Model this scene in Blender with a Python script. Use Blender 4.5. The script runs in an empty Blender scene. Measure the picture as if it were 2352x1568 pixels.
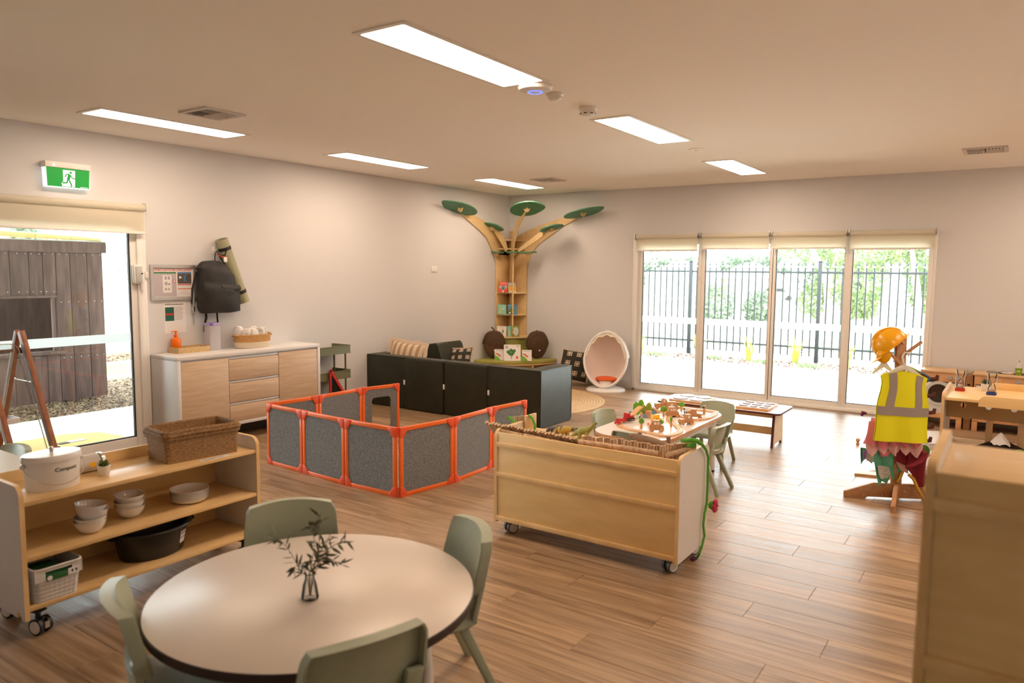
import bpy, bmesh, math, random
from mathutils import Vector, Matrix, noise
sc = bpy.context.scene
COL = sc.collection
PI = math.pi
random.seed(7)

# ---------------------------------------------------------------- camera, sky, exposure
FPX, YAW, PIT, ROL, CH = 1710.61, -.5965, .0964, .0092, 1.61
_cy, _sy, _cp, _sp = math.cos(YAW), math.sin(YAW), math.cos(PIT), math.sin(PIT)
_f = Vector((_sy * _cp, _cy * _cp, -_sp))
_r = Vector((_cy, -_sy, 0))
_u = _r.cross(_f)
_r, _u = math.cos(ROL) * _r + math.sin(ROL) * _u, -math.sin(ROL) * _r + math.cos(ROL) * _u
CAM = Vector((0, 0, CH))
cd = bpy.data.cameras.new('camera')
cam = bpy.data.objects.new('camera', cd)
COL.objects.link(cam)
cam.matrix_world = Matrix(((_r.x, _u.x, -_f.x, 0), (_r.y, _u.y, -_f.y, 0), (_r.z, _u.z, -_f.z, CH), (0, 0, 0, 1)))
cd.sensor_width = 36
cd.lens = FPX / 2352 * 36
cd.clip_end = 600
cd.clip_start = .05
cd.dof.use_dof = True
cd.dof.focus_distance = 6.2
cd.dof.aperture_fstop = 2.2
sc.camera = cam

def px(x, y, X=None, Y=None, Z=None):
    """the point of the room seen at (x, y) of the 2352 x 1568 photograph on the plane X=, Y= or Z="""
    d = _r * ((x - 1176) / FPX) - _u * ((y - 784) / FPX) + _f
    t = (X - CAM.x) / d.x if X is not None else (Y - CAM.y) / d.y if Y is not None else (Z - CAM.z) / d.z
    return CAM + d * t

def inview(p, m=60):
    q = Vector(p) - CAM
    w = q.dot(_f)
    if w < .2: return False
    return -m < 1176 + FPX * q.dot(_r) / w < 2352 + m and -m < 784 - FPX * q.dot(_u) / w < 1568 + m

sc.view_settings.view_transform = 'Standard'
sc.view_settings.look = 'None'
sc.view_settings.exposure = 1.95
sc.view_settings.gamma = 1
sc.view_settings.use_curve_mapping = False
cy = sc.cycles
cy.use_denoising = True
cy.max_bounces = 8
cy.diffuse_bounces = 5
cy.glossy_bounces = 3
cy.transmission_bounces = 6
cy.transparent_max_bounces = 12
cy.sample_clamp_indirect = 6
cy.caustics_reflective = False
cy.caustics_refractive = False

SKY = 3.3
PANEL = 6.8
wd = bpy.data.worlds.new('overcast_sky')
sc.world = wd
wd.use_nodes = True
nt = wd.node_tree
nt.nodes.clear()
wo = nt.nodes.new('ShaderNodeOutputWorld')
bg = nt.nodes.new('ShaderNodeBackground')
tcw = nt.nodes.new('ShaderNodeTexCoord')
sep = nt.nodes.new('ShaderNodeSeparateXYZ')
rmp = nt.nodes.new('ShaderNodeValToRGB')
rmp.color_ramp.elements[0].position = .45
rmp.color_ramp.elements[0].color = (.62, .68, .66, 1)
rmp.color_ramp.elements[1].position = .62
rmp.color_ramp.elements[1].color = (.90, .96, 1, 1)
mp = nt.nodes.new('ShaderNodeMapRange')
mp.inputs[1].default_value = -1
nt.links.new(tcw.outputs['Generated'], sep.inputs[0])
nt.links.new(sep.outputs[2], mp.inputs[0])
nt.links.new(mp.outputs[0], rmp.inputs[0])
nt.links.new(rmp.outputs[0], bg.inputs[0])
bg.inputs[1].default_value = SKY
nt.links.new(bg.outputs[0], wo.inputs[0])

# ---------------------------------------------------------------- materials
def lin(c):
    if isinstance(c, str):
        c = [int(c[i:i + 2], 16) / 255 for i in (0, 2, 4)]
        c = [v / 12.92 if v <= .04045 else ((v + .055) / 1.055) ** 2.4 for v in c]
    return (c[0], c[1], c[2], 1)

def mat(name, rgb, rough=.5, metal=0, rgb2=None, sc_=(8, 8, 8), detail=4, lo=.35, hi=.65, bump=0, bsc=None, objvar=0,
        emit=0, coat=0, spec=.5, sheen=0, sub=0, dist=0, alpha=None, randoff=True, rgh2=None):
    m = bpy.data.materials.new(name)
    m.use_nodes = True
    t = m.node_tree
    p = t.nodes['Principled BSDF']
    o = t.nodes['Material Output']
    L = t.links.new
    p.inputs['Base Color'].default_value = lin(rgb)
    p.inputs['Roughness'].default_value = rough
    p.inputs['Metallic'].default_value = metal
    p.inputs['Specular IOR Level'].default_value = spec
    p.inputs['Coat Weight'].default_value = coat
    p.inputs['Coat Roughness'].default_value = .15
    p.inputs['Sheen Weight'].default_value = sheen
    if emit:
        p.inputs['Emission Color'].default_value = lin(rgb)
        p.inputs['Emission Strength'].default_value = emit
    vec = None
    if rgb2 is not None or bump:
        tc = t.nodes.new('ShaderNodeTexCoord')
        vec = tc.outputs['Object']
        if randoff:
            oi = t.nodes.new('ShaderNodeObjectInfo')
            sm = t.nodes.new('ShaderNodeVectorMath'); sm.operation = 'SCALE'
            cb = t.nodes.new('ShaderNodeCombineXYZ')
            for i in range(3): L(oi.outputs['Random'], cb.inputs[i])
            L(cb.outputs[0], sm.inputs[0]); sm.inputs['Scale'].default_value = 31.7
            ad = t.nodes.new('ShaderNodeVectorMath'); ad.operation = 'ADD'
            L(vec, ad.inputs[0]); L(sm.outputs[0], ad.inputs[1])
            vec = ad.outputs[0]
    def nz(scale, det, di=0):
        mpn = t.nodes.new('ShaderNodeMapping')
        mpn.inputs['Scale'].default_value = scale
        L(vec, mpn.inputs[0])
        n = t.nodes.new('ShaderNodeTexNoise')
        n.inputs['Scale'].default_value = 1
        n.inputs['Detail'].default_value = det
        n.inputs['Distortion'].default_value = di
        L(mpn.outputs[0], n.inputs['Vector'])
        return n
    colout = None
    if rgb2 is not None:
        n = nz(sc_, detail, dist)
        mr = t.nodes.new('ShaderNodeMapRange')
        mr.inputs[1].default_value = lo; mr.inputs[2].default_value = hi
        L(n.outputs['Fac'], mr.inputs[0])
        mx = t.nodes.new('ShaderNodeMix'); mx.data_type = 'RGBA'
        mx.inputs[6].default_value = lin(rgb); mx.inputs[7].default_value = lin(rgb2)
        L(mr.outputs[0], mx.inputs[0])
        colout = mx.outputs[2]
        if rgh2 is not None:
            m2 = t.nodes.new('ShaderNodeMapRange')
            m2.inputs[3].default_value = rough; m2.inputs[4].default_value = rgh2
            L(mr.outputs[0], m2.inputs[0]); L(m2.outputs[0], p.inputs['Roughness'])
    if objvar:
        oi2 = t.nodes.new('ShaderNodeObjectInfo')
        m3 = t.nodes.new('ShaderNodeMapRange')
        m3.inputs[3].default_value = 1 - objvar; m3.inputs[4].default_value = 1 + objvar
        L(oi2.outputs['Random'], m3.inputs[0])
        hs = t.nodes.new('ShaderNodeHueSaturation')
        hs.inputs['Color'].default_value = lin(rgb)
        if colout: L(colout, hs.inputs['Color'])
        L(m3.outputs[0], hs.inputs['Value'])
        colout = hs.outputs[0]
    if colout: L(colout, p.inputs['Base Color'])
    if bump:
        n2 = nz(bsc or sc_, 3)
        b = t.nodes.new('ShaderNodeBump')
        b.inputs['Strength'].default_value = min(1, bump)
        b.inputs['Distance'].default_value = .004
        L(n2.outputs['Fac'], b.inputs['Height'])
        L(b.outputs[0], p.inputs['Normal'])
    if alpha is not None or sub:
        k = 1 - alpha if alpha is not None else sub
        tr = t.nodes.new('ShaderNodeBsdfTransparent' if alpha is not None else 'ShaderNodeBsdfTranslucent')
        tr.inputs[0].default_value = lin(rgb) if sub else (1, 1, 1, 1)
        ms = t.nodes.new('ShaderNodeMixShader')
        ms.inputs[0].default_value = k
        L(p.outputs[0], ms.inputs[1]); L(tr.outputs[0], ms.inputs[2]); L(ms.outputs[0], o.inputs[0])
    return m

def glass(name, tint=(.97, .99, .98), ior=1.5, boost=0):
    """a thin pane: light goes straight through, the surface reflects by Fresnel"""
    m = bpy.data.materials.new(name)
    m.use_nodes = True
    t = m.node_tree
    t.nodes.clear()
    o = t.nodes.new('ShaderNodeOutputMaterial')
    tr = t.nodes.new('ShaderNodeBsdfTransparent'); tr.inputs[0].default_value = (*tint, 1)
    gl = t.nodes.new('ShaderNodeBsdfGlossy'); gl.inputs['Roughness'].default_value = .0
    fr = t.nodes.new('ShaderNodeFresnel'); fr.inputs[0].default_value = ior
    ms = t.nodes.new('ShaderNodeMixShader')
    src = fr.outputs[0]
    if boost:
        mm = t.nodes.new('ShaderNodeMath'); mm.operation = 'ADD'; mm.use_clamp = True
        t.links.new(src, mm.inputs[0]); mm.inputs[1].default_value = boost
        src = mm.outputs[0]
    t.links.new(src, ms.inputs[0]); t.links.new(tr.outputs[0], ms.inputs[1])
    t.links.new(gl.outputs[0], ms.inputs[2]); t.links.new(ms.outputs[0], o.inputs[0])
    return m

def emitter(name, rgb, s):
    m = bpy.data.materials.new(name)
    m.use_nodes = True
    t = m.node_tree
    t.nodes.clear()
    o = t.nodes.new('ShaderNodeOutputMaterial')
    e = t.nodes.new('ShaderNodeEmission')
    e.inputs[0].default_value = (*rgb, 1); e.inputs[1].default_value = s
    t.links.new(e.outputs[0], o.inputs[0])
    return m

WALL = mat('wall_paint', (.66, .66, .68), .75, bump=.05, bsc=(160, 160, 160), randoff=False)
CEIL = mat('ceiling_paint', (.94, .90, .85), .8, bump=.04, bsc=(140, 140, 140), randoff=False)
PLANK = mat('vinyl_plank', (.20, .118, .060), .33, rgb2=(.44, .295, .175), sc_=(1.7, 30, 10), detail=7, lo=.32, hi=.66, dist=.8, objvar=.13, rgh2=.44,
            bump=.12, bsc=(6, 120, 20))
SKIRT = mat('skirting_paint', (.50, .48, .46), .5)
UPVC = mat('white_frame', (.84, .83, .81), .35)
GASK = mat('black_gasket', (.012, .014, .016), .5)
PANE = glass('window_glass')
STRIP = mat('frosted_strip', (.9, .94, .94), .6, sub=.8)
MAPLE = mat('maple_laminate', (.74, .49, .215), .33, rgb2=(.80, .56, .27), sc_=(3, 30, 30), detail=5, coat=.15)
MAPLE2 = mat('maple_laminate_pale', (.80, .54, .235), .4, rgb2=(.86, .60, .28), sc_=(4, 4, 20), detail=5)
MEDGE = mat('maple_edge', (.74, .48, .20), .45, rgb2=(.84, .58, .28), sc_=(8, 8, 8))
WLAM = mat('white_laminate', (.72, .71, .71), .38)
WHITE = mat('white_plastic', (.8, .79, .77), .4)
WGLOSS = mat('white_ceramic', (.8, .78, .76), .12)
SAGE = mat('sage_plastic', (.36, .40, .29), .38, rgb2=(.38, .42, .31), sc_=(30, 30, 30))
BLACK = mat('black_plastic', (.012, .012, .013), .35)
DARK = mat('dark_grey', (.05, .048, .046), .5)
CHROME = mat('brushed_steel', (.6, .6, .6), .25, 1)
ALU = mat('silver_frame', (.55, .54, .53), .35, .8)
ORANGE = mat('orange_plastic', (.88, .16, .02), .35)
REDOR = mat('red_orange_plastic', (.82, .10, .028), .35)
FELT = mat('grey_felt', (.125, .13, .13), .95, rgb2=(.22, .225, .225), sc_=(90, 90, 90), detail=3, bump=.3, bsc=(300, 300, 300), sheen=.2)
LEATHER = mat('dark_green_vinyl', (.021, .023, .013), .42, rgb2=(.027, .029, .018), sc_=(9, 9, 9), bump=.16, bsc=(26, 26, 26), spec=.4)
LIME = mat('moss_green_vinyl', (.36, .34, .075), .5, bump=.1, bsc=(60, 60, 60))
PLY = mat('birch_ply', (.70, .50, .24), .45, rgb2=(.76, .57, .31), sc_=(14, 3, 14), detail=4)
BEECH = mat('beech_wood', (.60, .31, .14), .45, rgb2=(.69, .39, .19), sc_=(12, 60, 12), detail=4)
PINEW = mat('pale_pine', (.70, .49, .28), .45, rgb2=(.62, .40, .21), sc_=(5, 40, 12), detail=4)
TEAK = mat('red_brown_wood', (.25, .075, .025), .5, rgb2=(.34, .12, .045), sc_=(30, 30, 5), detail=4)
STANDW = mat('stand_wood', (.42, .205, .09), .5, rgb2=(.52, .28, .135), sc_=(30, 6, 30), detail=4)
OAK = mat('limed_oak', (.52, .37, .235), .5, rgb2=(.66, .50, .35), sc_=(7, 3, 45), detail=6, lo=.3, hi=.7, dist=.4)
STICK = mat('driftwood', (.42, .26, .15), .8, rgb2=(.60, .42, .26), sc_=(60, 60, 14), detail=4, objvar=.25, bump=.4, bsc=(90, 90, 30))
STICKEND = mat('driftwood_end', (.66, .48, .30), .8, rgb2=(.52, .34, .2), sc_=(120, 120, 120))
OLIVE = mat('olive_metal', (.16, .17, .095), .45)
LEAFG = mat('leaf_green_board', (.055, .22, .115), .5, rgb2=(.065, .25, .13), sc_=(30, 30, 30))
LEAFU = mat('leaf_board_edge', (.33, .52, .33), .6)
RATTAN = mat('seagrass', (.25, .135, .058), .8, rgb2=(.44, .27, .13), sc_=(60, 60, 160), detail=3, bump=.6, bsc=(120, 120, 120))
STRAW = mat('straw_weave', (.50, .33, .15), .8, rgb2=(.66, .48, .26), sc_=(90, 90, 90), detail=3, bump=.5, bsc=(140, 140, 140))
ROPEW = mat('cotton_rope', (.68, .58, .44), .85, rgb2=(.76, .66, .52), sc_=(10, 10, 160), bump=.4, bsc=(20, 20, 200))
JUTE = mat('jute', (.52, .36, .19), .9, rgb2=(.68, .50, .30), sc_=(45, 45, 45), detail=3, bump=.6, bsc=(110, 110, 110))
GREENF = mat('green_felt', (.09, .34, .025), .9, rgb2=(.12, .42, .04), sc_=(60, 60, 60))
PINKF = mat('magenta_felt', (.62, .03, .11), .9)
PURPF = mat('purple_felt', (.10, .012, .09), .9)
LEAFP = mat('olive_leaf', (.052, .058, .022), .55, rgb2=(.10, .105, .045), sc_=(40, 40, 40), objvar=.2)
TWIG = mat('twig', (.20, .12, .07), .7)
CLEAR = glass('clear_glass', (.975, .985, .98), 1.4, .02)
PAPER = mat('white_paper', (.78, .77, .78), .7)
INK = mat('dark_ink', (.05, .05, .055), .7)
REDINK = mat('red_ink', (.55, .03, .025), .6)
GREENINK = mat('green_ink', (.03, .18, .05), .6)
BLUEINK = mat('blue_ink', (.06, .20, .42), .6)
GREYINK = mat('grey_ink', (.40, .37, .40), .7)
BLACKCLOTH = mat('black_nylon', (.011, .010, .010), .6, rgb2=(.018, .017, .016), sc_=(12, 12, 12), bump=.5, bsc=(14, 14, 14))
GREENB = mat('bright_green', (.16, .42, .02), .5)
YELLOW = mat('yellow_plastic', (.90, .50, .008), .3)
HIVIS = mat('hi_vis_yellow', (.80, .78, .004), .7, bump=.25, bsc=(7, 7, 7))
REFLECT = mat('grey_reflective_tape', (.32, .27, .25), .5)

# ---------------------------------------------------------------- mesh helpers
class MB:
    """collects shapes and links them as ONE mesh object"""
    def __init__(s): s.bm = bmesh.new()
    def merge(s, b, M=None, mi=0):
        if M is not None: bmesh.ops.transform(b, matrix=M, verts=b.verts)
        for f in b.faces: f.material_index = mi
        me = bpy.data.meshes.new('tmp'); b.to_mesh(me); b.free()
        s.bm.from_mesh(me); bpy.data.meshes.remove(me)
        return s
    def box(s, x0, x1, y0, y1, z0, z1, bev=0, seg=2, M=None, mi=0):
        b = bmesh.new()
        bmesh.ops.create_cube(b, size=1)
        bmesh.ops.transform(b, matrix=Matrix.Translation(((x0 + x1) / 2, (y0 + y1) / 2, (z0 + z1) / 2)) @ Matrix.Diagonal((abs(x1 - x0), abs(y1 - y0), abs(z1 - z0), 1)), verts=b.verts)
        if bev: bmesh.ops.bevel(b, geom=b.edges[:], offset=bev, segments=seg, affect='EDGES', profile=.5)
        return s.merge(b, M, mi)
    def bar(s, p, q, w, t, up=(0, 0, 1), bev=0, mi=0, w2=None, t2=None):
        """a straight rectangular bar from p to q, w wide and t thick, tapering to w2 x t2"""
        p, q = Vector(p), Vector(q)
        d = q - p; l = d.length; d.normalize()
        a = Vector(up).cross(d)
        if a.length < 1e-4: a = Vector((1, 0, 0)).cross(d)
        a.normalize(); c = d.cross(a)
        b = bmesh.new()
        bmesh.ops.create_cube(b, size=1)
        w2 = w if w2 is None else w2; t2 = t if t2 is None else t2
        for v in b.verts:
            k = v.co.z + .5
            v.co = Vector((v.co.x * (w + (w2 - w) * k), v.co.y * (t + (t2 - t) * k), v.co.z))
        if bev:
            for v in b.verts: v.co.z *= l
            bmesh.ops.bevel(b, geom=b.edges[:], offset=bev, segments=2, affect='EDGES', profile=.5)
            for v in b.verts: v.co.z /= l
        m = (p + q) / 2
        M = Matrix(((a.x, c.x, d.x * l, m.x), (a.y, c.y, d.y * l, m.y), (a.z, c.z, d.z * l, m.z), (0, 0, 0, 1)))
        return s.merge(b, M, mi)
    def cyl(s, p, q, r, r2=None, n=16, mi=0, cap=True, endmi=None):
        p, q = Vector(p), Vector(q)
        d = q - p
        b = bmesh.new()
        bmesh.ops.create_cone(b, cap_ends=cap, segments=n, radius1=r, radius2=r if r2 is None else r2, depth=d.length)
        M = Matrix.Translation((p + q) / 2) @ d.to_track_quat('Z', 'Y').to_matrix().to_4x4()
        s.merge(b, M, mi)
        if endmi is not None:
            s.bm.faces.ensure_lookup_table()
            for f in s.bm.faces[-(n + 2):]:
                if len(f.verts) > 4: f.material_index = endmi
        return s
    def tube(s, pts, r, n=8, mi=0, closed=False, flat=1):
        pts = [Vector(p) for p in pts]
        N = len(pts)
        rr = r if isinstance(r, (list, tuple)) else [r] * N
        b = bmesh.new()
        rings = []
        last = None
        for i, p in enumerate(pts):
            a = pts[(i - 1) % N] if closed or i else p
            c = pts[(i + 1) % N] if closed or i < N - 1 else p
            d = (c - a).normalized()
            if last is None:
                u = d.orthogonal().normalized() if abs(d.z) > .9 else Vector((0, 0, 1)).cross(d).normalized()
            else:
                u = (last - d * last.dot(d)).normalized()
            last = u
            v = d.cross(u)
            rings.append([b.verts.new(p + (u * math.cos(2 * PI * k / n) + v * math.sin(2 * PI * k / n) * flat) * rr[i]) for k in range(n)])
        for i in range(N if closed else N - 1):
            A, B = rings[i], rings[(i + 1) % N]
            for k in range(n): b.faces.new((A[k], A[(k + 1) % n], B[(k + 1) % n], B[k]))
        if not closed:
            b.faces.new(rings[0][::-1]); b.faces.new(rings[-1])
        return s.merge(b, None, mi)
    def lathe(s, prof, n=24, M=None, mi=0, sx=1, sy=1):
        """prof: (radius, height) pairs turned about z; sx, sy make it oval"""
        b = bmesh.new()
        rings = []
        for r, z in prof:
            if r < 1e-5: rings.append([b.verts.new((0, 0, z))])
            else: rings.append([b.verts.new((r * sx * math.cos(2 * PI * k / n), r * sy * math.sin(2 * PI * k / n), z)) for k in range(n)])
        for A, B in zip(rings, rings[1:]):
            for k in range(n):
                k2 = (k + 1) % n
                if len(A) == 1 and len(B) == 1: continue
                if len(A) == 1: b.faces.new((A[0], B[k2], B[k]))
                elif len(B) == 1: b.faces.new((A[k], A[k2], B[0]))
                else: b.faces.new((A[k], A[k2], B[k2], B[k]))
        bmesh.ops.recalc_face_normals(b, faces=b.faces[:])
        return s.merge(b, M, mi)
    def prism(s, pts, d0, d1, ax='z', bev=0, mi=0, M=None, edgemi=None):
        """a flat outline with thickness d0..d1 along ax; outline coordinates: z->(x,y) y->(x,z) x->(y,z)"""
        b = bmesh.new()
        def v3(p, d): return (p[0], p[1], d) if ax == 'z' else (p[0], d, p[1]) if ax == 'y' else (d, p[0], p[1])
        lo = [b.verts.new(v3(p, d0)) for p in pts]
        hi = [b.verts.new(v3(p, d1)) for p in pts]
        n = len(pts)
        b.faces.new(lo); b.faces.new(hi)
        side = [b.faces.new((lo[k], lo[(k + 1) % n], hi[(k + 1) % n], hi[k])) for k in range(n)]
        bmesh.ops.recalc_face_normals(b, faces=b.faces[:])
        if bev:
            es = [e for e in b.edges if not ((e.verts[0] in lo and e.verts[1] in hi) or (e.verts[1] in lo and e.verts[0] in hi))]
            bmesh.ops.bevel(b, geom=es, offset=bev, segments=2, affect='EDGES', profile=.5)
        s.merge(b, M, mi)
        if edgemi is not None:
            k = {'z': 2, 'y': 1, 'x': 0}[ax]
            s.bm.faces.ensure_lookup_table(); s.bm.normal_update()
            for f in s.bm.faces:
                if M is None and abs(f.normal[k]) < .7: f.material_index = edgemi
        return s
    def ring(s, out, inn, d0, d1, ax='z', mi=0, M=None):
        """outline with a hole: two loops of the same length"""
        b = bmesh.new()
        def v3(p, d): return (p[0], p[1], d) if ax == 'z' else (p[0], d, p[1]) if ax == 'y' else (d, p[0], p[1])
        n = len(out)
        o0, o1 = [b.verts.new(v3(p, d0)) for p in out], [b.verts.new(v3(p, d1)) for p in out]
        i0, i1 = [b.verts.new(v3(p, d0)) for p in inn], [b.verts.new(v3(p, d1)) for p in inn]
        for k in range(n):
            j = (k + 1) % n
            for q in ((o0[k], o0[j], i0[j], i0[k]), (o1[k], o1[j], i1[j], i1[k]), (o0[k], o0[j], o1[j], o1[k]), (i0[k], i0[j], i1[j], i1[k])): b.faces.new(q)
        bmesh.ops.recalc_face_normals(b, faces=b.faces[:])
        return s.merge(b, M, mi)
    def sheet(s, fn, nu, nv, th=0, mi=0, M=None, wrap=False):
        """a surface fn(u, v) -> point, with thickness th along its normals"""
        b = bmesh.new()
        P = [[Vector(fn(i / nu, j / nv)) for j in range(nv + 1)] for i in range(nu + (0 if wrap else 1))]
        nu_ = len(P)
        V = [[b.verts.new(p) for p in row] for row in P]
        for i in range(nu_ if wrap else nu_ - 1):
            for j in range(nv):
                b.faces.new((V[i][j], V[(i + 1) % nu_][j], V[(i + 1) % nu_][j + 1], V[i][j + 1]))
        b.normal_update()
        if th: bmesh.ops.solidify(b, geom=b.faces[:], thickness=th)
        bmesh.ops.recalc_face_normals(b, faces=b.faces[:])
        return s.merge(b, M, mi)
    def ball(s, c, r, nu=16, nv=10, M=None, mi=0, squash=1):
        c = Vector(c); r = Vector((r, r, r)) if not hasattr(r, '__len__') else Vector(r)
        b = bmesh.new()
        bmesh.ops.create_uvsphere(b, u_segments=nu, v_segments=nv, radius=1)
        def sg(a, p): return math.copysign(abs(a) ** p, a)
        for v in b.verts:
            q = v.co
            if squash != 1: q = Vector((sg(q.x, squash), sg(q.y, squash), sg(q.z, squash)))
            v.co = Vector((q.x * r.x, q.y * r.y, q.z * r.z))
        MM = Matrix.Translation(c)
        if M is not None: MM = MM @ M
        return s.merge(b, MM, mi)
    def build(s, name, m, parent=None, smooth=True, jig=0, ang=.65):
        me = bpy.data.meshes.new(name)
        bm = s.bm
        if parent is not None:
            r = root(parent)
            if r.name in WORLD: bmesh.ops.translate(bm, verts=bm.verts, vec=-WORLD[r.name])
        if jig:
            for v in bm.verts: v.co += noise.noise_vector(v.co * 9) * jig
        bm.normal_update()
        if smooth:
            for f in bm.faces: f.smooth = True
            for e in bm.edges:
                if len(e.link_faces) == 2 and e.calc_face_angle(0) > ang: e.smooth = False
        bm.to_mesh(me); bm.free()
        for q in (m if isinstance(m, (list, tuple)) else [m]): me.materials.append(q)
        o = bpy.data.objects.new(name, me)
        COL.objects.link(o)
        if parent is not None: o.parent = parent
        return o

WORLD = {}
def root(o):
    while o.parent is not None: o = o.parent
    return o
def tag(o, label=None, cat=None, group=None, kind=None):
    if label: o['label'] = label
    if cat: o['category'] = cat
    if group: o['group'] = group
    if kind: o['kind'] = kind
    return o
def thing(name, label, cat, loc=(0, 0, 0), rz=0, group=None, world=False, kind=None):
    """an Empty at the thing's base; world=True: its parts are given in room coordinates"""
    o = bpy.data.objects.new(name, None)
    COL.objects.link(o)
    o.empty_display_size = .1
    o.location = loc; o.rotation_euler = (0, 0, rz)
    if world: WORLD[o.name] = Vector(loc)
    return tag(o, label, cat, group, kind)
def struct(name, mb, m, parent=None, smooth=True):
    o = mb.build(name, m, parent, smooth)
    if parent is None: o['kind'] = 'structure'
    return o
def dup(src, loc, rz, label=None, group=None, scale=None):
    r = src.copy(); COL.objects.link(r)
    r.location = loc; r.rotation_euler = (0, 0, rz)
    if scale: r.scale = (scale,) * 3
    if label: r['label'] = label
    if group: r['group'] = group
    def kids(a, b):
        for ch in list(a.children):
            c = ch.copy(); COL.objects.link(c); c.parent = b
            kids(ch, c)
    kids(src, r)
    return r
def inst(name, me, parent, loc=(0, 0, 0), rot=None, scale=None):
    o = bpy.data.objects.new(name, me)
    COL.objects.link(o); o.parent = parent; o.location = loc
    if rot: o.rotation_euler = rot
    if scale: o.scale = scale
    return o
def rr(w, h, r, n=5, cx=0, cy=0):
    """rounded rectangle outline"""
    P = []
    for sx, sy, a in ((1, 1, 0), (-1, 1, 90), (-1, -1, 180), (1, -1, 270)):
        for k in range(n + 1):
            t = math.radians(a + 90 * k / n)
            P.append((cx + sx * (w / 2 - r) + r * math.cos(t), cy + sy * (h / 2 - r) + r * math.sin(t)))
    return P
def oval(rx, ry, n=24, cx=0, cy=0, a0=0, a1=2 * PI):
    return [(cx + rx * math.cos(a0 + (a1 - a0) * k / n), cy + ry * math.sin(a0 + (a1 - a0) * k / n)) for k in range(n if abs(a1 - a0 - 2 * PI) < 1e-6 else n + 1)]
def frame3(o, x, y):
    """matrix whose local x, y axes are given; z is their cross product"""
    x, y = Vector(x).normalized(), Vector(y).normalized()
    z = x.cross(y)
    return Matrix(((x.x, y.x, z.x, o[0]), (x.y, y.y, z.y, o[1]), (x.z, y.z, z.z, o[2]), (0, 0, 0, 1)))
def words(s, size, m, parent, M, name='lettering', width=None, ext=.0006, sx=1):
    c = bpy.data.curves.new(name, 'FONT')
    c.body = s; c.size = size; c.extrude = ext; c.align_x = 'CENTER'; c.align_y = 'CENTER'
    c.resolution_u = 3
    t = bpy.data.objects.new(name, c)
    COL.objects.link(t)
    bpy.context.view_layer.update()
    me = bpy.data.meshes.new_from_object(t.evaluated_get(bpy.context.evaluated_depsgraph_get()))
    COL.objects.unlink(t); bpy.data.objects.remove(t); bpy.data.curves.remove(c)
    w = max(v.co.x for v in me.vertices) - min(v.co.x for v in me.vertices)
    k = width / w if width else 1
    me.transform(Matrix.Diagonal((k * sx, k if not sx == 1 else (k if width else 1), 1, 1)))
    if root(parent).name in WORLD: M = Matrix.Translation(-WORLD[root(parent).name]) @ M
    me.transform(M)
    me.materials.clear(); me.materials.append(m)
    o = bpy.data.objects.new(name, me)
    COL.objects.link(o); o.parent = parent
    return o
def leaves(mb, c, rad, n, size, seed, mi=0, droop=0, shell=.55):
    rnd = random.Random(seed)
    for _ in range(n):
        d = Vector((rnd.gauss(0, 1), rnd.gauss(0, 1), rnd.gauss(0, 1))).normalized() * rnd.uniform(shell, 1)
        p = Vector(c) + Vector((d.x * rad[0], d.y * rad[1], d.z * rad[2]))
        a = Vector((rnd.gauss(0, 1), rnd.gauss(0, 1), rnd.gauss(0, 1) - droop)).normalized()
        b = a.orthogonal().normalized()
        b = Matrix.Rotation(rnd.uniform(0, 6.28), 3, a) @ b
        s = size * rnd.uniform(.6, 1.3)
        v = [mb.bm.verts.new(p + a * s * i + b * s * .28 * j) for i, j in ((-1, 0), (0, -1), (1, 0), (0, 1))]
        f = mb.bm.faces.new(v); f.material_index = mi

# ---------------------------------------------------------------- the room
XL, YW, HC = -6.37, 9.276, 2.70
XR, YB = 1.32, -1.0
fl = MB().box(XL - .15, XR, YB, YW + .1, -.12, -.004)
floor = struct('floor', fl, PLANK)
PW, PL = .184, 1.22
pm = MB().box(.0005, PL - .0005, .0005, PW - .0005, -.012, 0)
b_ = pm.bm
bmesh.ops.bevel(b_, geom=[e for e in b_.edges if all(v.co.z > -.001 for v in e.verts)], offset=.0012, segments=1, affect='EDGES')
plank0 = pm.build('plank', PLANK, floor, smooth=False)
pme = plank0.data
bpy.data.objects.remove(plank0)
np_ = 0
y = YW - PW
row = 0
while y > .8:
    x = XL - [.0, .71, .33, 1.02, .5][row % 5]
    while x < 1.2:
        c = [(max(XL, x), y, 0), (x + PL, y, 0), (max(XL, x), y + PW, 0), (x + PL, y + PW, 0), (max(XL, x + PL / 2), y + PW / 2, 0)]
        if any(inview(q, 10) for q in c) and np_ < 298:
            if x < XL:
                inst('plank', pme, floor, (XL, y, 0), scale=((x + PL - XL) / PL, 1, 1))
            else:
                inst('plank', pme, floor, (x, y, 0))
            np_ += 1
        x += PL
    y -= PW; row += 1

struct('ceiling', MB().box(XL - .15, XR, YB, YW + .15, HC, HC + .12), CEIL)
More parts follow.
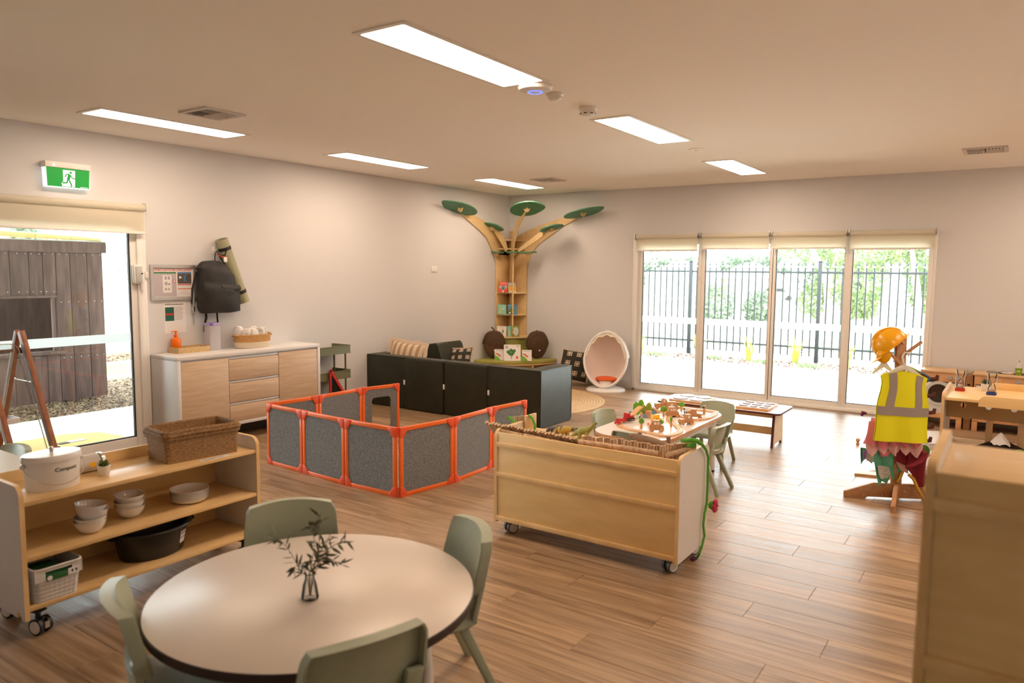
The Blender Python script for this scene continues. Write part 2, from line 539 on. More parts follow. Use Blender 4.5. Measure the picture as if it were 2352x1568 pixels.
# openings
LW0, LW1, LWT = .80, 3.60, 2.07
FW0, FW1, FWT = -4.30, -.79, 2.06
w = MB()
w.box(XL - .14, XL, YB, LW0, 0, HC); w.box(XL - .14, XL, LW1, YW + .14, 0, HC); w.box(XL - .14, XL, LW0, LW1, LWT, HC)
struct('wall_left', w, WALL)
w = MB()
w.box(XL, FW0, YW, YW + .14, 0, HC); w.box(FW1, XR, YW, YW + .14, 0, HC); w.box(FW0, FW1, YW, YW + .14, FWT, HC)
struct('wall_far', w, WALL)
struct('wall_right', MB().box(XR, XR + .1, YB, YW + .14, 0, HC), WALL)
struct('wall_rear', MB().box(XL - .14, XR, YB - .1, YB, 0, HC), WALL)
w = MB().box(XL, XL + .012, LW1 + .05, YW, 0, .11, .003)
struct('baseboard_left', w, SKIRT)
w = MB().box(XL, FW0 - .03, YW - .012, YW, 0, .11, .003); w.box(FW1 + .03, XR, YW - .012, YW, 0, .11, .003)
struct('baseboard_far', w, SKIRT)

# far window wall: four sliding panels
win = thing('window_2', None, None, (FW0, YW, 0), world=True, kind='structure')
m = MB()
m.box(FW0, FW0 + .045, YW - .03, YW + .13, 0, FWT, .004); m.box(FW1 - .045, FW1, YW - .03, YW + .13, 0, FWT, .004)
m.box(FW0, FW1, YW - .03, YW + .13, FWT - .05, FWT, .004)
m.box(FW0, FW1, YW - .03, YW + .13, 0, .022, .004); m.box(FW0, FW1, YW - .018, YW + .13, .022, .036, .003)
m.box(FW0 - .03, FW0, YW - .012, YW + .01, 0, FWT + .02, .003); m.box(FW1, FW1 + .03, YW - .012, YW + .01, 0, FWT + .02, .003)
m.build('frame', UPVC, win)
PX_ = [(-4.200, -3.430), (-3.336, -2.530), (-2.455, -1.685), (-1.600, -.832)]
for i, (a, c) in enumerate(PX_):
    y0 = YW + .012
    s = MB()
    la, lc = (.055 if i == 0 else .046), (.046 if i < 3 else .05)
    s.box(a - la, a, y0, y0 + .04, .034, FWT - .05, .005); s.box(c, c + lc, y0, y0 + .04, .034, FWT - .05, .005)
    s.box(a, c, y0 + .001, y0 + .039, .034, .092, .005); s.box(a, c, y0 + .001, y0 + .039, FWT - .11, FWT - .05, .005)
    so = s.build('sash', UPVC, win)
    g = MB()
    g.box(a, a + .007, y0 + .008, y0 + .03, .092, FWT - .11); g.box(c - .004, c, y0 + .008, y0 + .03, .092, FWT - .11); g.box(a, c, y0 + .008, y0 + .03, .092, .099)
    g.build('gasket', GASK, so, smooth=False)
    MB().box(a + .002, c - .002, y0 + .018, y0 + .024, .094, FWT - .112).build('pane', PANE, so, smooth=False)
    MB().box(a + .008, c - .005, y0 + .0165, y0 + .0175, .925, 1.005).build('safety_strip', STRIP, so, smooth=False)
    if i == 0: MB().box(c + .006, c + .028, y0 - .014, y0, 1.5, 1.57, .004).build('latch', UPVC, so)

# window of the near side: one sliding door
win = thing('window_1', None, None, (XL, LW1, 0), world=True, kind='structure')
m = MB()
m.box(XL - .13, XL + .022, LW1 - .052, LW1, 0, LWT, .004); m.box(XL - .13, XL + .022, LW0, LW0 + .05, 0, LWT, .004)
m.box(XL - .13, XL + .022, LW0, LW1, LWT - .05, LWT, .004); m.box(XL - .13, XL + .03, LW0, LW1, 0, .018, .003)
m.box(XL - .002, XL + .014, LW1, LW1 + .032, 0, LWT + .03, .003)
m.build('frame', UPVC, win)
m = MB()
m.box(XL - .045, XL - .002, 3.498, 3.55, .02, LWT - .05, .005); m.box(XL - .045, XL - .002, LW0 + .05, 3.498, .02, .108, .005)
m.box(XL - .045, XL - .002, LW0 + .05, 3.498, LWT - .12, LWT - .05, .005); m.box(XL - .045, XL - .002, 2.02, 2.09, .1, LWT - .1, .005)
so = m.build('sash', UPVC, win)
g = MB()
g.box(XL - .035, XL - .012, 3.488, 3.498, .108, LWT - .12); g.box(XL - .035, XL - .012, 2.09, 3.498, .108, .118)
g.build('gasket', GASK, so, smooth=False)
MB().box(XL - .026, XL - .020, LW0 + .05, 2.02, .11, LWT - .12).build('pane', PANE, so, smooth=False)
MB().box(XL - .026, XL - .020, 2.09, 3.49, .11, LWT - .12).build('pane', PANE, so, smooth=False)
MB().box(XL - .0195, XL - .0185, 2.09, 3.488, .955, 1.03).build('safety_strip', STRIP, so, smooth=False)

# roller blinds
BLF = mat('blind_fabric', (.90, .87, .78), .8, sub=.6, rgb2=None)
def blind(loc, x0, x1, z0, z1, along, label, edge):
    t = thing('roller_blind', label, 'blind', loc, world=True, group='roller blinds over the far windows' if along == 'x' else None)
    k = edge
    def B(mb, a, c, d0, d1, e0, e1, bev=0, mi=0):
        if along == 'x': mb.box(a, c, k - d1, k - d0, e0, e1, bev, mi=mi)
        else: mb.box(k + d0, k + d1, a, c, e0, e1, bev, mi=mi)
        return mb
    B(MB(), x0 + .012, x1 - .012, .036, .038, z0 + .02, z1).build('fabric', BLF, t, smooth=False)
    B(MB(), x0 + .01, x1 - .01, .028, .046, z0, z0 + .022, .004).build('bottom_bar', WHITE, t)
    P = (lambda a, d, z: (a, k - d, z)) if along == 'x' else (lambda a, d, z: (k + d, a, z))
    MB().cyl(P(x0 + .012, .042, z1 + .01), P(x1 - .012, .042, z1 + .01), .028, n=20).build('roller', BLF, t)
    for a in (x0, x1 - .006):
        B(MB(), a, a + .006, .0, .075, z1 - .02, z1 + .05, .001).build('bracket', CHROME if along == 'x' else WHITE, t)
    return t
BX = [(-4.275, -3.405), (-3.372, -2.515), (-2.492, -1.655), (-1.633, -.765)]
BLAB = ['cream roller blind over the far window beside the white egg chair', 'cream roller blind over the second far window from the egg chair',
        'cream roller blind over the third far window, above the puzzle bench end', 'cream roller blind over the far window behind the yellow hard hat']
for (a, c), lb, zb in zip(BX, BLAB, (1.862, 1.880, 1.880, 1.866)):
    blind((a, YW, 2.05), a, c, zb, 2.045, 'x', lb, YW - .03)
bl = blind((XL, LW1, 2.1), .8, 3.612, 1.885, 2.10, 'y', 'wide cream roller blind above the sliding door by the exit sign', XL + .02)
MB().tube([(XL + .06, 3.625, 2.09), (XL + .05, 3.627, 1.9), (XL + .045, 3.627, 1.55)], .0022, 6).build('chain', WHITE, bl)
MB().box(XL, XL + .03, 3.612, 3.64, 1.50, 1.56, .006).build('chain_holder', WHITE, bl)
t = thing('door_lock', 'white emergency release box fixed on the sliding door frame', 'lock', (XL, 3.545, 1.46), world=True)
MB().box(XL - .0, XL + .045, 3.50, 3.592, 1.455, 1.62, .012, 3).build('case', WHITE, t)
MB().box(XL + .044, XL + .05, 3.515, 3.572, 1.47, 1.605, .004).build('cover', mat('pale_grey_plastic', (.5, .51, .5), .3), t)
MB().cyl((XL + .05, 3.568, 1.545), (XL + .058, 3.568, 1.545), .006, n=10).build('button', BLACK, t)
MB().cyl((XL + .03, 3.575, 1.40), (XL + .03, 3.575, 1.456), .016, n=12).build('cord_stop', WHITE, t)

# ---------------------------------------------------------------- ceiling fittings
PEM = emitter('light_diffuser', (1.0, .745, .54), PANEL)
LAB = {1: 'long white ceiling light in the middle row, largest of all in view', 2: 'long white ceiling light next to the square vent above the exit sign',
       3: 'white ceiling light above the backpack, middle of the three along that wall', 4: 'white ceiling light in the corner above the tree bookcase',
       5: 'white ceiling light just past the round smoke detector', 6: 'white ceiling light above the far windows, smallest of the middle row'}
LPOS = {1: (-2.485, 3.16), 2: (-5.50, 3.37), 3: (-5.485, 5.655), 4: (-5.465, 7.985), 5: (-2.50, 5.508), 6: (-2.54, 7.935)}
for i in range(1, 7):
    x, y = LPOS[i]
    t = thing('ceiling_light', LAB[i], 'ceiling light', (x, y, HC), group='recessed rectangular ceiling lights')
    MB().ring(rr(.33, 1.235, .01), rr(.272, 1.172, .008), -.006, .004).build('frame', WHITE, t)
    MB().box(-.137, .137, -.587, .587, -.004, .0).build('diffuser', PEM, t)
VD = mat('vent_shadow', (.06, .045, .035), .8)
VSL = mat('vent_white', (.62, .58, .54), .5)
def vent(x, y, s, label, rz=0):
    t = thing('ceiling_vent', label, 'air vent', (x, y, HC), rz, 'square ceiling air vents')
    MB().ring(rr(2 * s, 2 * s, .004, 1), rr(2 * s - .07, 2 * s - .07, .003, 1), -.012, .002).build('frame', VSL, t)
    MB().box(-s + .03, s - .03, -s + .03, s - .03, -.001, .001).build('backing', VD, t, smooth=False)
    for qx, qy, d in ((0, 0, 0), (1, 0, 1), (0, 1, 1), (1, 1, 0)):
        q = MB()
        h = s - .04
        x0, y0 = -h + qx * (h + .004), -h + qy * (h + .004)
        L = h - .004
        for k in range(5):
            f = x0 + L * (k + .5) / 5 if d else y0 + L * (k + .5) / 5
            if d: q.bar((f, y0, -.006), (f, y0 + L, -.006), .026, .002, up=(.6 if qx else -.6, 0, .8))
            else: q.bar((x0, f, -.006), (x0 + L, f, -.006), .026, .002, up=(0, .6 if qy else -.6, .8))
        q.build('louvre', VSL, t, smooth=False)
vent(-4.83, 3.29, .165, 'square air vent in the ceiling next to the light nearest the exit sign')
vent(-4.82, 7.845, .165, 'square air vent in the ceiling beside the corner light above the tree bookcase')
vent(-.325, 7.885, .17, 'square air vent in the ceiling on its own near the far wall')
t = thing('access_point', 'round white wireless access point with a blue ring on the ceiling', 'access point', (-2.462, 3.847, HC))
MB().lathe([(0, 0), (.10, 0), (.105, -.012), (.095, -.026), (.05, -.036), (0, -.038)], 28).build('case', WHITE, t)
MB().lathe([(.036, -.0385), (.045, -.0375), (.046, -.040), (.036, -.0405)], 28).build('status_ring', emitter('blue_led', (.18, .24, 1), .5), t)
t = thing('sensor', 'small plain white ceiling sensor between the access point and smoke detector', 'sensor', (-2.462, 4.075, HC))
MB().lathe([(0, 0), (.056, 0), (.058, -.010), (.045, -.018), (.042, -.034), (.03, -.042), (0, -.044)], 24).build('case', WHITE, t)
t = thing('smoke_detector', 'white smoke detector with dark slots near the second middle light', 'smoke detector', (-2.482, 4.54, HC))
MB().lathe([(0, 0), (.062, 0), (.064, -.014), (.056, -.02), (.055, -.045), (.04, -.052), (0, -.054)], 24).build('case', WHITE, t)
for k in range(8):
    a = k * PI / 4 + .2
    MB().box(-.010, .010, -.001, .002, -.046, -.040, M=Matrix.Rotation(a, 4, 'Z') @ Matrix.Translation((0, -.0545, 0))).build('slot', BLACK, t, smooth=False)
t = thing('ceiling_speaker', 'small flat white disc on the ceiling between the last two middle lights', 'sprinkler', (-2.479, 6.578, HC))
MB().lathe([(0, 0), (.07, 0), (.068, -.006), (.02, -.008), (.016, -.014), (0, -.014)], 24).build('cover', mat('cream_disc', (.9, .88, .8), .5), t)

# ---------------------------------------------------------------- outdoors beyond the sliding door
CONC = mat('exposed_aggregate', (.42, .44, .40), .85, rgb2=(.66, .66, .60), sc_=(70, 70, 70), detail=2, lo=.4, hi=.6, randoff=False)
CONC2 = mat('pale_concrete', (.62, .61, .58), .85, rgb2=(.68, .67, .64), sc_=(3, 3, 3), randoff=False)
MULCHB = mat('mulch_bed', (.055, .035, .022), .95, rgb2=(.16, .11, .07), sc_=(40, 40, 40), randoff=False)
MULCH2 = mat('mulch_chips', (.16, .10, .06), .9, rgb2=(.42, .31, .19), sc_=(30, 30, 30), lo=.4, hi=.62)
MULCH3 = mat('garden_mulch', (.24, .15, .12), .9, rgb2=(.5, .38, .32), sc_=(22, 22, 22), lo=.4, hi=.62)
LAWN = mat('lawn', (.13, .27, .035), .9, rgb2=(.24, .38, .08), sc_=(30, 30, 30), bump=.5, bsc=(120, 120, 120), randoff=False)
DRYL = mat('dry_lawn', (.36, .30, .12), .9, rgb2=(.50, .36, .22), sc_=(1.2, 2.5, 1), lo=.35, hi=.6, randoff=False)
VERGE = mat('dry_verge', (.50, .47, .36), .9, rgb2=(.58, .56, .47), sc_=(.4, .4, .4), randoff=False)
KERB = mat('concrete_kerb', (.58, .55, .50), .85)
struct('path_side', MB().box(-8.56, XL - .14, -3, YW + 3, -.2, -.03), CONC)
struct('ground_side', MB().box(-30, -8.56, -8, 13.28, -.5, -.06), MULCHB)
struct('lawn_side', MB().box(-12.38, -10.98, -3, 14, -.2, -.012), LAWN)
struct('kerb_side', MB().box(-10.98, -10.86, -3, 14, -.2, .012, .01), KERB)
struct('kerb_fence', MB().box(-12.5, -12.38, -3, 14, -.2, .012, .01), KERB)
def chips(name, x0, x1, y0, y1, n, size, m, z, seed):
    rnd = random.Random(seed)
    mb = MB()
    for _ in range(n):
        p = Vector((rnd.uniform(x0, x1), rnd.uniform(y0, y1), z + rnd.uniform(0, .02)))
        a = Matrix.Rotation(rnd.uniform(0, 6.28), 3, 'Z') @ Vector((1, 0, rnd.uniform(-.5, .5)))
        c = a.cross(Vector((rnd.uniform(-.5, .5), 0, 1))).normalized()
        s, wd_ = size * rnd.uniform(.6, 1.5), size * rnd.uniform(.15, .35)
        v = [mb.bm.verts.new(q) for q in (p - a * s - c * wd_, p + a * s - c * wd_ * .4, p + a * s * .9 + c * wd_, p - a * s * .8 + c * wd_)]
        mb.bm.faces.new(v)
    return tag(mb.build(name, m, None, False), kind='stuff')
o = chips('mulch', -10.84, -8.57, 3.3, 6.6, 9000, .028, MULCH2, -.055, 3)
tag(o, 'brown bark mulch spread between the wooden cubby and the aggregate path', 'mulch')
o = chips('mulch', -13.9, -12.52, 5.5, 8.4, 2500, .03, MULCH2, -.055, 4)
tag(o, 'strip of bark mulch at the foot of the white plastic fence', 'mulch')
# unseen verandah roof, added and extended to shade the path and cubby
struct('roof_added_shade', MB().box(-9.7, XL - .14, -8, 9.0, 2.62, 2.74), WHITE)
t = thing('doormat', 'yellow coir doormat lying outside the sliding door', 'doormat', (-7.0, 2.9, -.03), world=True)
MB().prism([(-6.62, 2.2), (-6.62, 3.66), (-6.92, 3.72), (-7.36, 3.66), (-7.52, 3.42), (-7.55, 2.2)], -.03, -.008, bev=.004).build('pile', mat('coir', (.50, .33, .10), .95, rgb2=(.62, .44, .17), sc_=(90, 90, 90), bump=.5, bsc=(160, 160, 160)), t)
MB().box(-7.16, -7.10, 3.18, 3.27, -.008, -.002).build('label', DARK, t); MB().box(-7.17, -7.11, 3.27, 3.42, -.008, -.001).build('label', PAPER, t)
# cubby house
CUB = mat('weathered_cubby_board', (.085, .050, .042), .85, rgb2=(.15, .092, .078), sc_=(20, 20, 3), detail=5, objvar=.22, bump=.3, bsc=(30, 30, 6))
t = thing('cubby_house', 'dark timber cubby house of upright boards with a serving window', 'playhouse', (-10.0, 4.0, -.06), world=True)
CX = -9.5
seams = [4.862, 4.672, 4.472, 4.312, 4.168, 4.018, 3.818, 3.64, 3.45, 3.26, 3.08, 2.9, 2.7, 2.5]
MB().box(CX - .03, CX + .02, 2.3, 4.905, 1.765, 1.898, .004).build('fascia_board', CUB, t)
for a, c in zip(seams, seams[1:]):
    g = .004
    if a > 4.35: MB().box(CX - .028, CX + random.uniform(-.003, .004), c + g, a - g, -.02, 1.77, .003).build('board', CUB, t)
    else:
        MB().box(CX - .028, CX + random.uniform(-.003, .004), c + g, a - g, 1.24, 1.77, .003).build('board', CUB, t)
        MB().box(CX - .028, CX + random.uniform(-.003, .004), c + g, a - g, -.02, .55, .003).build('board', CUB, t)
MB().box(CX - .03, CX + .01, 4.245, 4.275, .55, 1.25, .003).build('window_post', CUB, t)
MB().box(CX - .03, CX + .015, 2.4, 4.31, 1.225, 1.255, .003).build('window_head', CUB, t)
MB().box(CX - .1, CX + .06, 2.4, 4.36, .555, .59, .004).build('counter_board', CUB, t)
for k in range(8): MB().box(CX - .06 - k * .16 - .15, CX - .06 - k * .16, 4.835, 4.86, -.02, 1.77).build('board', CUB, t)
for k in range(5): MB().box(CX - 1.32, CX - 1.29, 4.82 - k * .165, 4.98 - k * .165, -.02, 1.77).build('board', CUB, t)
MB().box(CX - 1.32, CX - 1.29, 2.3, 4.15, -.02, .6).build('back_boards', CUB, t); MB().box(CX - 1.34, CX - 1.27, 3.90, 3.96, .6, 1.4).build('post', WHITE, t)
MB().box(CX - 1.32, CX - 1.29, 2.3, 4.15, 1.4, 1.77).build('back_boards', CUB, t)
MB().box(CX - 1.4, CX + .01, 2.3, 4.9, 1.885, 1.91).build('roof', mat('roof_sheet', (.55, .55, .5), .6), t)
BAMB = mat('yellow_bamboo', (.80, .56, .20), .5, rgb2=(.86, .68, .33), sc_=(10, 3, 10))
ys = [4.86, 4.5, 4.1, 3.69, 3.2, 2.7]
for k, (a, c) in enumerate(zip(ys, ys[1:])):
    MB().cyl((CX - .02, a - .003, 1.93 + .012 * k), (CX - .02, c + .003, 1.942 + .012 * k), .022 + .005 * k, .026 + .005 * k, n=12).build('bamboo_pole', BAMB, t)
nl = MB()
for y_ in seams[:-1]:
    for z_ in ((1.74, 1.30) if y_ < 4.35 else (1.74, 1.17, .5)):
        for d_ in (-.035, -.12): nl.cyl((CX, y_ + d_, z_), (CX + .006, y_ + d_, z_), .005, n=6)
tag(nl.build('screw', CHROME, t), kind='stuff')
# white plastic fence
t = thing('plastic_fence', 'white plastic fence with a slotted top beyond the cubby house', 'fence', (-14, 7.5, -.06), world=True)
FX = -14.0
MB().box(FX - .05, FX + .05, 4.0, 10.5, 1.675, 1.79, .006).build('top_rail', WHITE, t)
MB().box(FX - .05, FX + .05, 4.0, 10.5, 1.20, 1.325, .006).build('middle_rail', WHITE, t)
MB().box(FX - .05, FX + .05, 4.0, 10.5, .0, .14, .006).build('bottom_rail', WHITE, t)
pk = MB().box(-.012, .012, -.052, .052, 1.32 + .06, 1.68 + .06, .003)
pk = pk.build('slat', WHITE); pkm = pk.data; bpy.data.objects.remove(pk)
pb = MB().box(-.015, .015, -.148, .148, .19, 1.27, .004).build('board', WHITE); pbm = pb.data; bpy.data.objects.remove(pb)
y = 6.0
k = 0
while y < 10.4:
    inst('slat', pkm, t, (0, y - 7.5, 0))
    y += .172
y = 4.15
while y < 10.5:
    inst('board', pbm, t, (0, y - 7.5, 0)); y += .3
GUM = mat('gum_foliage', (.13, .19, .07), .7, rgb2=(.26, .33, .15), sc_=(3, 3, 3), objvar=.15, sub=.25)
GUM2 = mat('grey_green_foliage', (.16, .22, .14), .7, rgb2=(.28, .35, .25), sc_=(3, 3, 3), objvar=.15, sub=.25)
BARK = mat('pale_bark', (.55, .49, .42), .8, rgb2=(.38, .30, .25), sc_=(4, 4, 1))
BARK2 = mat('brown_bark', (.26, .17, .12), .8, rgb2=(.36, .25, .18), sc_=(6, 6, 1))
def tree(name, label, loc, trunk, crowns, n, size, m, bark, seed, group=None, cat='tree'):
    t = thing(name, label, cat, loc, world=True, group=group)
    if trunk:
        tb = MB()
        for pts, r in trunk: tb.tube(pts, [r * (1 - .6 * k / (len(pts) - 1)) for k in range(len(pts))], 8)
        tb.build('trunk', bark, t)
    f = MB()
    for k, (c, rad) in enumerate(crowns): leaves(f, c, rad, n, size, seed + k)
    f.build('crown', m, t, smooth=False)
    return t
tree('garden_tree', 'leafy tree showing above the white plastic fence beside the window frame', (-19.5, 11.0, -.06), [([(-19.5, 11.0, -.06), (-19.4, 11, 1.2), (-19.3, 11.1, 2.1)], .09)], [((-19.3, 11.2, 1.75), (1.0, 1.1, .7)), ((-19.2, 11.6, 2.6), (.8, .8, .8))], 800, .11, GUM2, BARK2, 11)
tree('garden_tree', 'tree whose crown shows above the yellow bamboo on the cubby roof', (-21, 9.2, -.06), [([(-21, 9.2, -.06), (-21, 9.2, 2.0)], .1)], [((-21, 9.3, 2.15), (1.0, 1.1, .28)), ((-21.2, 8.9, 2.35), (.5, .35, .3))], 420, .11, GUM2, BARK2, 15)

# ---------------------------------------------------------------- outdoors beyond the far windows
struct('path_far', MB().box(XL - .14, 6, YW + .13, 11.66, -.2, -.03), CONC2)
struct('lawn_far', MB().box(-16, 6, 11.66, 13.28, -.2, -.035), DRYL)
struct('ground_bed', MB().box(-16, 6, 13.28, 14.95, -.2, -.065), MULCHB)
o = chips('garden_mulch', -7.4, -1.1, 13.3, 14.36, 7000, .032, MULCH3, -.06, 5)
tag(o, 'reddish bark mulch in the garden bed along the black fence', 'mulch')
tm = MB()
b = tm.bm
V = [b.verts.new(p) for p in ((-120, 14.9, -.12), (80, 14.9, -.12), (160, 130, -2.5), (-220, 130, -2.5))]
b.faces.new(V[::-1])
tm.merge(bmesh.new())
struct('terrain', tm, VERGE)
t = thing('doormat', 'coir doormat lying outside the far windows', 'doormat', (-3.1, 10.2, -.03), world=True)
MB().box(-3.47, -2.70, 9.95, 10.37, -.03, -.012, .005).build('pile', bpy.data.materials['coir'], t)
FEN = mat('black_steel', (.018, .024, .026), .5)
t = thing('picket_fence', 'black steel picket fence with spear tops beyond the far windows', 'fence', (-5.46, 14.4, -.06), world=True)
FY = 14.4
K = FY / 14.0
for z0, z1 in ((1.565, 1.605), (.185, .225)): MB().box(-9, .6, FY - .02, FY + .02, z0 + .02, z1 + .02, .003).build('rail', FEN, t)
pk = MB().box(-.0125, .0125, -.0125, .0125, .06, 1.70)
pk.cyl((0, 0, 1.735), (0, 0, 1.80), .024, .001, 8); pk.cyl((0, 0, 1.73), (0, 0, 1.736), .012, .024, 8); pk.cyl((0, 0, 1.69), (0, 0, 1.73), .011, .012, 8)
pk = pk.build('picket', FEN, smooth=False); pkm = pk.data; bpy.data.objects.remove(pk)
cap = MB().box(-.0135, .0135, -.0135, .0135, 1.695, 1.722).build('collar', ALU, smooth=False); capm = cap.data; bpy.data.objects.remove(cap)
posts = [-5.46 - 2.43, -5.46, -3.015, -3.015 + 2.44]
for i in range(len(posts) - 1):
    a, c = posts[i], posts[i + 1]
    n = 19
    for k in range(1, n):
        x = a + (c - a) * k / n
        q = inst('picket', pkm, t, (x + 5.46, 0, .06))
        e = bpy.data.objects.new('collar', capm); COL.objects.link(e); e.parent = q
for a in posts:
    q = MB().box(a - .033, a + .033, FY - .033, FY + .033, -.06, 1.79, .003); q.box(a - .037, a + .037, FY - .037, FY + .037, 1.785, 1.815, .004)
    q.build('post', FEN, t)
struct('kerb_plinth', MB().box(-9, .6, FY + .05, FY + .17, -.2, .07, .01), mat('white_plinth', (.8, .8, .78), .7))
TUFT = mat('lime_grass_blades', (.50, .58, .10), .7, sub=.3)
for k, (x, y, hh) in enumerate(((-6.32, 13.95, .42), (-5.12, 14.05, .55), (-4.12, 13.95, .5), (-3.32, 14.15, .55), (-2.42, 13.95, .52))):
    t = thing('grass_tuft', ('yellow-green grass tuft seen at the egg chair edge of the far windows', 'yellow-green grass tuft seen next to the thick fence post at the first mullion', 'yellow-green grass tuft seen through the middle of the second far window',
        'yellow-green grass tuft seen through the third far window near its fence post', 'yellow-green grass tuft seen through the window behind the hard hat')[k], 'plant', (x, y, -.06), group='grass tufts along the black fence')
    g = MB()
    rnd = random.Random(40 + k)
    for _ in range(46):
        a = rnd.uniform(0, 6.28); s = rnd.uniform(.04, .2); h2 = hh * rnd.uniform(.3, 1)
        d = Vector((math.cos(a), math.sin(a), 0)); q = Vector((-d.y, d.x, 0)) * .008
        p0 = d * rnd.uniform(0, .05); p1 = p0 + d * s * .4 + Vector((0, 0, h2 * .7)); p2 = p0 + d * s + Vector((0, 0, h2))
        v = [g.bm.verts.new(z) for z in (p0 - q, p0 + q, p1 + q, p1 - q, p2)]
        g.bm.faces.new(v[:4]); g.bm.faces.new((v[3], v[2], v[4]))
    g.build('blades', TUFT, t, smooth=False)
GC = mat('ground_cover', (.16, .30, .10), .8, rgb2=(.3, .42, .2), sc_=(20, 20, 20))
for k, (x, y, rx) in enumerate(((-5.95, 13.75, .38), (-4.72, 13.85, .14), (-3.78, 13.75, .22), (-2.95, 13.6, .3))):
    t = thing('ground_cover', ('wide low green creeper on the mulch seen through the first far window', 'small low green creeper seen through the second far window', 'low green creeper on the mulch at the start of the third far window', 'low green creeper on the mulch at the end of the third far window')[k], 'plant', (x, y, -.06), group='low plants in the far garden bed')
    g = MB(); leaves(g, (0, 0, .04), (rx, .16, .05), 420, .022, 60 + k, shell=.1); g.build('leaves', GC, t, smooth=False)
# shrubs, gums, houses, car and pole beyond the fence
def gz(y): return -.12 - (y - 14.9) * 2.38 / 115
for k, (x, y, r, h) in enumerate(((-9.6, 28, .8, .95), (-8.1, 28.5, .62, .8))):
    lb = ('rounded grey-green shrub beyond the fence in line with the second window', 'smaller grey-green shrub beyond the fence beside the first mullion of the third window')[k]
    tree('shrub', lb, (x, y, gz(y)), None, [((x, y, gz(y) + h * .75), (r, r, h))], 2600, .09, GUM2, BARK, 70 + k, None, 'shrub')
def P(x, y, Y): return px(x, y, Y=Y)
tree('gum_tree', 'gum tree with a pale leaning trunk beyond the fence', tuple(P(1906, 808, 17)), [([P(1906, 808, 17), P(1900, 640, 17), P(1872, 590, 17), P(1845, 520, 17)], .10), ([P(1902, 680, 17), P(1912, 620, 17.2), P(1930, 560, 17.3)], .05)],
     [(P(1850, 560, 17.5), (.62, .5, .55)), (P(1915, 640, 17.2), (.42, .4, .6)), (P(1870, 690, 17.3), (.40, .4, .42)), (P(1930, 560, 18), (.5, .5, .5)), (P(1800, 550, 18.5), (.4, .4, .35))], 620, .07, GUM, BARK, 80)
tree('gum_tree', 'gum tree with a brown trunk beyond the fence at the last window', tuple(P(2112, 780, 22)), [([P(2112, 780, 22), P(2106, 660, 22), P(2098, 600, 22), P(2090, 540, 22)], .11)],
     [(P(2130, 600, 23), (.7, .5, .7)), (P(2075, 570, 22.5), (.55, .5, .45)), (P(2125, 680, 23), (.4, .4, .5))], 900, .08, GUM, BARK2, 90)
tree('gum_tree', 'pale green weeping gum beyond the fence between the last two windows', tuple(P(1996, 784, 20)), [([P(1996, 784, 20), P(1990, 650, 20), P(1985, 560, 20)], .06)],
     [(P(1985, 650, 20), (.55, .5, .95)), (P(2020, 580, 20.5), (.6, .5, .5)), (P(1975, 700, 20), (.5, .4, .4))], 900, .075, GUM, BARK, 97)
for k, (x0, x1) in enumerate(((-68, -54), (-50, -42), (-38, -29), (-25, -16), (-12, -3))):
    f = thing('treeline_tree', 'hazy grey-green tree on the horizon, ' + ('outermost beyond the egg chair window', 'behind the hipped pale house', 'behind the brick pier house', 'behind the white car', 'beyond the gum trees')[k], 'tree', ((x0 + x1) / 2, 112, -2.1), world=True, group='trees along the horizon')
    g = MB()
    rnd = random.Random(200 + k)
    for j in range(5):
        x = x0 + (x1 - x0) * (j + .5) / 5
        leaves(g, (x, 112 + rnd.uniform(-4, 4), rnd.uniform(.6, 1.8)), (1.9, 2, rnd.uniform(2.6, 4.6)), 420, .55, 210 + k * 9 + j)
    g.build('crown', GUM2, f, smooth=False)
HW, HR, HB = mat('house_render', (.72, .72, .70), .8), mat('pale_roof_tiles', (.66, .68, .70), .7), mat('orange_brick', (.55, .22, .09), .8)
def house(loc, w, d, hw, hr, label, brick):
    x, y, z = loc
    t = thing('house', label, 'house', (x + w / 2, y, z), world=True)
    MB().box(x + .4, x + w - .4, y, y + d, z, z + hw).build('walls', HW, t, smooth=False)
    r = MB(); b = r.bm
    v = [b.verts.new(q) for q in ((x, y - .5, z + hw), (x + w, y - .5, z + hw), (x + w, y + d + .5, z + hw), (x, y + d + .5, z + hw), (x + w * .4, y + d / 2, z + hr), (x + w * .6, y + d / 2, z + hr))]
    for q in ((0, 1, 5, 4), (1, 2, 5), (2, 3, 4, 5), (3, 0, 4), (0, 3, 2, 1)): b.faces.new([v[k] for k in q])
    r.build('roof', HR, t, smooth=False)
    for k in range(3):
        a = x + w * (.3 + .22 * k)
        wn = MB().box(a, a + w * .12, y - .06, y, z + hw * .4, z + hw * .8).build('window', GREYINK, t, smooth=False)
    if brick:
        MB().box(x + w * .18, x + w * .26, y - .2, y, z, z + hw).build('brick_pier', HB, t, smooth=False)
        MB().box(x + w * .05, x + w * .24, y - 1.2, y - 1.0, z, z + hw * .4).build('garden_wall', HB, t, smooth=False)
house((-31.6, 90, -1.75), 7.4, 8, 2.5, 4.45, 'pale house with an orange brick pier beyond the second window', True)
house((-41.5, 92, -1.75), 8.6, 8, 2.9, 4.7, 'pale house with a hipped roof beyond the window beside the egg chair', False)
t = thing('car', 'white car parked far beyond the fence', 'car', (-22.6, 86, -1.6), PI * .12)
MB().prism([(-2, .3), (-2, .85), (-1.6, 1.0), (-1.1, 1.5), (.6, 1.5), (1.2, .98), (2, .85), (2.05, .3)], -.8, .8, 'y', .08).build('body', WHITE, t)
MB().prism([(-1.45, 1.0), (-1.05, 1.42), (.55, 1.42), (1.05, 1.0)], -.82, .82, 'y').build('windows', BLACK, t)
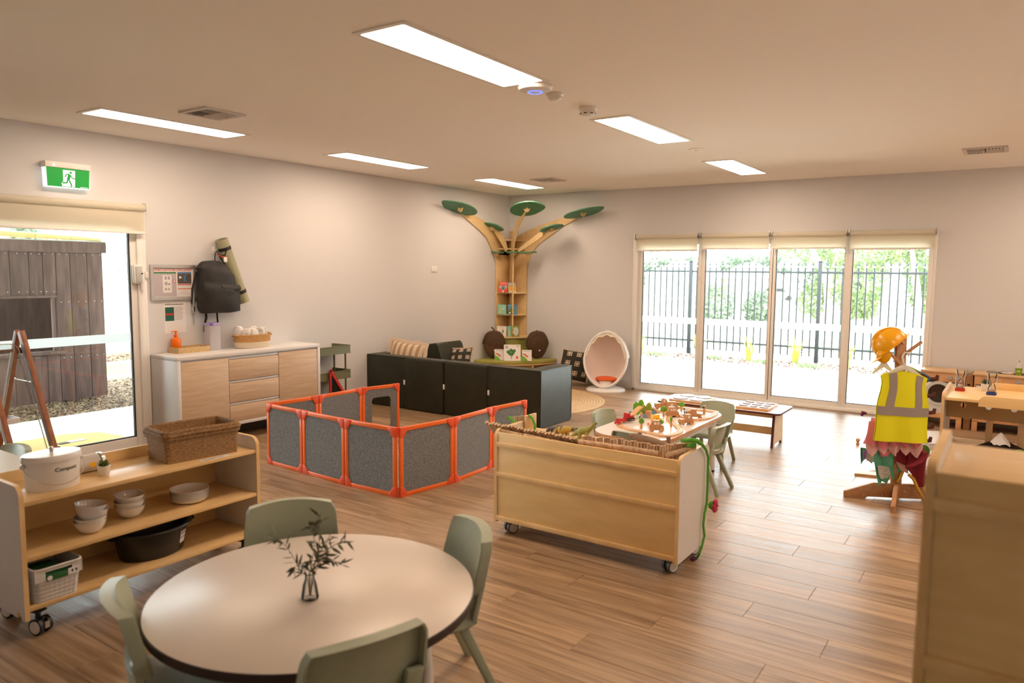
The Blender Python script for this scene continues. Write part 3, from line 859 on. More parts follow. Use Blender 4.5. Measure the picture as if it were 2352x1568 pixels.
for sx in (-1.25, 1.3):
    for sy in (-.8, .8): MB().cyl((sx, sy - .08, .32), (sx, sy + .08, .32), .32, n=16).build('wheel', BLACK, t)
MB().box(-2.03, -1.98, -.75, -.5, .7, .85).build('tail_light', REDINK, t)
t = thing('power_pole', 'pale power pole with wires beyond the window beside the egg chair', 'pole', tuple(P(1568, 668, 60)), world=True)
b0 = P(1568, 668, 60)
MB().tube([b0, P(1569, 560, 60)], .12, 8).build('pole', BARK, t)
MB().bar(P(1560, 574, 60), P(1580, 574, 60), .08, .08).build('crossarm', BARK, t)
for k in range(3):
    MB().tube([P(1450, 586 + k * 9, 66), P(1510, 583 + k * 7, 63), P(1569, 574 + k * 5, 60), P(1690, 580 + k * 4, 62)], .02, 4).build('wire', WHITE, t)
t = thing('street_lamp', 'curved white street lamp beyond the second window', 'street lamp', tuple(P(1733, 680, 55)), world=True)
MB().tube([P(1733, 680, 55), P(1733, 605, 55), P(1737, 590, 55), P(1745, 581, 55), P(1760, 578, 55)], .06, 6).build('pole', WHITE, t)

# ---------------------------------------------------------------- wall things by the sliding door
t = thing('exit_sign', 'green lit running man exit sign on the wall above the sliding door', 'exit sign', (XL, 2.985, 2.22), world=True)
EXG = bpy.data.materials.new('exit_green')
EXG = mat('exit_green', (.002, .20, .025), .4, emit=.28)
EXW = mat('exit_white', (.85, .9, .85), .4, emit=.25)
F0 = XL + .075
MB().box(XL, F0 + .01, 2.812, 3.155, 2.372, 2.418, .004).build('housing', WHITE, t)
sx_ = .012
MB().prism([(XL + .0, 2.372), (F0 - .002, 2.372), (F0 - .012, 2.222), (XL + .012, 2.222)], 2.822, 3.148, 'y').build('light_box', EXW, t)
def ex(y, z): return (F0 - .012 + (z - 2.222) / .15 * .010 + .001, y, z)
fp = MB(); b = fp.bm
v = [b.verts.new(ex(y, z)) for y, z in ((2.83, 2.228), (3.145, 2.228), (3.148, 2.372), (2.822, 2.372))]; b.faces.new(v)
fp.build('green_face', EXG, t, smooth=False)
def picto(pts, name, m, k):
    q = MB(); bb = q.bm
    vv = [bb.verts.new(Vector(ex(2.945 + y * .1, 2.232 + z * .13)) + Vector((.0008 * k, 0, 0))) for y, z in pts]
    f = bb.faces.new(vv); bmesh.ops.triangulate(bb, faces=[f])
    return q.build(name, m, t, smooth=False)
picto([(-.05, .0), (.90, .0), (.92, .98), (.0, .98), (.02, .30), (-.12, .18)], 'doorway', EXW, 1)
def limb(pts, w, k=2):
    for (a, c) in zip(pts, pts[1:]):
        d = Vector((c[0] - a[0], (c[1] - a[1]) * 1.3)); d.normalize(); n = Vector((-d.y, d.x / 1.3)) * w
        picto([(a[0] + n.x, a[1] + n.y), (a[0] - n.x, a[1] - n.y), (c[0] - n.x, c[1] - n.y), (c[0] + n.x, c[1] + n.y)], 'running_man', EXG, k)
picto([(.58 + .095 * math.cos(q * PI / 6), .85 + .075 * math.sin(q * PI / 6)) for q in range(12)], 'running_man', EXG, 2)
limb([(.5, .74), (.40, .44)], .11); limb([(.42, .46), (.66, .06)], .055); limb([(.36, .46), (.30, .22), (-.05, .21)], .055)
limb([(.54, .72), (.70, .52), (.92, .50)], .04); limb([(.48, .75), (.26, .74), (.16, .56)], .04); picto([(.54, 0), (.64, 0), (.72, .06), (.62, .06)], 'running_man', EXG, 2)
MB().box(F0 - .011, F0 - .0095, 3.075, 3.135, 2.233, 2.2365).build('small_print', EXW, t)
MB().ball((F0 + .01, 2.875, 2.39), .006, 8, 6).build('indicator', emitter('indicator', (.7, 1, .6), 4), t)

WX = XL + .002
t = thing('evacuation_sign', 'silver framed evacuation diagram hanging on the wall', 'framed sign', (XL, 3.886, 1.305), world=True)
fy0, fy1, fz0, fz1 = 3.665, 4.108, 1.306, 1.624
cyf, czf = (fy0 + fy1) / 2, (fz0 + fz1) / 2
MB().ring(rr(fy1 - fy0, fz1 - fz0, .004, 1, cyf, czf), rr(fy1 - fy0 - .055, fz1 - fz0 - .055, .003, 1, cyf, czf), XL, XL + .018, 'x').build('frame', ALU, t)
MB().box(XL, XL + .006, fy0 + .02, fy1 - .02, fz0 + .02, fz1 - .02).build('sheet', PAPER, t)
Mw = lambda y, z, d=.0066: frame3((XL + d, y, z), (0, 1, 0), (0, 0, 1))
words('EVACUATION DIAGRAM', .03, REDINK, t, Mw(3.881, 1.574), width=.365)
def flat(y0, y1, z0, z1, m, name='print', d=.0063, th=.0006):
    return MB().box(XL + d, XL + d + th, y0, y1, z0, z1).build(name, m, t, smooth=False)
flat(3.700, 3.912, 1.545, 1.558, GREENINK); flat(3.700, 3.912, 1.34, 1.543, mat('plan_lilac', (.50, .45, .49), .7)); flat(3.782, 3.866, 1.372, 1.53, PAPER, d=.0071)
for y_, z_, w_, h_ in ((3.80, 1.49, .02, .03), (3.83, 1.49, .02, .03), (3.80, 1.44, .025, .03), (3.832, 1.44, .02, .02), (3.80, 1.395, .02, .02), (3.83, 1.395, .016, .02)):
    flat(y_, y_ + w_, z_, z_ + h_, GREYINK, 'plan_room', .0079)
q = MB(); q.cyl((XL + .0075, 3.892, 1.475), (XL + .0083, 3.892, 1.475), .014, n=18); q.build('plan_mark', REDINK, t)
MB().cyl((XL + .0084, 3.892, 1.475), (XL + .0088, 3.892, 1.475), .009, n=18).build('plan_mark', PAPER, t)
flat(3.925, 4.062, 1.545, 1.558, BLUEINK); flat(3.925, 4.062, 1.452, 1.544, mat('aerial_photo', (.05, .045, .04), .7, rgb2=(.16, .12, .10), sc_=(60, 60, 60)))
flat(3.985, 4.008, 1.47, 1.532, BLUEINK, d=.0071); flat(3.925, 4.062, 1.440, 1.447, REDINK); flat(3.925, 4.062, 1.402, 1.409, mat('orange_ink', (.6, .12, .04), .6)); flat(3.94, 3.962, 1.5, 1.52, PAPER, d=.0071)
for k in range(3): flat(3.965 - .02 * k, 4.01 + .02 * k, 1.385 - k * .014, 1.387 - k * .014, GREYINK)
t = thing('notice', 'white paper notice with a dark green square taped under the evacuation diagram', 'notice', (XL, 3.894, 1.0), world=True)
MB().box(XL, XL + .0015, 3.786, 4.0, 1.004, 1.288).build('sheet', PAPER, t, smooth=False)
D = .0017
flat(3.795, 3.975, 1.262, 1.268, INK, d=D)
flat(3.797, 3.883, 1.115, 1.24, mat('notice_green', (.01, .10, .07), .6), d=D); flat(3.797, 3.883, 1.168, 1.184, REDINK, d=.0024)
for k in range(10): flat(3.89, 3.89 + .08 * (1 if k % 3 else .85), 1.236 - k * .0125, 1.240 - k * .0125, GREYINK, 'text_line', d=D)
for k in range(2): flat(3.795, 3.84 + .02 * k, 1.279 - k * .006, 1.282 - k * .006, GREYINK, 'text_line', d=D)
words('notice', .001, GREYINK, t, Mw(3.93, 1.278, .002), 'print', width=.001) if False else None
t = thing('power_point', 'small white switch plate on the bare wall beside the tree bookcase', 'switch', (XL, 7.541, 1.57), world=True)
MB().box(XL, XL + .009, 7.484, 7.598, 1.568, 1.644, .003).build('plate', WHITE, t)
for k in range(2):
    for j in range(2): MB().box(XL + .009, XL + .012, 7.505 + k * .042, 7.527 + k * .042, 1.585 + j * .03, 1.602 + j * .03, .001).build('rocker', UPVC, t)

# backpack, hook, yoga mat
t = thing('wall_hook', 'small white wall hook carrying the black backpack', 'hook', (XL, 4.30, 1.75), world=True)
MB().box(XL, XL + .01, 4.285, 4.32, 1.73, 1.80, .003).build('plate', WHITE, t)
MB().tube([(XL + .005, 4.302, 1.765), (XL + .05, 4.302, 1.757), (XL + .06, 4.302, 1.775)], .005, 8).build('peg', WHITE, t)
t = thing('backpack', 'black backpack with dangling straps hanging on the wall above the sideboard', 'backpack', (XL, 4.28, 1.18), world=True)
def pack(u, v):
    # u around, v up: soft body hanging askew
    a = 2 * PI * u
    z = 1.185 + v * .475
    w = (.205 - .03 * v) * (1 if v < .72 else max(.0, 1 - ((v - .72) / .28) ** 2) ** .5 * .78 + .22) * (1 if v > .06 else .9 + v * 1.6)
    dpt = (.075 + .022 * math.sin(PI * min(1, v * 1.1))) * (1 if v < .8 else 1 - (v - .8) * 1.6)
    c, s_ = math.cos(a), math.sin(a)
    y = 4.272 + (.5 - v) * .0 + w * math.copysign(abs(c) ** .75, c) - .012 * (v - .5) + (0.02 if v > .8 else 0) * -1
    x = XL + .09 + dpt * math.copysign(abs(s_) ** .7, s_)
    if s_ > .3 and v < .55: x += .022 * min(1, (.55 - v) * 12)
    z -= .03 * (y - 4.27) / .2 * v
    return (x, y, z)
m = MB().sheet(pack, 36, 22, wrap=True)
m.prism([pack(k / 36, 0)[:2] for k in range(36)], 1.18, 1.19, 'z')
m.build('bag', BLACKCLOTH, t, jig=.007)
def pocket(u, v):
    y = 4.24 + u * .205; z = 1.20 + v * .2
    return (XL + .195 + .022 * math.sin(PI * u) * math.sin(PI * min(1, v + .12)), y, z - .012 * u)
MB().sheet(pocket, 10, 8, .004).build('front_pocket', BLACKCLOTH, t, jig=.004)
MB().sheet(lambda u, v: (XL + .2 + .016 * math.sin(PI * v) - v * .02, 4.25 + u * .2, 1.40 + v * .05 - .02 * math.sin(PI * u) * (1 - v) - .01 * u), 10, 4, .004).build('pocket_flap', BLACKCLOTH, t, jig=.003)
MB().tube([(XL + .07, 4.265, 1.63), (XL + .055, 4.285, 1.72), (XL + .055, 4.302, 1.765), (XL + .06, 4.318, 1.72), (XL + .07, 4.38, 1.63)], .006, 8).build('hanging_loop', BLACKCLOTH, t)
MB().tube([(XL + .03, 4.10, 1.56), (XL + .02, 4.06, 1.4), (XL + .02, 4.055, 1.26)], .009, 6, flat=.4).build('shoulder_strap', BLACKCLOTH, t)
MB().tube([(XL + .06, 4.165, 1.20), (XL + .05, 4.175, 1.13), (XL + .05, 4.155, 1.06), (XL + .05, 4.153, 1.0)], .011, 6, flat=.35).build('dangling_strap', BLACKCLOTH, t)
MB().tube([(XL + .06, 4.285, 1.19), (XL + .05, 4.292, 1.13), (XL + .05, 4.298, 1.05)], .008, 6, flat=.35).build('dangling_strap', BLACKCLOTH, t)
MB().tube([(XL + .04, 4.062, 1.36), (XL + .03, 4.055, 1.22), (XL + .03, 4.062, 1.07)], .006, 6, flat=.4).build('lanyard', mat('grey_lanyard', (.3, .32, .3), .8), t)
MB().box(XL + .02, XL + .04, 4.047, 4.072, 1.17, 1.24, .004).build('clip', CHROME, t)
MB().box(XL + .165, XL + .168, 4.300, 4.336, 1.655, 1.70, .001).build('tag', PAPER, t)
MB().tube([(XL + .13, 4.26, 1.72), (XL + .15, 4.30, 1.70), (XL + .15, 4.33, 1.71)], .005, 6).build('tag_ribbon', REDINK, t)
t = thing('yoga_mat', 'rolled sage green yoga mat tucked behind the black backpack', 'yoga mat', (XL, 4.48, 1.27), world=True)
p0, p1 = Vector((XL + .062, 4.58, 1.268)), Vector((XL + .062, 4.352, 1.868))
MATG = mat('sage_foam', (.36, .36, .23), .8, bump=.15, bsc=(120, 120, 120))
MB().cyl(p0, p1, .058, n=28).build('roll', MATG, t)
q = MB(); ax = (p1 - p0).normalized()
sp = []
o1 = ax.orthogonal().normalized(); o2 = ax.cross(o1)
for k in range(50): sp.append(p1 + ax * .001 + (o1 * math.cos(k * .45) + o2 * math.sin(k * .45)) * (.01 + k * .00092))
q.tube(sp, .002, 5); q.build('spiral_edge', OLIVE, t)
for f in (.86, .17):
    c = p0.lerp(p1, f); MB().cyl(c - ax * .016, c + ax * .016, .0605, n=28).build('elastic_strap', BLACKCLOTH, t)
MB().tube([p0.lerp(p1, .86) + Vector((.055, -.02, 0)), (XL + .1, 4.36, 1.72), (XL + .06, 4.305, 1.72)], .008, 6, flat=.4).build('sling', BLACKCLOTH, t)

# ---------------------------------------------------------------- sideboard and what stands on it
t = thing('sideboard', 'white sideboard with limed oak doors and three drawers below the backpack', 'sideboard', (-6.16, 4.43, 0), world=True)
SX, S0, S1, SZ0, SZT = -5.95, 3.64, 5.225, .145, .828
q = MB(); q.box(XL + .005, SX, S0, S1, SZT - .035, SZT, .003); q.build('top', WLAM, t)
for a in (S0, S1 - .032): MB().box(XL + .012, SX, a, a + .032, SZ0, SZT - .035, .002).build('side_panel', WLAM, t)
MB().box(XL + .012, SX - .03, S0 + .032, S1 - .032, SZ0, SZT - .035).build('carcass', WLAM, t)
MB().box(XL + .012, SX, S0 + .032, S1 - .032, SZ0, SZ0 + .03, .002).build('bottom_rail', WLAM, t)
MB().box(XL + .03, XL + .14, S0 + .1, S1 - .1, 0, SZ0).build('shadow_gap_block', DARK, t)  # dark support block, added where the gap below is only shadow
ZD0, ZD1 = SZ0 + .034, SZT - .042
for a, c in ((S0 + .036, 4.146), (4.708, S1 - .036)): MB().box(SX - .028, SX - .004, a, c, ZD0, ZD1 - .006, .002).build('door', OAK, t)
dz = [ZD0, .358, .566, ZD1]
for k in range(3):
    d = MB().box(SX - .028, SX - .004, 4.151, 4.703, dz[k], dz[k + 1] - .028, .002).build('drawer', OAK, t)
    MB().box(SX - .028, SX - .010, 4.151, 4.703, dz[k + 1] - .024, dz[k + 1] - .006, .002).build('finger_pull', WLAM, d)
t = thing('tray', 'shallow straw tray on the sideboard under the orange pump bottle', 'tray', (-6.28, 3.97, SZT), world=True)
q = MB()
q.box(-6.362, -6.20, 3.805, 4.13, SZT, SZT + .008); q.build('base', STRAW, t)
q = MB().ring(rr(.165, .328, .012, 3, -6.281, 3.968), rr(.148, .31, .01, 3, -6.281, 3.968), SZT, SZT + .052); q.build('rim', STRAW, t, jig=.0015)
t = thing('pump_bottle', 'orange pump bottle standing in the straw tray', 'bottle', (-6.325, 3.86, SZT + .008), world=True)
OB = mat('orange_bottle', (.95, .21, .01), .3, sub=.2)
Mb = Matrix.Translation((-6.318, 3.862, SZT + .009))
MB().lathe([(0, 0), (.042, 0), (.046, .006), (.046, .1), (.042, .118), (.018, .128), (.017, .14), (0, .14)], 20, Mb, sx=.75).build('body', OB, t)
MB().lathe([(0, .139), (.019, .139), (.019, .155), (.008, .157), (.007, .178), (.016, .179), (.016, .19), (0, .191)], 16, Mb).bar(Mb @ Vector((0, 0, .186)), Mb @ Vector((0, -.042, .183)), .012, .009).build('pump', OB, t)
t = thing('container', 'frosted plastic container with a purple lid on the sideboard', 'container', (-6.27, 4.2, SZT), world=True)
FROST = mat('frosted_plastic', (.62, .61, .66), .35, alpha=.62)
q = MB().prism(rr(.095, .118, .012, 4, -6.26, 4.195), SZT, SZT + .235); q.build('body', FROST, t)
MB().prism(rr(.10, .124, .012, 4, -6.26, 4.195), SZT + .235, SZT + .258, bev=.003).build('lid', mat('lilac_lid', (.42, .36, .62), .35), t)
MB().box(-6.2085, -6.2075, 4.15, 4.162, SZT + .16, SZT + .215).build('handle_grip', GREYINK, t)
MB().box(-6.2095, -6.2085, 4.135, 4.17, SZT + .236, SZT + .257).build('lid_clip', mat('violet', (.16, .06, .5), .4), t)
t = thing('rope_basket', 'two-tone rope basket full of nappies on the sideboard', 'basket', (-6.18, 4.575, SZT), world=True)
Mb = Matrix.Translation((-6.185, 4.578, SZT))
MB().lathe([(0, 0), (.168, 0), (.182, .012), (.19, .062)], 36, Mb, sx=.62).lathe([(.19, .062), (.184, .062), (.176, .015), (0, .006)], 36, Mb, sx=.62).build('base_weave', ROPEW, t)
m = MB(); m.lathe([(.191, .06), (.196, .10), (.196, .128), (.19, .132), (.186, .125), (.184, .062)], 36, Mb, sx=.62); m.build('rim_weave', mat('tan_rope', (.44, .22, .07), .85, rgb2=(.58, .33, .13), sc_=(60, 60, 160), bump=.6, bsc=(120, 120, 160)), t, jig=.0015)
for s_ in (-1, 1): MB().tube([Mb @ Vector((.045 * k, s_ * (.19 + .014 * (1 - k * k)), .118 + .012 * (1 - k * k))) for k in (-1, -.5, 0, .5, 1)], .008, 8).build('handle', bpy.data.materials['tan_rope'], t)
NAP = mat('printed_nappy', (.72, .69, .66), .8, rgb2=(.42, .50, .50), sc_=(36, 36, 36), lo=.58, hi=.62)
spots = [(-.05, -.12, .10, .3, PAPER), (.03, -.09, .075, .9, NAP), (.0, -.01, .08, 1.4, NAP), (.03, .07, .085, .4, NAP), (-.05, .05, .09, 1.1, PAPER), (.0, .12, .085, .7, NAP), (.06, -.02, .07, 1.9, NAP)]
NL = ['white nappy roll at the sideboard corner side of the rope basket', 'printed nappy near the container side of the rope basket', 'printed nappy in the middle of the rope basket', 'printed nappy behind the yellow duck print in the rope basket',
      'plain white nappy at the back of the rope basket', 'printed nappy at the trolley side of the rope basket', 'printed nappy at the front of the rope basket']
for k, (a, c, h, rz_, mm) in enumerate(spots):
    n = thing('nappy', NL[k], 'nappy', (-6.185 + a, 4.578 + c, SZT + .03), rz_, 'nappies in the rope basket')
    MB().ball((0, 0, h), (.052, .036, .085), 12, 8, squash=.75).build('padding', mm, n, jig=.004)
    MB().tube([(.03 * math.cos(q), .022 * math.sin(q), h + .072) for q in [j * .9 for j in range(7)]], .006, 6).build('elastic_edge', PAPER, n)
t = thing('toy_duck', 'small yellow and blue toy sitting on top of the nappies', 'toy', (-6.12, 4.56, SZT + .13), world=True)
MB().ball((-6.115, 4.56, SZT + .152), (.016, .013, .02), 10, 8).build('head', YELLOW, t); MB().ball((-6.12, 4.563, SZT + .126), (.026, .03, .014), 10, 8).build('body', BLUEINK, t)

# trolley and folded panel
t = thing('trolley', 'olive green metal utility trolley standing beside the sideboard', 'trolley', (-6.2, 5.56, 0), world=True)
for z in (.675, .40, .125):
    cxT, cyT = -6.225, 5.545
    MB().box(-6.37 + .01, -6.08, 5.31, 5.78, z, z + .006, .002).build('tray_floor', OLIVE, t)
    MB().ring(rr(.30, .48, .03, 4, cxT, cyT), rr(.294, .474, .028, 4, cxT, cyT), z, z + .085).build('tray_wall', OLIVE, t)
    MB().tube([(a, c, z + .086) for a, c in rr(.30, .48, .03, 4, cxT, cyT)], .004, 6, closed=True).build('tray_lip', OLIVE, t)
for a in (-6.12, -6.30):
    for c in (5.35, 5.735): MB().tube([(a, c, .07), (a, c, .68)], .0105, 10).build('leg', OLIVE, t)
for a in (-6.12, -6.30):
    for c in (5.35, 5.735):
        w_ = MB().cyl((a - .011, c, .035), (a + .011, c, .035), .035, n=16); w_.cyl((a, c, .035), (a, c, .08), .009, n=8); w_.build('caster', BLACK, t)
t = thing('folded_tent', 'red edged black triangular toy panel leaning behind the trolley', 'toy', (-6.25, 5.66, 0), world=True)
pts = [(5.44, .0), (5.80, .0), (5.44, .52)]
MB().prism(pts, -6.05, -6.04, 'x').build('panel', BLACK, t)
MB().bar((-6.04, 5.80, .005), (-6.04, 5.44, .52), .02, .03).build('edge', REDINK, t); MB().bar((-6.04, 5.44, .0), (-6.04, 5.44, .52), .02, .02).build('edge', REDINK, t)

# ---------------------------------------------------------------- folding play pen: nine hinged felt screens
t = thing('playpen', 'orange framed grey felt folding screens standing in a U on the floor', 'play screen', (-4.3, 4.3, 0), world=True)
H_ = .50
def screen(P0, P1, hole=False, flip=1):
    a, c = Vector((*P0, 0)), Vector((*P1, 0))
    d = (c - a); L = d.length; d.normalize()
    M = Matrix(((d.x, -d.y, 0, a.x), (d.y, d.x, 0, a.y), (0, 0, 1, 0), (0, 0, 0, 1)))   # local x along the screen, z up
    g, w_, th = .004, .030, .022
    f = MB()
    if hole:
        f.ring(rr(L - 2 * g - .03, H_ - .03, .004, 5, L / 2, H_ / 2), rr(L * .50, H_ * .60, .035, 5, L / 2 + .005, H_ / 2 - .01), -.005, .005, 'y', M=M)
    else:
        f.box(g + .015, L - g - .015, -.005, .005, .015, H_ - .015, M=M)
    p = f.build('screen', FELT, t, smooth=False)
    for bx in ((g, L - g, 0, w_), (g, L - g, H_ - w_, H_)): MB().box(bx[0], bx[1], -th / 2, th / 2, bx[2], bx[3], .004, M=M).build('frame_bar', ORANGE, p)
    for x0 in (g, L - g - w_): MB().box(x0, x0 + w_, -th / 2 + .001, th / 2 - .001, w_, H_ - w_, .004, M=M).build('frame_bar', ORANGE, p)
    k = .072
    for cx_, sx in ((g - .001, 1), (L - g + .001, -1)):
        for cz_, sz in ((-.001, 1), (H_ + .001, -1)):
            MB().prism([(cx_, cz_), (cx_ + sx * k, cz_), (cx_ + sx * k, cz_ + sz * w_ * .55), (cx_ + sx * (w_ * .9), cz_ + sz * k), (cx_, cz_ + sz * k)], -th / 2 - .003, th / 2 + .003, 'y', bev=.002, M=M).build('corner_bracket', REDOR, p)
FP = [(-5.045, 3.862), (-4.572, 3.832), (-4.062, 3.795), (-3.545, 3.795)]
for a, c in zip(FP, FP[1:]): screen(a, c)
RP = [(-3.53, 3.80), (-3.452, 4.31), (-3.475, 4.83), (-3.435, 5.285)]
for a, c in zip(RP, RP[1:]): screen(a, c)
LP = [(-5.05, 3.88), (-5.008, 4.365), (-5.018, 4.895), (-4.925, 5.31)]
for k, (a, c) in enumerate(zip(LP, LP[1:])): screen(a, c, hole=(k == 2))

# ---------------------------------------------------------------- dark green foam seats
SF, SD, ST = 6.31, .62, .60
def block(t, name, x0, x1, y0, y1, z0, z1, bev=.025):
    o = MB().box(x0, x1, y0, y1, z0, z1, bev, 3).build(name, LEATHER, t)
    # raised seams along the upper and upright edges
    r = bev * .3
    q = MB()
    q.tube([(x0 + r, y0 + r, z1 - r), (x1 - r, y0 + r, z1 - r), (x1 - r, y1 - r, z1 - r), (x0 + r, y1 - r, z1 - r)], .004, 6, closed=True)
    for a in (x0 + r, x1 - r): q.tube([(a, y0 + r, z0 + .03), (a, y0 + r, z1 - r)], .004, 6)
    q.build('piping', LEATHER, o)
    return o
mods = [('dark green foam corner seat against the wall, seen from behind with a striped cushion', -6.36, -5.772, 0, 'a'), ('dark green foam seat block second from the wall in the row', -5.768, -5.198, -.01, 'b'),
        ('dark green foam seat block third from the wall in the row', -5.192, -4.59, .0, 'b'), ('dark green foam corner seat at the free end of the row', -4.575, -3.92, -.012, 'c')]
for lb, x0, x1, dy, kind in mods:
    t = thing('foam_seat', lb, 'foam seat', ((x0 + x1) / 2, SF + .3, 0), world=True, group='dark green foam seats in the book corner')
    y0 = SF + dy
    if kind == 'b': block(t, 'back', x0, x1, y0, y0 + .15, 0.0, ST)
    else:
        Lp = [(x0, y0), (x1, y0), (x1, y0 + .15), (x0 + .17, y0 + .15), (x0 + .17, y0 + SD), (x0, y0 + SD)] if kind == 'a' else [(x0, y0), (x1, y0), (x1, y0 + SD), (x1 - .17, y0 + SD), (x1 - .17, y0 + .15), (x0, y0 + .15)]
        o_ = MB().prism(Lp, 0, ST, bev=.016).build('back', LEATHER, t)
        q = MB(); r = .006
        q.tube([(a, c, ST - r) for a, c in Lp], .004, 6, closed=True)
        for a, c in Lp: q.tube([(a, c, .03), (a, c, ST - r)], .004, 6)
        q.build('piping', LEATHER, o_)
    if kind == 'a': block(t, 'seat', x0 + .172, x1, y0 + .152, y0 + SD, 0, .30)
    if kind == 'b': block(t, 'seat', x0, x1, y0 + .152, y0 + SD, 0, .30)
    if kind == 'c': block(t, 'seat', x0, x1 - .172, y0 + .152, y0 + SD, 0, .30)
    if kind != 'a' : MB().box(x0 - .006, x0 + .016, y0 - .006, y0 + .001, .285, .34, .001).build('care_tag', PAPER, t)
t = thing('foam_seat', 'dark green foam chair block with a sloping back beyond the row by the wall', 'foam seat', (-6.06, 7.2, 0), world=True, group='dark green foam seats in the book corner')
MB().prism([(-6.36, .02), (-5.84, .02), (-5.84, .40), (-5.935, .665), (-5.965, .69), (-6.30, .64), (-6.36, .60)], 7.10, 7.60, 'y', .02).build('back', LEATHER, t)

# cushions
STRIPE = mat('striped_linen', (.66, .55, .42), .9, rgb2=(.42, .27, .14), sc_=(1, 14, 1), detail=0, lo=.46, hi=.54, bump=.3, bsc=(150, 150, 150), randoff=False)
def wave_mat(name, c1, c2, freq, axes, thr=.2, c3=None):
    """woven stripes: two square waves multiplied"""
    m = bpy.data.materials.new(name); m.use_nodes = True
    T = m.node_tree; p = T.nodes['Principled BSDF']; p.inputs['Roughness'].default_value = .9
    tc = T.nodes.new('ShaderNodeTexCoord'); sp = T.nodes.new('ShaderNodeSeparateXYZ'); T.links.new(tc.outputs['UV'], sp.inputs[0])
    outs = []
    for ax, fr, th in axes:
        a = T.nodes.new('ShaderNodeMath'); a.operation = 'MULTIPLY'; T.links.new(sp.outputs[ax], a.inputs[0]); a.inputs[1].default_value = fr
        s_ = T.nodes.new('ShaderNodeMath'); s_.operation = 'SINE'; T.links.new(a.outputs[0], s_.inputs[0])
        g = T.nodes.new('ShaderNodeMath'); g.operation = 'GREATER_THAN'; T.links.new(s_.outputs[0], g.inputs[0]); g.inputs[1].default_value = th
        outs.append(g.outputs[0])
    x = outs[0]
    for o2 in outs[1:]:
        k = T.nodes.new('ShaderNodeMath'); k.operation = 'MAXIMUM'; T.links.new(x, k.inputs[0]); T.links.new(o2, k.inputs[1]); x = k.outputs[0]
    mx = T.nodes.new('ShaderNodeMix'); mx.data_type = 'RGBA'; mx.inputs[6].default_value = lin(c1); mx.inputs[7].default_value = lin(c2)
    T.links.new(x, mx.inputs[0]); T.links.new(mx.outputs[2], p.inputs['Base Color'])
    nz = T.nodes.new('ShaderNodeTexNoise'); nz.inputs['Scale'].default_value = 260; T.links.new(tc.outputs['Object'], nz.inputs['Vector'])
    bp = T.nodes.new('ShaderNodeBump'); bp.inputs['Strength'].default_value = .35; bp.inputs['Distance'].default_value = .004
    T.links.new(nz.outputs['Fac'], bp.inputs['Height']); T.links.new(bp.outputs[0], p.inputs['Normal'])
    return m
STRIPE = wave_mat('striped_linen', (.64, .52, .40), (.40, .26, .14), 1, [(0, 38, .1)])
PLAID = wave_mat('black_cream_plaid', (.68, .55, .40), (.032, .030, .024), 1, [(0, 19.5, .0), (1, 19.5, .0), (0, 75, .8), (1, 75, .8)])
def cushion(t, w, h, th, M, m, fringe=0, fm=None):
    q = MB(); b = bmesh.new(); N = 14
    uvl = b.loops.layers.uv.new('UVMap')
    def pt(u, v, s):
        x, y = u * 2 - 1, v * 2 - 1
        e = max(0, (1 - x * x)) ** .45 * max(0, (1 - y * y)) ** .45
        pinch = 1 - .07 * (1 - x * x) * abs(y) ** 3
        pin2 = 1 - .07 * (1 - y * y) * abs(x) ** 3
        return Vector((x * w / 2 * pin2, y * h / 2 * pinch, s * th / 2 * e))
    for s in (1, -1):
        V = [[b.verts.new(pt(i / N, j / N, s)) for j in range(N + 1)] for i in range(N + 1)]
        for i in range(N):
            for j in range(N):
                idx = [(i, j), (i + 1, j), (i + 1, j + 1), (i, j + 1)]
                if s < 0: idx = idx[::-1]
                f = b.faces.new([V[a][c] for a, c in idx])
                for lp, (a, c) in zip(f.loops, idx): lp[uvl].uv = (a / N, c / N)
    bmesh.ops.remove_doubles(b, verts=b.verts[:], dist=1e-5)
    q.merge(b, M)
    o = q.build('cover', m, t)
    if fringe:
        f = MB()
        rnd = random.Random(5)
        per = [(k / 40, 0, 0, -1) for k in range(40)] + [(1, k / 40, 1, 0) for k in range(40)] + [(1 - k / 40, 1, 0, 1) for k in range(40)] + [(0, 1 - k / 40, -1, 0) for k in range(40)]
        for u, v, dx, dy in per:
            p = pt(u, v, 1); d = Vector((dx + rnd.uniform(-.4, .4), dy + rnd.uniform(-.4, .4), rnd.uniform(-.3, .3))).normalized() * fringe * rnd.uniform(.7, 1.1)
            f.bar(M @ p, M @ (p + d), .009, .004)
        tag(f.build('fringe', fm or m, t, smooth=False), kind='stuff')
    return o
t = thing('cushion', 'beige striped cushion with a flanged edge on the foam seat by the wall', 'cushion', (-5.99, 6.6, .45), world=True)
M = frame3((-5.985, 6.58, .60), (1, .05, -.07), (.03, .30, 1))
cushion(t, .52, .27, .14, M, STRIPE)
q = MB()
loop_o, loop_i = [], []
for k in range(40):
    a = 2 * PI * k / 40
    c, s = math.cos(a), math.sin(a); e = 1 / max(abs(c), abs(s))
    loop_o.append((c * e * .30 * (1 + .02 * math.sin(a * 9)), s * e * .165 * (1 + .05 * math.sin(a * 7)))); loop_i.append((c * e * .25, s * e * .13))
q.ring(loop_o, loop_i, -.003, .003, M=M); q.build('flange', STRIPE, t, jig=.01)
t = thing('cushion', 'small black and cream checked cushion on a foam seat in the middle', 'cushion', (-5.8, 7.35, .3), world=True)
cushion(t, .30, .30, .13, frame3((-5.79, 7.36, .47), (1, .35, .1), (-.1, .35, 1)), PLAID, .02)
t = thing('cushion', 'large black and cream checked cushion with tufted edge leaning on the wall', 'cushion', (-5.02, 9.0, 0), world=True)
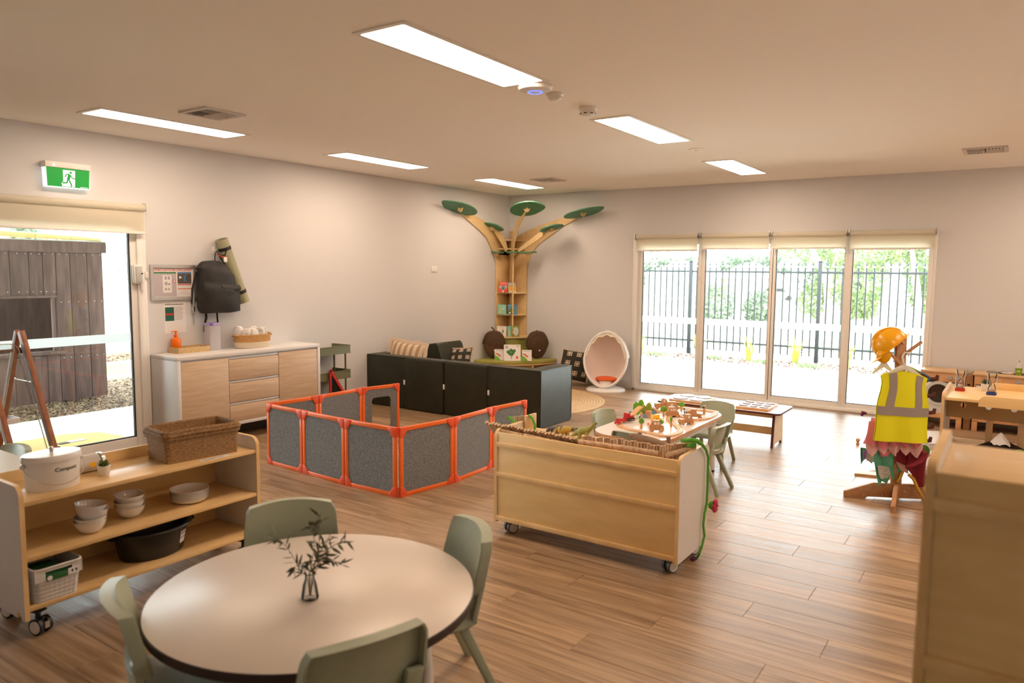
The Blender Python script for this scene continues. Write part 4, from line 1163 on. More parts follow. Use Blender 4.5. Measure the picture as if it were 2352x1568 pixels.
cushion(t, .42, .43, .14, frame3((-5.045, 8.98, .285), (1, .55, -.13), (.12, .32, 1)), PLAID, .022)

# ---------------------------------------------------------------- tree bookcase in the corner
t = thing('tree_bookcase', 'birch plywood tree bookcase with green leaves and padded seat in the corner', 'bookcase', (XL + .35, YW - .35, 0), world=True)
g = .006
MB().box(XL + g, XL + g + .018, 8.925, YW - g, .33, 1.87, .001).build('side_panel', PLY, t)
MB().box(XL + g + .02, -6.035, YW - g - .018, YW - g, .33, 1.87, .001).build('side_panel', PLY, t)
cdir = Vector((1, -1, 0)).normalized(); nrm = Vector((1, 1, 0)).normalized()
C0 = Vector((XL + .03, YW - .03, 0))
MB().bar(C0 + cdir * .02 + Vector((0, 0, 1.25)), C0 + cdir * .02 + cdir * .27 + Vector((0, 0, 1.25)), .018, 1.75, up=(0, 0, 1)).build('divider', PLY, t, smooth=False) if False else None
q = MB(); b = bmesh.new()
v = []
for r_, z in ((.02, .33), (.315, .33), (.315, 1.86), (.31, 2.05), (.30, 2.17), (.02, 2.17)):
    for s in (-1, 1): v.append(b.verts.new(C0 + cdir * r_ + nrm * .009 * s + Vector((0, 0, z))))
n = 6
for k in range(n):
    j = (k + 1) % n
    b.faces.new((v[2 * k], v[2 * j], v[2 * j + 1], v[2 * k + 1]))
b.faces.new([v[2 * k] for k in range(n)]); b.faces.new([v[2 * k + 1] for k in range(n)][::-1])
bmesh.ops.recalc_face_normals(b, faces=b.faces[:]); q.merge(b); q.build('divider', PLY, t, smooth=False)
MB().box(XL + .03, XL + .34, YW - .03, YW - .025, .6, 1.9).build('back_panel', PLY, t)
def wedge(z, th, rad=.325):
    o = MB()
    for (p1, p2) in (((XL + .027, YW - rad - .03), None), ((XL + rad + .03, YW - .027), None)):
        e = C0 + cdir * (rad * .93)
        o.prism([(C0.x, C0.y), p1, (e.x, e.y)], z, z + th, 'z')
    return o
for z in (1.258, .935): wedge(z, .016).build('shelf', PLY, t, smooth=False)
MB().prism([(XL + .01, YW - .01), (XL + .01, YW - .375), (XL + .2, YW - .44), (XL + .44, YW - .2), (XL + .40, YW - .01)], .612, .632).build('shelf', PLY, t, smooth=False)
wedge(1.90, .016, .30).build('top_plate', PLY, t, smooth=False); wedge(2.03, .014, .26).build('top_plate', PLY, t, smooth=False)
# wall branches
def pxl(*P): return [tuple(px(*p, X=XL + .02)[1:]) for p in P]
def pxr(*P): return [(px(*p, Y=YW - .02)[0], px(*p, Y=YW - .02)[2]) for p in P]
up_ = pxl((1090, 493.8), (1114.8, 509.7), (1141.6, 532.7), (1159.4, 545), (1167, 557)); lo_ = pxl((1138.5, 600), (1137.8, 591), (1128.8, 569.6), (1118.6, 546.7), (1102, 528.8), (1076.5, 507), (1047, 481))
MB().prism(up_ + [(YW - .03, 1.95), (YW - .03, 1.82), (8.925, 1.82)] + lo_, XL + g, XL + g + .018, 'x').build('branch', PLY, t, smooth=False)
up_ = pxr((1337, 484), (1298.5, 497), (1248.7, 514.8), (1216.8, 527.6), (1188.8, 543), (1180, 556)); lo_ = pxr((1212, 612), (1212.5, 605), (1221, 580), (1236.9, 561), (1261.9, 542.5), (1296, 517.5), (1345, 493))
MB().prism(up_ + [(XL + .03, 1.95), (XL + .03, 1.82), (-6.035, 1.82)] + lo_, YW - g - .018, YW - g, 'y').build('branch', PLY, t, smooth=False)
# free branches
def freebranch(path, wid, th=.018, side=None):
    """a curved ply blade: path of points, widths along it, blade standing in the vertical plane of the path"""
    q = MB(); b = bmesh.new()
    path = [Vector(p) for p in path]
    d = (path[-1] - path[0]); d.z = 0; d.normalize()
    n_ = Vector((-d.y, d.x, 0)) * th / 2
    rows = []
    for k, p in enumerate(path):
        tq = (path[min(k + 1, len(path) - 1)] - path[max(k - 1, 0)]).normalized()
        up = Vector((-d.x * tq.z, -d.y * tq.z, tq.dot(d))).normalized()
        rows.append([b.verts.new(p + up * wid[k] * s + n_ * w2) for s, w2 in ((0, -1), (0, 1), (1, 1), (1, -1))])
    for A, B in zip(rows, rows[1:]):
        for k in range(4): b.faces.new((A[k], A[(k + 1) % 4], B[(k + 1) % 4], B[k]))
    b.faces.new(rows[0]); b.faces.new(rows[-1])
    bmesh.ops.recalc_face_normals(b, faces=b.faces[:]); q.merge(b)
    return q.build('branch', PLY, t, smooth=False)
freebranch([C0 + cdir * .30 + Vector((0, 0, 1.72)), px(1181, 560, Y=8.98), px(1189, 525, Y=8.9), px(1203, 497, Y=8.78), px(1208, 486, Y=8.72)], [.05, .11, .11, .08, .04])
freebranch([px(1161, 578, Y=9.0), px(1153, 562, Y=8.93), px(1143, 545, Y=8.86), px(1132, 528, Y=8.78)], [.05, .08, .09, .05])
freebranch([px(1192, 580, Y=9.02), px(1215, 565, Y=8.97), px(1240, 548, Y=8.93), px(1262, 530, Y=8.9)], [.05, .07, .08, .05])
def boardleaf(c, along, across, rx, ry, pts=22):
    x, y = Vector(along).normalized(), Vector(across)
    y = (y - x * y.dot(x)).normalized()
    MB().prism([(rx * math.cos(a) * (1 + .10 * max(0, math.cos(a)) ** 6), ry * math.sin(a) * (1 - .25 * max(0, math.cos(a)) ** 3)) for a in [2 * PI * k / pts for k in range(pts)]], -.007, .007, bev=.001, M=frame3(c, x, y)).build('leaf_board', LEAFG, t, smooth=False)
    z = x.cross(y)
    if z.z > 0: z = -z
    for dvec in (x, y):
        cc = Vector(c) + z * .007
        MB().prism([(-.045, 0), (.045, 0), (.03, .03), (0, .05), (-.03, .03)], -.008, .008, 'z', M=frame3(cc, dvec, z)).build('leaf_bracket', PLY, t, smooth=False)
a_, b2 = px(1020, 463, X=XL + .12), px(1091, 492, X=XL + .12)
boardleaf((a_ + b2) / 2, a_ - b2, (1, 0, .28), (a_ - b2).length / 2, .15)
a_, b2 = px(1383, 476.5, Y=YW - .16), px(1297, 500, Y=YW - .16)
boardleaf((a_ + b2) / 2, a_ - b2, (0, -1, .16), (a_ - b2).length / 2, .16)
def camleaf(pxp, Y, wpx, ratio, roll=0):
    c = px(*pxp, Y=Y); depth = (c - CAM).dot(_f)
    rx = wpx / 2 * depth / FPX
    x = (_r * math.cos(roll) + _u * math.sin(roll)); x.normalize()
    el = math.asin(ratio) - .06
    hz = Vector((-_f.x, -_f.y, 0)).normalized()
    y = hz * math.cos(el) + Vector((0, 0, 1)) * math.sin(el)
    boardleaf(c, x, y, rx, rx * .95)
camleaf((1210, 479), 8.7, 78, .42, .09); camleaf((1129.5, 521.5), 8.76, 52, .36, -.2); camleaf((1266, 524), 8.88, 54, .27, .22)
camleaf((1141, 579.5), 8.9, 30, .10, -.1); camleaf((1179, 579.5), 8.94, 32, .13); camleaf((1212, 580), 8.97, 38, .10, .06)
# padded seat and back rest, cabinet below
R = .86
arc = [(XL + .01 + R * math.cos(a), YW - .01 + R * math.sin(a)) for a in [-PI / 2 + (PI / 2) * k / 20 for k in range(21)]]
MB().prism([(XL + .01, YW - .01)] + arc, .28, .33, bev=.014).build('seat_pad', LIME, t)
MB().prism([(XL + .01, YW - .01)] + [(XL + .01 + (p[0] - XL - .01) * .985, YW - .01 + (p[1] - YW + .01) * .985) for p in arc], .262, .28).build('seat_board', PLY, t, smooth=False)
arc2 = [(XL + .01 + .40 * math.cos(a), YW - .01 + .40 * math.sin(a)) for a in [-PI / 2 + (PI / 2) * k / 12 for k in range(13)]]
MB().prism([(XL + .01, YW - .01)] + arc2, .33, .61, bev=.012).build('back_pad', LIME, t)
for a in (-PI / 2 + .02, -PI / 3, -PI / 6, -.02):
    d = Vector((math.cos(a), math.sin(a), 0))
    MB().bar(Vector((XL + .03, YW - .03, .13)) + d * .05, Vector((XL + .03, YW - .03, .13)) + d * (R - .05), .018, .262, up=(0, 0, 1)).build('divider_board', PLY, t, smooth=False)
MB().prism([(XL + .01, YW - .01)] + [(XL + .01 + (p[0] - XL - .01) * .95, YW - .01 + (p[1] - YW + .01) * .95) for p in arc], .0, .03).build('base_board', PLY, t, smooth=False)

# books: covers carry flat print of their own
def book(label, xy, z, w, h, col, group, yawd=0, lean=.16, th=.018, art=()):
    x, y = xy
    a = math.radians(yawd)
    X = Vector((math.cos(a), math.sin(a), 0)); N = Vector((math.sin(a), -math.cos(a), 0))
    U = (Vector((0, 0, 1)) - N * lean).normalized()
    t = thing('picture_book', label, 'book', (x, y, z), world=True, group=group)
    o = Vector((x, y, z + .002))
    M = frame3(o, X, U)
    key = 'cover_%02x%02x%02x' % tuple(int(255 * c) for c in col)
    cm = bpy.data.materials.get(key) or mat(key, col, .4)
    MB().box(-w / 2, w / 2, 0, h, -.002, 0, .0008, M=M).build('cover', cm, t, smooth=False)
    MB().box(-w / 2 + .004, w / 2 - .003, .003, h - .003, -th, -.002, M=M).build('pages', PAPER, t, smooth=False)
    MB().box(-w / 2, w / 2, 0, h, -th - .002, -th, M=M).build('back_cover', cm, t, smooth=False)
    for sh in art:
        kind, c, pp = sh[0], sh[1], sh[2:]
        k2 = 'ink_%02x%02x%02x' % tuple(int(255 * q) for q in c)
        m2 = bpy.data.materials.get(k2) or mat(k2, c, .5)
        q = MB(); lv = .0004 + .0004 * art.index(sh) / 4
        if kind == 'o': q.prism(oval(pp[2] * w, pp[3] * h, 16, (pp[0] - .5) * w, pp[1] * h), 0, lv, M=M)
        elif kind == 'b': q.box((pp[0] - .5) * w, (pp[1] - .5) * w, pp[2] * h, pp[3] * h, 0, lv, M=M)
        elif kind == 'p': q.prism([((a_ - .5) * w, b_ * h) for a_, b_ in pp[0]], 0, lv, M=M)
        elif kind == 't':
            words(pp[0], h * .13, m2, t, M @ Matrix.Translation(((pp[1] - .5) * w, pp[2] * h, lv)), 'title', width=pp[3] * w, ext=.0003); continue
        q.build('print', m2, t, smooth=False)
GB = 'picture books on the tree shelves'
def sp_(x, y, z, Y): p = px(x, y, Y=Y); return (p.x, p.y)
# upper shelves
CR, RD, GN, YL, BL, TL, OR, GY, BK, WH = (.75, .72, .64), (.72, .07, .03), (.06, .26, .04), (.75, .45, .03), (.08, .26, .42), (.22, .55, .47), (.8, .35, .05), (.25, .25, .26), (.03, .03, .03), (.78, .76, .73)
def line(z, x0=.5, x1=.9): return ('b', GY, x0, x1, z, z + .012)
book('red picture book with a grey koala face on the top tree shelf', (-6.235, 8.93), 1.274, .125, .155, RD, GB, 25, art=[('t', WH, 'KoALA', .52, .86, .72), ('o', (.35, .33, .32), .28, .52, .22, .16), ('o', (.35, .33, .32), .78, .52, .22, .16), ('o', (.55, .5, .48), .26, .50, .14, .10), ('o', (.55, .5, .48), .80, .50, .14, .10), ('o', GY, .53, .42, .27, .22), ('o', BK, .53, .38, .07, .10), ('o', BK, .42, .47, .03, .025), ('o', BK, .64, .47, .03, .025), ('p', WH, ((.42, .0), (.64, .0), (.56, .2), (.5, .2)))])
book('yellow picture book with rounded animal shapes on the top tree shelf', (-6.13, 9.03), 1.274, .12, .145, (.42, .38, .40), GB, 62, art=[('b', YL, 0, 1, .12, .62), ('o', OR, .25, .36, .2, .16), ('o', (.65, .5, .1), .7, .55, .22, .12), ('o', OR, .7, .32, .18, .13), ('b', CR, 0, 1, 0, .12), ('b', CR, .1, .9, .82, .87)])
book('pale teal picture book with an orange giraffe on the middle tree shelf', (-6.26, 8.93), .951, .135, .145, TL, GB, 18, art=[('b', OR, .22, .42, .02, .3), ('b', YL, .24, .40, .3, .62), ('o', YL, .32, .66, .09, .07), ('b', OR, .24, .27, .72, .88), ('b', OR, .37, .40, .72, .88), ('o', OR, .3, .42, .04, .04), ('b', CR, .52, .88, .6, .63), ('b', CR, .56, .84, .5, .53), ('b', GY, .6, .84, .29, .31)])
book('blue picture book with a green creature on the middle tree shelf', (-6.115, 9.03), .951, .14, .15, BL, GB, 60, art=[('o', (.10, .16, .03), .22, .3, .26, .27), ('o', (.10, .2, .04), .52, .38, .22, .22), ('o', CR, .12, .16, .1, .08), ('o', CR, .5, .26, .1, .1), ('b', TL, .05, .6, .84, .9), ('o', (.3, .02, .1), .84, .88, .1, .09), ('p', (.06, .12, .03), ((.1, .58), (.8, .68), (.95, .8), (.7, .62)))])
book('white picture book with small green figures on the lowest tree shelf', (-6.23, 8.895), .632, .14, .15, CR, GB, 22, art=[('p', GN, ((.15, .2), (.34, .28), (.42, .5), (.33, .36), (.22, .3))), ('p', (.03, .20, .15), ((.54, .4), (.78, .38), (.72, .62), (.6, .62))), ('o', OR, .62, .7, .06, .09), ('b', GY, .1, .8, .86, .88), ('b', OR, .62, .66, .12, .36), ('b', OR, .72, .76, .12, .36)])
book('pale teal picture book tucked behind the leaf-bordered book on the lowest shelf', (-6.115, 9.0), .632, .12, .15, TL, GB, 50, art=[('b', YL, .12, .3, .1, .5), ('o', OR, .2, .62, .08, .1), ('b', CR, .45, .85, .5, .54), ('b', GY, .5, .8, .3, .33)])
book('book with a leafy green border and white speckled centre on the lowest tree shelf', (-6.035, 8.985), .632, .105, .16, (.18, .26, .03), GB, 42, th=.02, art=[('o', (.62, .62, .60), .52, .5, .37, .42), ('o', RD, .28, .1, .15, .08), ('o', BK, .5, .84, .06, .06), ('o', YL, .08, .8, .07, .12), ('o', YL, .08, .4, .07, .12)] + [('o', BK, .3 + .13 * (k % 4), .25 + .12 * (k // 4), .025, .02) for k in range(16)])
GS = 'picture books on the tree seat'
leafart = [('o', (.05, .22, .06), u_, v_, .10, .11) for u_, v_ in ((.25, .55), (.42, .64), (.55, .50), (.38, .42))] + [('o', (.04, .16, .04), u_, v_, .09, .09) for u_, v_ in ((.31, .48), (.5, .6), (.47, .38), (.62, .62))] + [('b', (.2, .1, .04), .43, .47, .12, .4)]
book('large white picture book with a leafy green tree on the tree seat', (-5.83, 8.60), .33, .235, .23, WH, GS, 38, th=.03, lean=.22, art=[('o', BL, .16, .84, .085, .088), ('o', CR, .16, .84, .045, .04)] + leafart + [('o', RD, .78, .2, .07, .08), ('b', GN, .77, .79, .27, .33), ('b', GY, .72, .92, .92, .94), ('b', GY, .78, .92, .86, .88)])
sm = [('p', GREENCOL, ((0, 0), (.62, 0), (.35, .32), (0, .5))) for GREENCOL in [(.17, .42, .03)]] + [('o', RD, .16, .62, .09, .07), ('o', (.3, .06, .04), .34, .54, .11, .08), ('o', RD, .52, .42, .12, .09), ('b', GY, .1, .9, .86, .89)]
book('small white book with red berries beside the acorn bag with a lighter flap', (-6.015, 8.55), .33, .135, .155, WH, GS, 40, lean=.2, th=.022, art=sm)
book('small white book with red berries beside the round dark acorn bag', (-5.665, 8.72), .33, .135, .155, WH, GS, 36, lean=.2, th=.03, art=sm)
# acorn-shaped bags
BRN, BRN2 = mat('dark_brown_cord', (.060, .030, .014), .9, rgb2=(.085, .045, .022), sc_=(1, 160, 1), bump=.4, bsc=(20, 200, 20)), mat('mid_brown_fabric', (.12, .055, .025), .85, bump=.3, bsc=(60, 60, 60))
def acorn(label, c, yawd, turned):
    t = thing('acorn_bag', label, 'backpack', (c[0], c[1], .33), math.radians(yawd))
    zc = .20
    def body(u, v):
        a = 2 * PI * u; ph = PI * v
        s = math.sin(ph) ** .8
        z = zc - .195 * math.cos(ph)
        w_ = .155 * s * (.75 + .25 * min(1, v * 2.2)); d_ = .075 * s
        return (w_ * math.cos(a), d_ * math.sin(a), z)
    MB().sheet(body, 24, 16, wrap=True).build('body', BRN2 if not turned else BRN, t, jig=.004)
    def cap(u, v):
        a = 2 * PI * u; ph = PI * (.5 + .5 * v) if not turned else PI * (.42 + .58 * v)
        s = max(.0001, math.sin(ph)) ** .75
        return (.163 * s * math.cos(a), .083 * s * math.sin(a), zc + .005 - .20 * math.cos(ph) + (.012 * math.cos(a * 2) if v < .1 else 0))
    MB().sheet(cap, 24, 10, .005, wrap=True).build('cap', BRN, t, jig=.003)
    MB().tube([(0, .02, .39), (-.01, .015, .42), (-.03, .01, .445), (-.04, .005, .452)] if not turned else [(-.03, .03, .385), (0, .03, .405), (.03, .03, .385)], .01, 8).build('stalk', BRN, t)
    MB().lathe([(0, 0), (.011, 0), (.011, .004), (0, .005)], 12, frame3((.02, -.078 if not turned else -.082, .13), (1, 0, 0), (0, 0, 1))).build('nose_button', PAPER, t)
    MB().tube([(-.163 * math.cos(a), -.02, zc + .005 + .19 * math.sin(a)) for a in [PI * k / 20 for k in range(21)]], .0045, 6).build('zip', BLACK, t)
    for sx in (-.035, .05): MB().ball((sx, -.075, .17), .006, 8, 6).build('eye', BLACK, t)
acorn('brown acorn-shaped backpack with a lighter flap standing on the tree seat', (-6.19, 8.66), 28, False)
acorn('round dark brown acorn-shaped backpack on the tree seat near the checked cushion', (-5.70, 9.04), 44, True)

# ---------------------------------------------------------------- egg chair and rug
t = thing('egg_chair', 'white egg-shaped pod chair with an orange cushion by the far windows', 'chair', (-4.53, 8.93, 0), math.radians(16))
SH = mat('white_shell', (.80, .79, .78), .3)
def shell(u, v, k=1.0):
    # opening towards -y; u around the opening axis, v from rim (0) to the back (1)
    a = 2 * PI * u; ph = .5 * PI * v
    w_, h_ = .295 * k, .365 * k
    r = math.cos(ph) ** .62
    x = w_ * r * math.cos(a) * (1 + .05 * math.sin(a)) ; z = .425 + h_ * r * math.sin(a) * (1.0)
    x *= 1 - .12 * max(0, math.sin(a)) * r
    y = -.06 + .30 * k * math.sin(ph) + .10 * math.sin(a) * r * (1 - v)
    return (x, y, z)
MB().sheet(lambda u, v: shell(u, v), 40, 12, wrap=True).build('shell', SH, t)
MB().sheet(lambda u, v: shell(u, v, .955), 40, 12, wrap=True).build('lining', mat('pink_white_lining', (.80, .70, .66), .8), t)
MB().tube([Vector(shell(k / 40, 0, .98)) + Vector((0, -.004, 0)) for k in range(40)], .0165, 8, closed=True).build('rim', SH, t)
MB().lathe([(0, 0), (.262, 0), (.262, .016), (.25, .03), (.17, .05), (.10, .085), (.085, .12), (.10, .16), (0, .17)], 36).build('base', SH, t)
MB().ball((0, .02, .155), (.15, .13, .035), 20, 10).build('seat_cushion', mat('orange_fabric', (.72, .12, .03), .9), t)
CV = mat('canopy_mesh', (.72, .70, .62), .9, rgb2=(.62, .60, .50), sc_=(14, 14, 14), bump=.6, bsc=(26, 26, 26))
def hood(u, v):
    a = PI * (.02 + .96 * u)
    p = Vector(shell(a / (2 * PI), .0 + v * .55, 1.055)); q = Vector(shell(a / (2 * PI), 0, .86))
    r = q.lerp(p, min(1, v * 2.6)) if v < .385 else p
    return r + Vector((0, -.03 * (1 - min(1, v * 2.6)), .012 * math.sin(u * 40) * (1 - v)))
MB().sheet(hood, 36, 10, .004).build('canopy', CV, t, jig=.006)
for s_ in (0.03, .97):
    p = Vector(hood(s_, .3)); MB().tube([p + Vector((0, -.02, .03)), p + Vector((0, -.03, -.03)), p + Vector((0, -.02, -.07))], .012, 6, flat=.5).build('canopy_tie', CV, t, jig=.003)
t = thing('round_rug', 'round braided jute rug on the floor of the book corner', 'rug', (-5.10, 7.62, 0))
q = MB()
for k in range(30):
    r_ = 1.095 - k * .036
    if r_ < .04: break
    q.lathe([(r_ - .034, .001), (r_ - .033, .007), (r_ - .017, .011), (r_ - .002, .007), (r_, .001)], 64)
q.build('braid', JUTE, t, jig=.0012)

# ---------------------------------------------------------------- sage green moulded chairs
def make_chair(name, label, group):
    t = thing(name, label, 'chair', (0, 0, 0), 0, group)
    # local: front towards +y, seat at .31, top of the back rest at .575
    def seat(u, v):
        x = (u * 2 - 1); y = -.15 + .33 * v
        w_ = .165 + .012 * math.sin(PI * v) - (.012 if v > .9 else 0)
        z = .312 - .012 * (1 - x * x) * math.sin(PI * min(1, v * 1.1)) - .035 * max(0, v - .82) ** 2 * 30 - .03 * abs(x) ** 6
        if v < .12: z += (.12 - v) * .22 * (1 - .4 * x * x)
        return (x * w_, y, z)
    MB().sheet(seat, 14, 14, .012).build('seat', SAGE, t)
    def back(u, v):
        x = u * 2 - 1
        z = .385 + .19 * v - .012 * abs(x) ** 2 * v
        w_ = .178 - .012 * v - .03 * max(0, v - .85) * 3
        if v < .2: w_ -= (.2 - v) * .10
        z += -.02 * (1 - x * x) * (1 - v) ** 3
        y = -.158 - .055 * v + .036 * x * x - .012 * (1 - v) * x * x
        return (x * w_, y, z)
    o = MB().sheet(back, 18, 8, .009).build('backrest', SAGE, t)
    # flange turned back along the upper and side edges
    P_ = [Vector(back(0, k / 8)) for k in range(9)] + [Vector(back(k / 18, 1)) for k in range(1, 18)] + [Vector(back(1, 1 - k / 8)) for k in range(9)]
    P_ = P_ + [Vector(back(1 - k / 18, 0)) for k in range(1, 18)]
    q = MB(); b = bmesh.new()
    n = len(P_)
    inner = Vector((0, -.165, .48))
    R0 = [b.verts.new(p + Vector((0, .004, 0))) for p in P_]
    R1 = [b.verts.new(p + Vector((0, -.030, 0))) for p in P_]
    R2 = [b.verts.new(p + Vector((0, -.030, 0)) + (inner - p).normalized() * .008) for p in P_]
    R3 = [b.verts.new(p + Vector((0, -.002, 0)) + (inner - p).normalized() * .010) for p in P_]
    for A, B in ((R0, R1), (R1, R2), (R2, R3)):
        for k in range(n): b.faces.new((A[k], A[(k + 1) % n], B[(k + 1) % n], B[k]))
    bmesh.ops.recalc_face_normals(b, faces=b.faces[:]); q.merge(b)
    q.build('rim', SAGE, o)
    for s in (-1, 1):
        MB().bar((s * .135, -.140, .285), (s * .142, -.172, .43), .05, .02, up=(0, 1, 0), bev=.005).build('back_stem', SAGE, t)
    def loop(u, v):
        x = u * 2 - 1
        return (x * .150, -.150 - .034 * (1 - x * x) + .004 * v, .325 + .028 * v + .012 * x * x)
    MB().sheet(loop, 12, 3, .008).build('seat_back_edge', SAGE, t)
    for s in (-1, 1):
        MB().bar((s * .128, -.10, .292), (s * .165, -.235, 0), .036, .034, up=(0, 1, 0), bev=.006, w2=.030, t2=.028).build('leg', SAGE, t)
        MB().bar((s * .128, .10, .292), (s * .158, .175, 0), .036, .034, up=(0, 1, 0), bev=.006, w2=.030, t2=.028).build('leg', SAGE, t)
        MB().bar((s * .135, -.12, .283), (s * .135, .135, .283), .022, .034, bev=.005).build('side_rail', SAGE, t)
    return t
GT, GR = 'sage green chairs at the train table', 'sage green chairs at the big round table'
chair0 = make_chair('child_chair', 'sage green chair at the round table seen from its back, in front of the shelf unit end', GR)
def seat_at(backc, face, label, group, s=1.0, first=False):
    """back rest centre on the floor plan, facing direction"""
    fx, fy = Vector(face).normalized()
    rz = math.atan2(-fx, fy)
    loc = (backc[0] + fx * .19 * s, backc[1] + fy * .19 * s, 0)
    if first:
        chair0.location = loc; chair0.rotation_euler = (0, 0, rz); chair0['label'] = label; chair0.scale = (s, s, s)
        return chair0
    return dup(chair0, loc, rz, label, group, s)
seat_at((-2.49, 2.015), (.80, -.60), 'sage green chair at the round table pushed in beside the end of the shelf unit', GR, 1.09, first=True)
seat_at((-1.695, 2.235), (-.55, -.83), 'sage green chair at the round table on the side towards the wheeled cabinet', GR, 1.09)
seat_at((-2.195, 1.135), (.42, .91), 'sage green chair at the round table seen side-on below the white storage basket', GR, 1.09)
seat_at((-1.405, 1.385), (-.94, .33), 'sage green chair at the round table with its hollow back turned to the camera', GR, 1.09)
K_ = .87
seat_at((-2.70, 5.28), (1, -.12), 'sage green chair at the train table on the side of the green foam seats', GT, K_)
seat_at((-2.17, 4.66), (.10, 1), 'sage green chair at the train table with its back against the log edging', GT, K_)
seat_at((-1.735, 5.30), (-1, .06), 'sage green chair at the train table next to the hanging felt vine', GT, K_)
seat_at((-2.08, 6.22), (.05, -1), 'sage green chair at the train table on the side of the long low bench', GT, K_)
seat_at((-4.99, 1.99), (.08, -1), 'sage green chair at the small table with green paper by the sliding door', None, .9)['group'] = 'chairs at the small table'

# ---------------------------------------------------------------- open shelf units on castors
def caster(t, x, y, z1, rz, m_tyre):
    o = MB()
    M = Matrix.Translation((x, y, 0)) @ Matrix.Rotation(rz, 4, 'Z')
    o.box(-.025, .025, -.025, .025, z1 - .006, z1, M=M); o.cyl(M @ Vector((0, 0, .05)), M @ Vector((0, 0, z1)), .011, n=10)
    o.box(-.011, .011, -.030, .008, .028, .075, .004, M=M)
    o = o.build('caster', m_tyre, t)
    for s in (-1, 1):
        w_ = MB()
        for a, c, r_ in ((.012, .030, .0365),): w_.cyl(M @ Vector((s * a, -.014, r_)), M @ Vector((s * c, -.014, r_)), r_, n=24)
        w_.build('wheel', m_tyre, o)
        MB().cyl(M @ Vector((s * .030, -.014, .0365)), M @ Vector((s * .0325, -.014, .0365)), .028, n=24).build('wheel_cap', WLAM, o)
    MB().box(-.0115, .0115, -.052, -.046, .03, .06, M=M).build('brake', CHROME, o)
TYRE = mat('grey_tyre', (.10, .095, .09), .5)
def shelf_unit(name, label, loc, rz, L, D, H, base, boards, rails, tyre, crz=0, top_open=True, cat='shelf'):
    """local x along the unit, y from the open front (0) to the back board (D)"""
    t = thing(name, label, cat, loc, rz)
    r = .05
    def side(x0, x1):
        P_ = [(0, base + .02), (0, base - .012), (.03, base - .012), (.045, base + .012), (.075, base + .012), (.075, base - .012), (D, base - .012)]
        P_ += [(D - r + r * math.cos(a), H - r + r * math.sin(a)) for a in [PI / 2 * k / 6 for k in range(7)]] + [(r - r * math.cos(a), H - r + r * math.sin(a)) for a in [PI / 2 - PI / 2 * k / 6 for k in range(7)]]
        q = MB().prism(P_, x0, x1, 'x', edgemi=1)
        return q.build('end_panel', [WLAM, MEDGE], t, ang=.5)
    ends = [side(0, .02), side(L - .02, L)]
    for k, e in enumerate(ends):
        for yy_, zz_ in ((.06, H * .62), (.05, base + .03), (D - .06, H * .62)):
            xs = (-.0015, .0005) if k == 0 else (L - .0005, L + .0015)
            MB().cyl((xs[0], yy_, zz_), (xs[1], yy_, zz_), .004, n=8).build('screw', ALU, e)
    for z in boards: MB().box(.02, L - .02, .004, D - .02, z - .02, z, .0025).build('shelf', MAPLE, t)
    zt = H - .018
    MB().box(.02, L - .02, D - .018, D - .006, base, zt, .002).build('back_board', MAPLE2, t)
    for z in rails: MB().box(.02, L - .02, D - .006, D + .004, z - .014, z + .014, .002).build('back_rail', MEDGE, t)
    for x in (.075, L - .075):
        for y in (.06, D - .06): caster(t, x, y, base, crz, tyre)
    return t
shelf_unit('shelf_unit', 'low maple shelf unit on castors holding the bowls and plates', (-3.42, 1.36, 0), PI / 2, 1.20, .40, .68, .105, (.61, .367, .147), (), BLACK, .3)
shelf_unit('wheeled_cabinet', 'maple cabinet on castors seen from its panelled back, logs on top', (-1.395, 4.055, 0), PI, 1.185, .437, .648, .085, (.585, .35, .115), (.555, .372, .10), TYRE, -.5, cat='cabinet')
shelf_unit('tall_cabinet', 'tall blurred maple cabinet back cut off by the picture edge', (1.065, 2.21, 0), PI, 1.205, .455, 1.215, .10, (1.175, .8, .45, .13), (1.13, .785, .4), TYRE, .2, cat='cabinet')

# ---------------------------------------------------------------- things on the wheeled cabinet
stick_cache = {}
def stick_piece(t, p, q, r, name='stick'):
    return MB().cyl(p, q, r, r * random.uniform(.88, 1), n=10, endmi=1).build(name, [STICK, STICKEND], t, ang=.5)
t = thing('log_edging', 'strip of short driftwood sticks leaning along the back edge of the wheeled cabinet', 'log edging', (-2.36, 3.72, .585), world=True, group='driftwood log edgings on the wheeled cabinet')
rnd = random.Random(12)
for k in range(27):
    f = k / 26
    x = -2.665 + f * .625
    r = rnd.uniform(.0105, .0135)
    zt = .668 - .012 * f + rnd.uniform(-.005, .005)
    stick_piece(t, (x + .006, 3.73, zt - .07), (x - .012, 3.668 + rnd.uniform(-.004, .004), zt), r)
for a, c, z0, z1 in ((-2.57, -2.40, .640, .634), (-2.395, -2.21, .634, .628), (-2.205, -2.03, .626, .622)):
    stick_piece(t, (a, 3.665, z0 - .012), (c, 3.66, z1 - .014), .0155, 'cross_log')
t = thing('log_edging', 'upright strip of driftwood sticks with two cross logs in the middle of the cabinet top', 'log edging', (-1.76, 3.76, .585), world=True, group='driftwood log edgings on the wheeled cabinet')
for k in range(25):
    f = k / 24
    x = -2.015 + f * .485
    y = 3.70 + .04 * math.sin(f * PI) + .02 * f
    stick_piece(t, (x, y, .587), (x + rnd.uniform(-.002, .002), y + .004, .664 + rnd.uniform(-.006, .006)), rnd.uniform(.0085, .0112))
stick_piece(t, (-2.025, 3.672, .635), (-1.775, 3.700, .632), .016, 'cross_log'); stick_piece(t, (-1.772, 3.700, .632), (-1.545, 3.688, .634), .0165, 'cross_log')
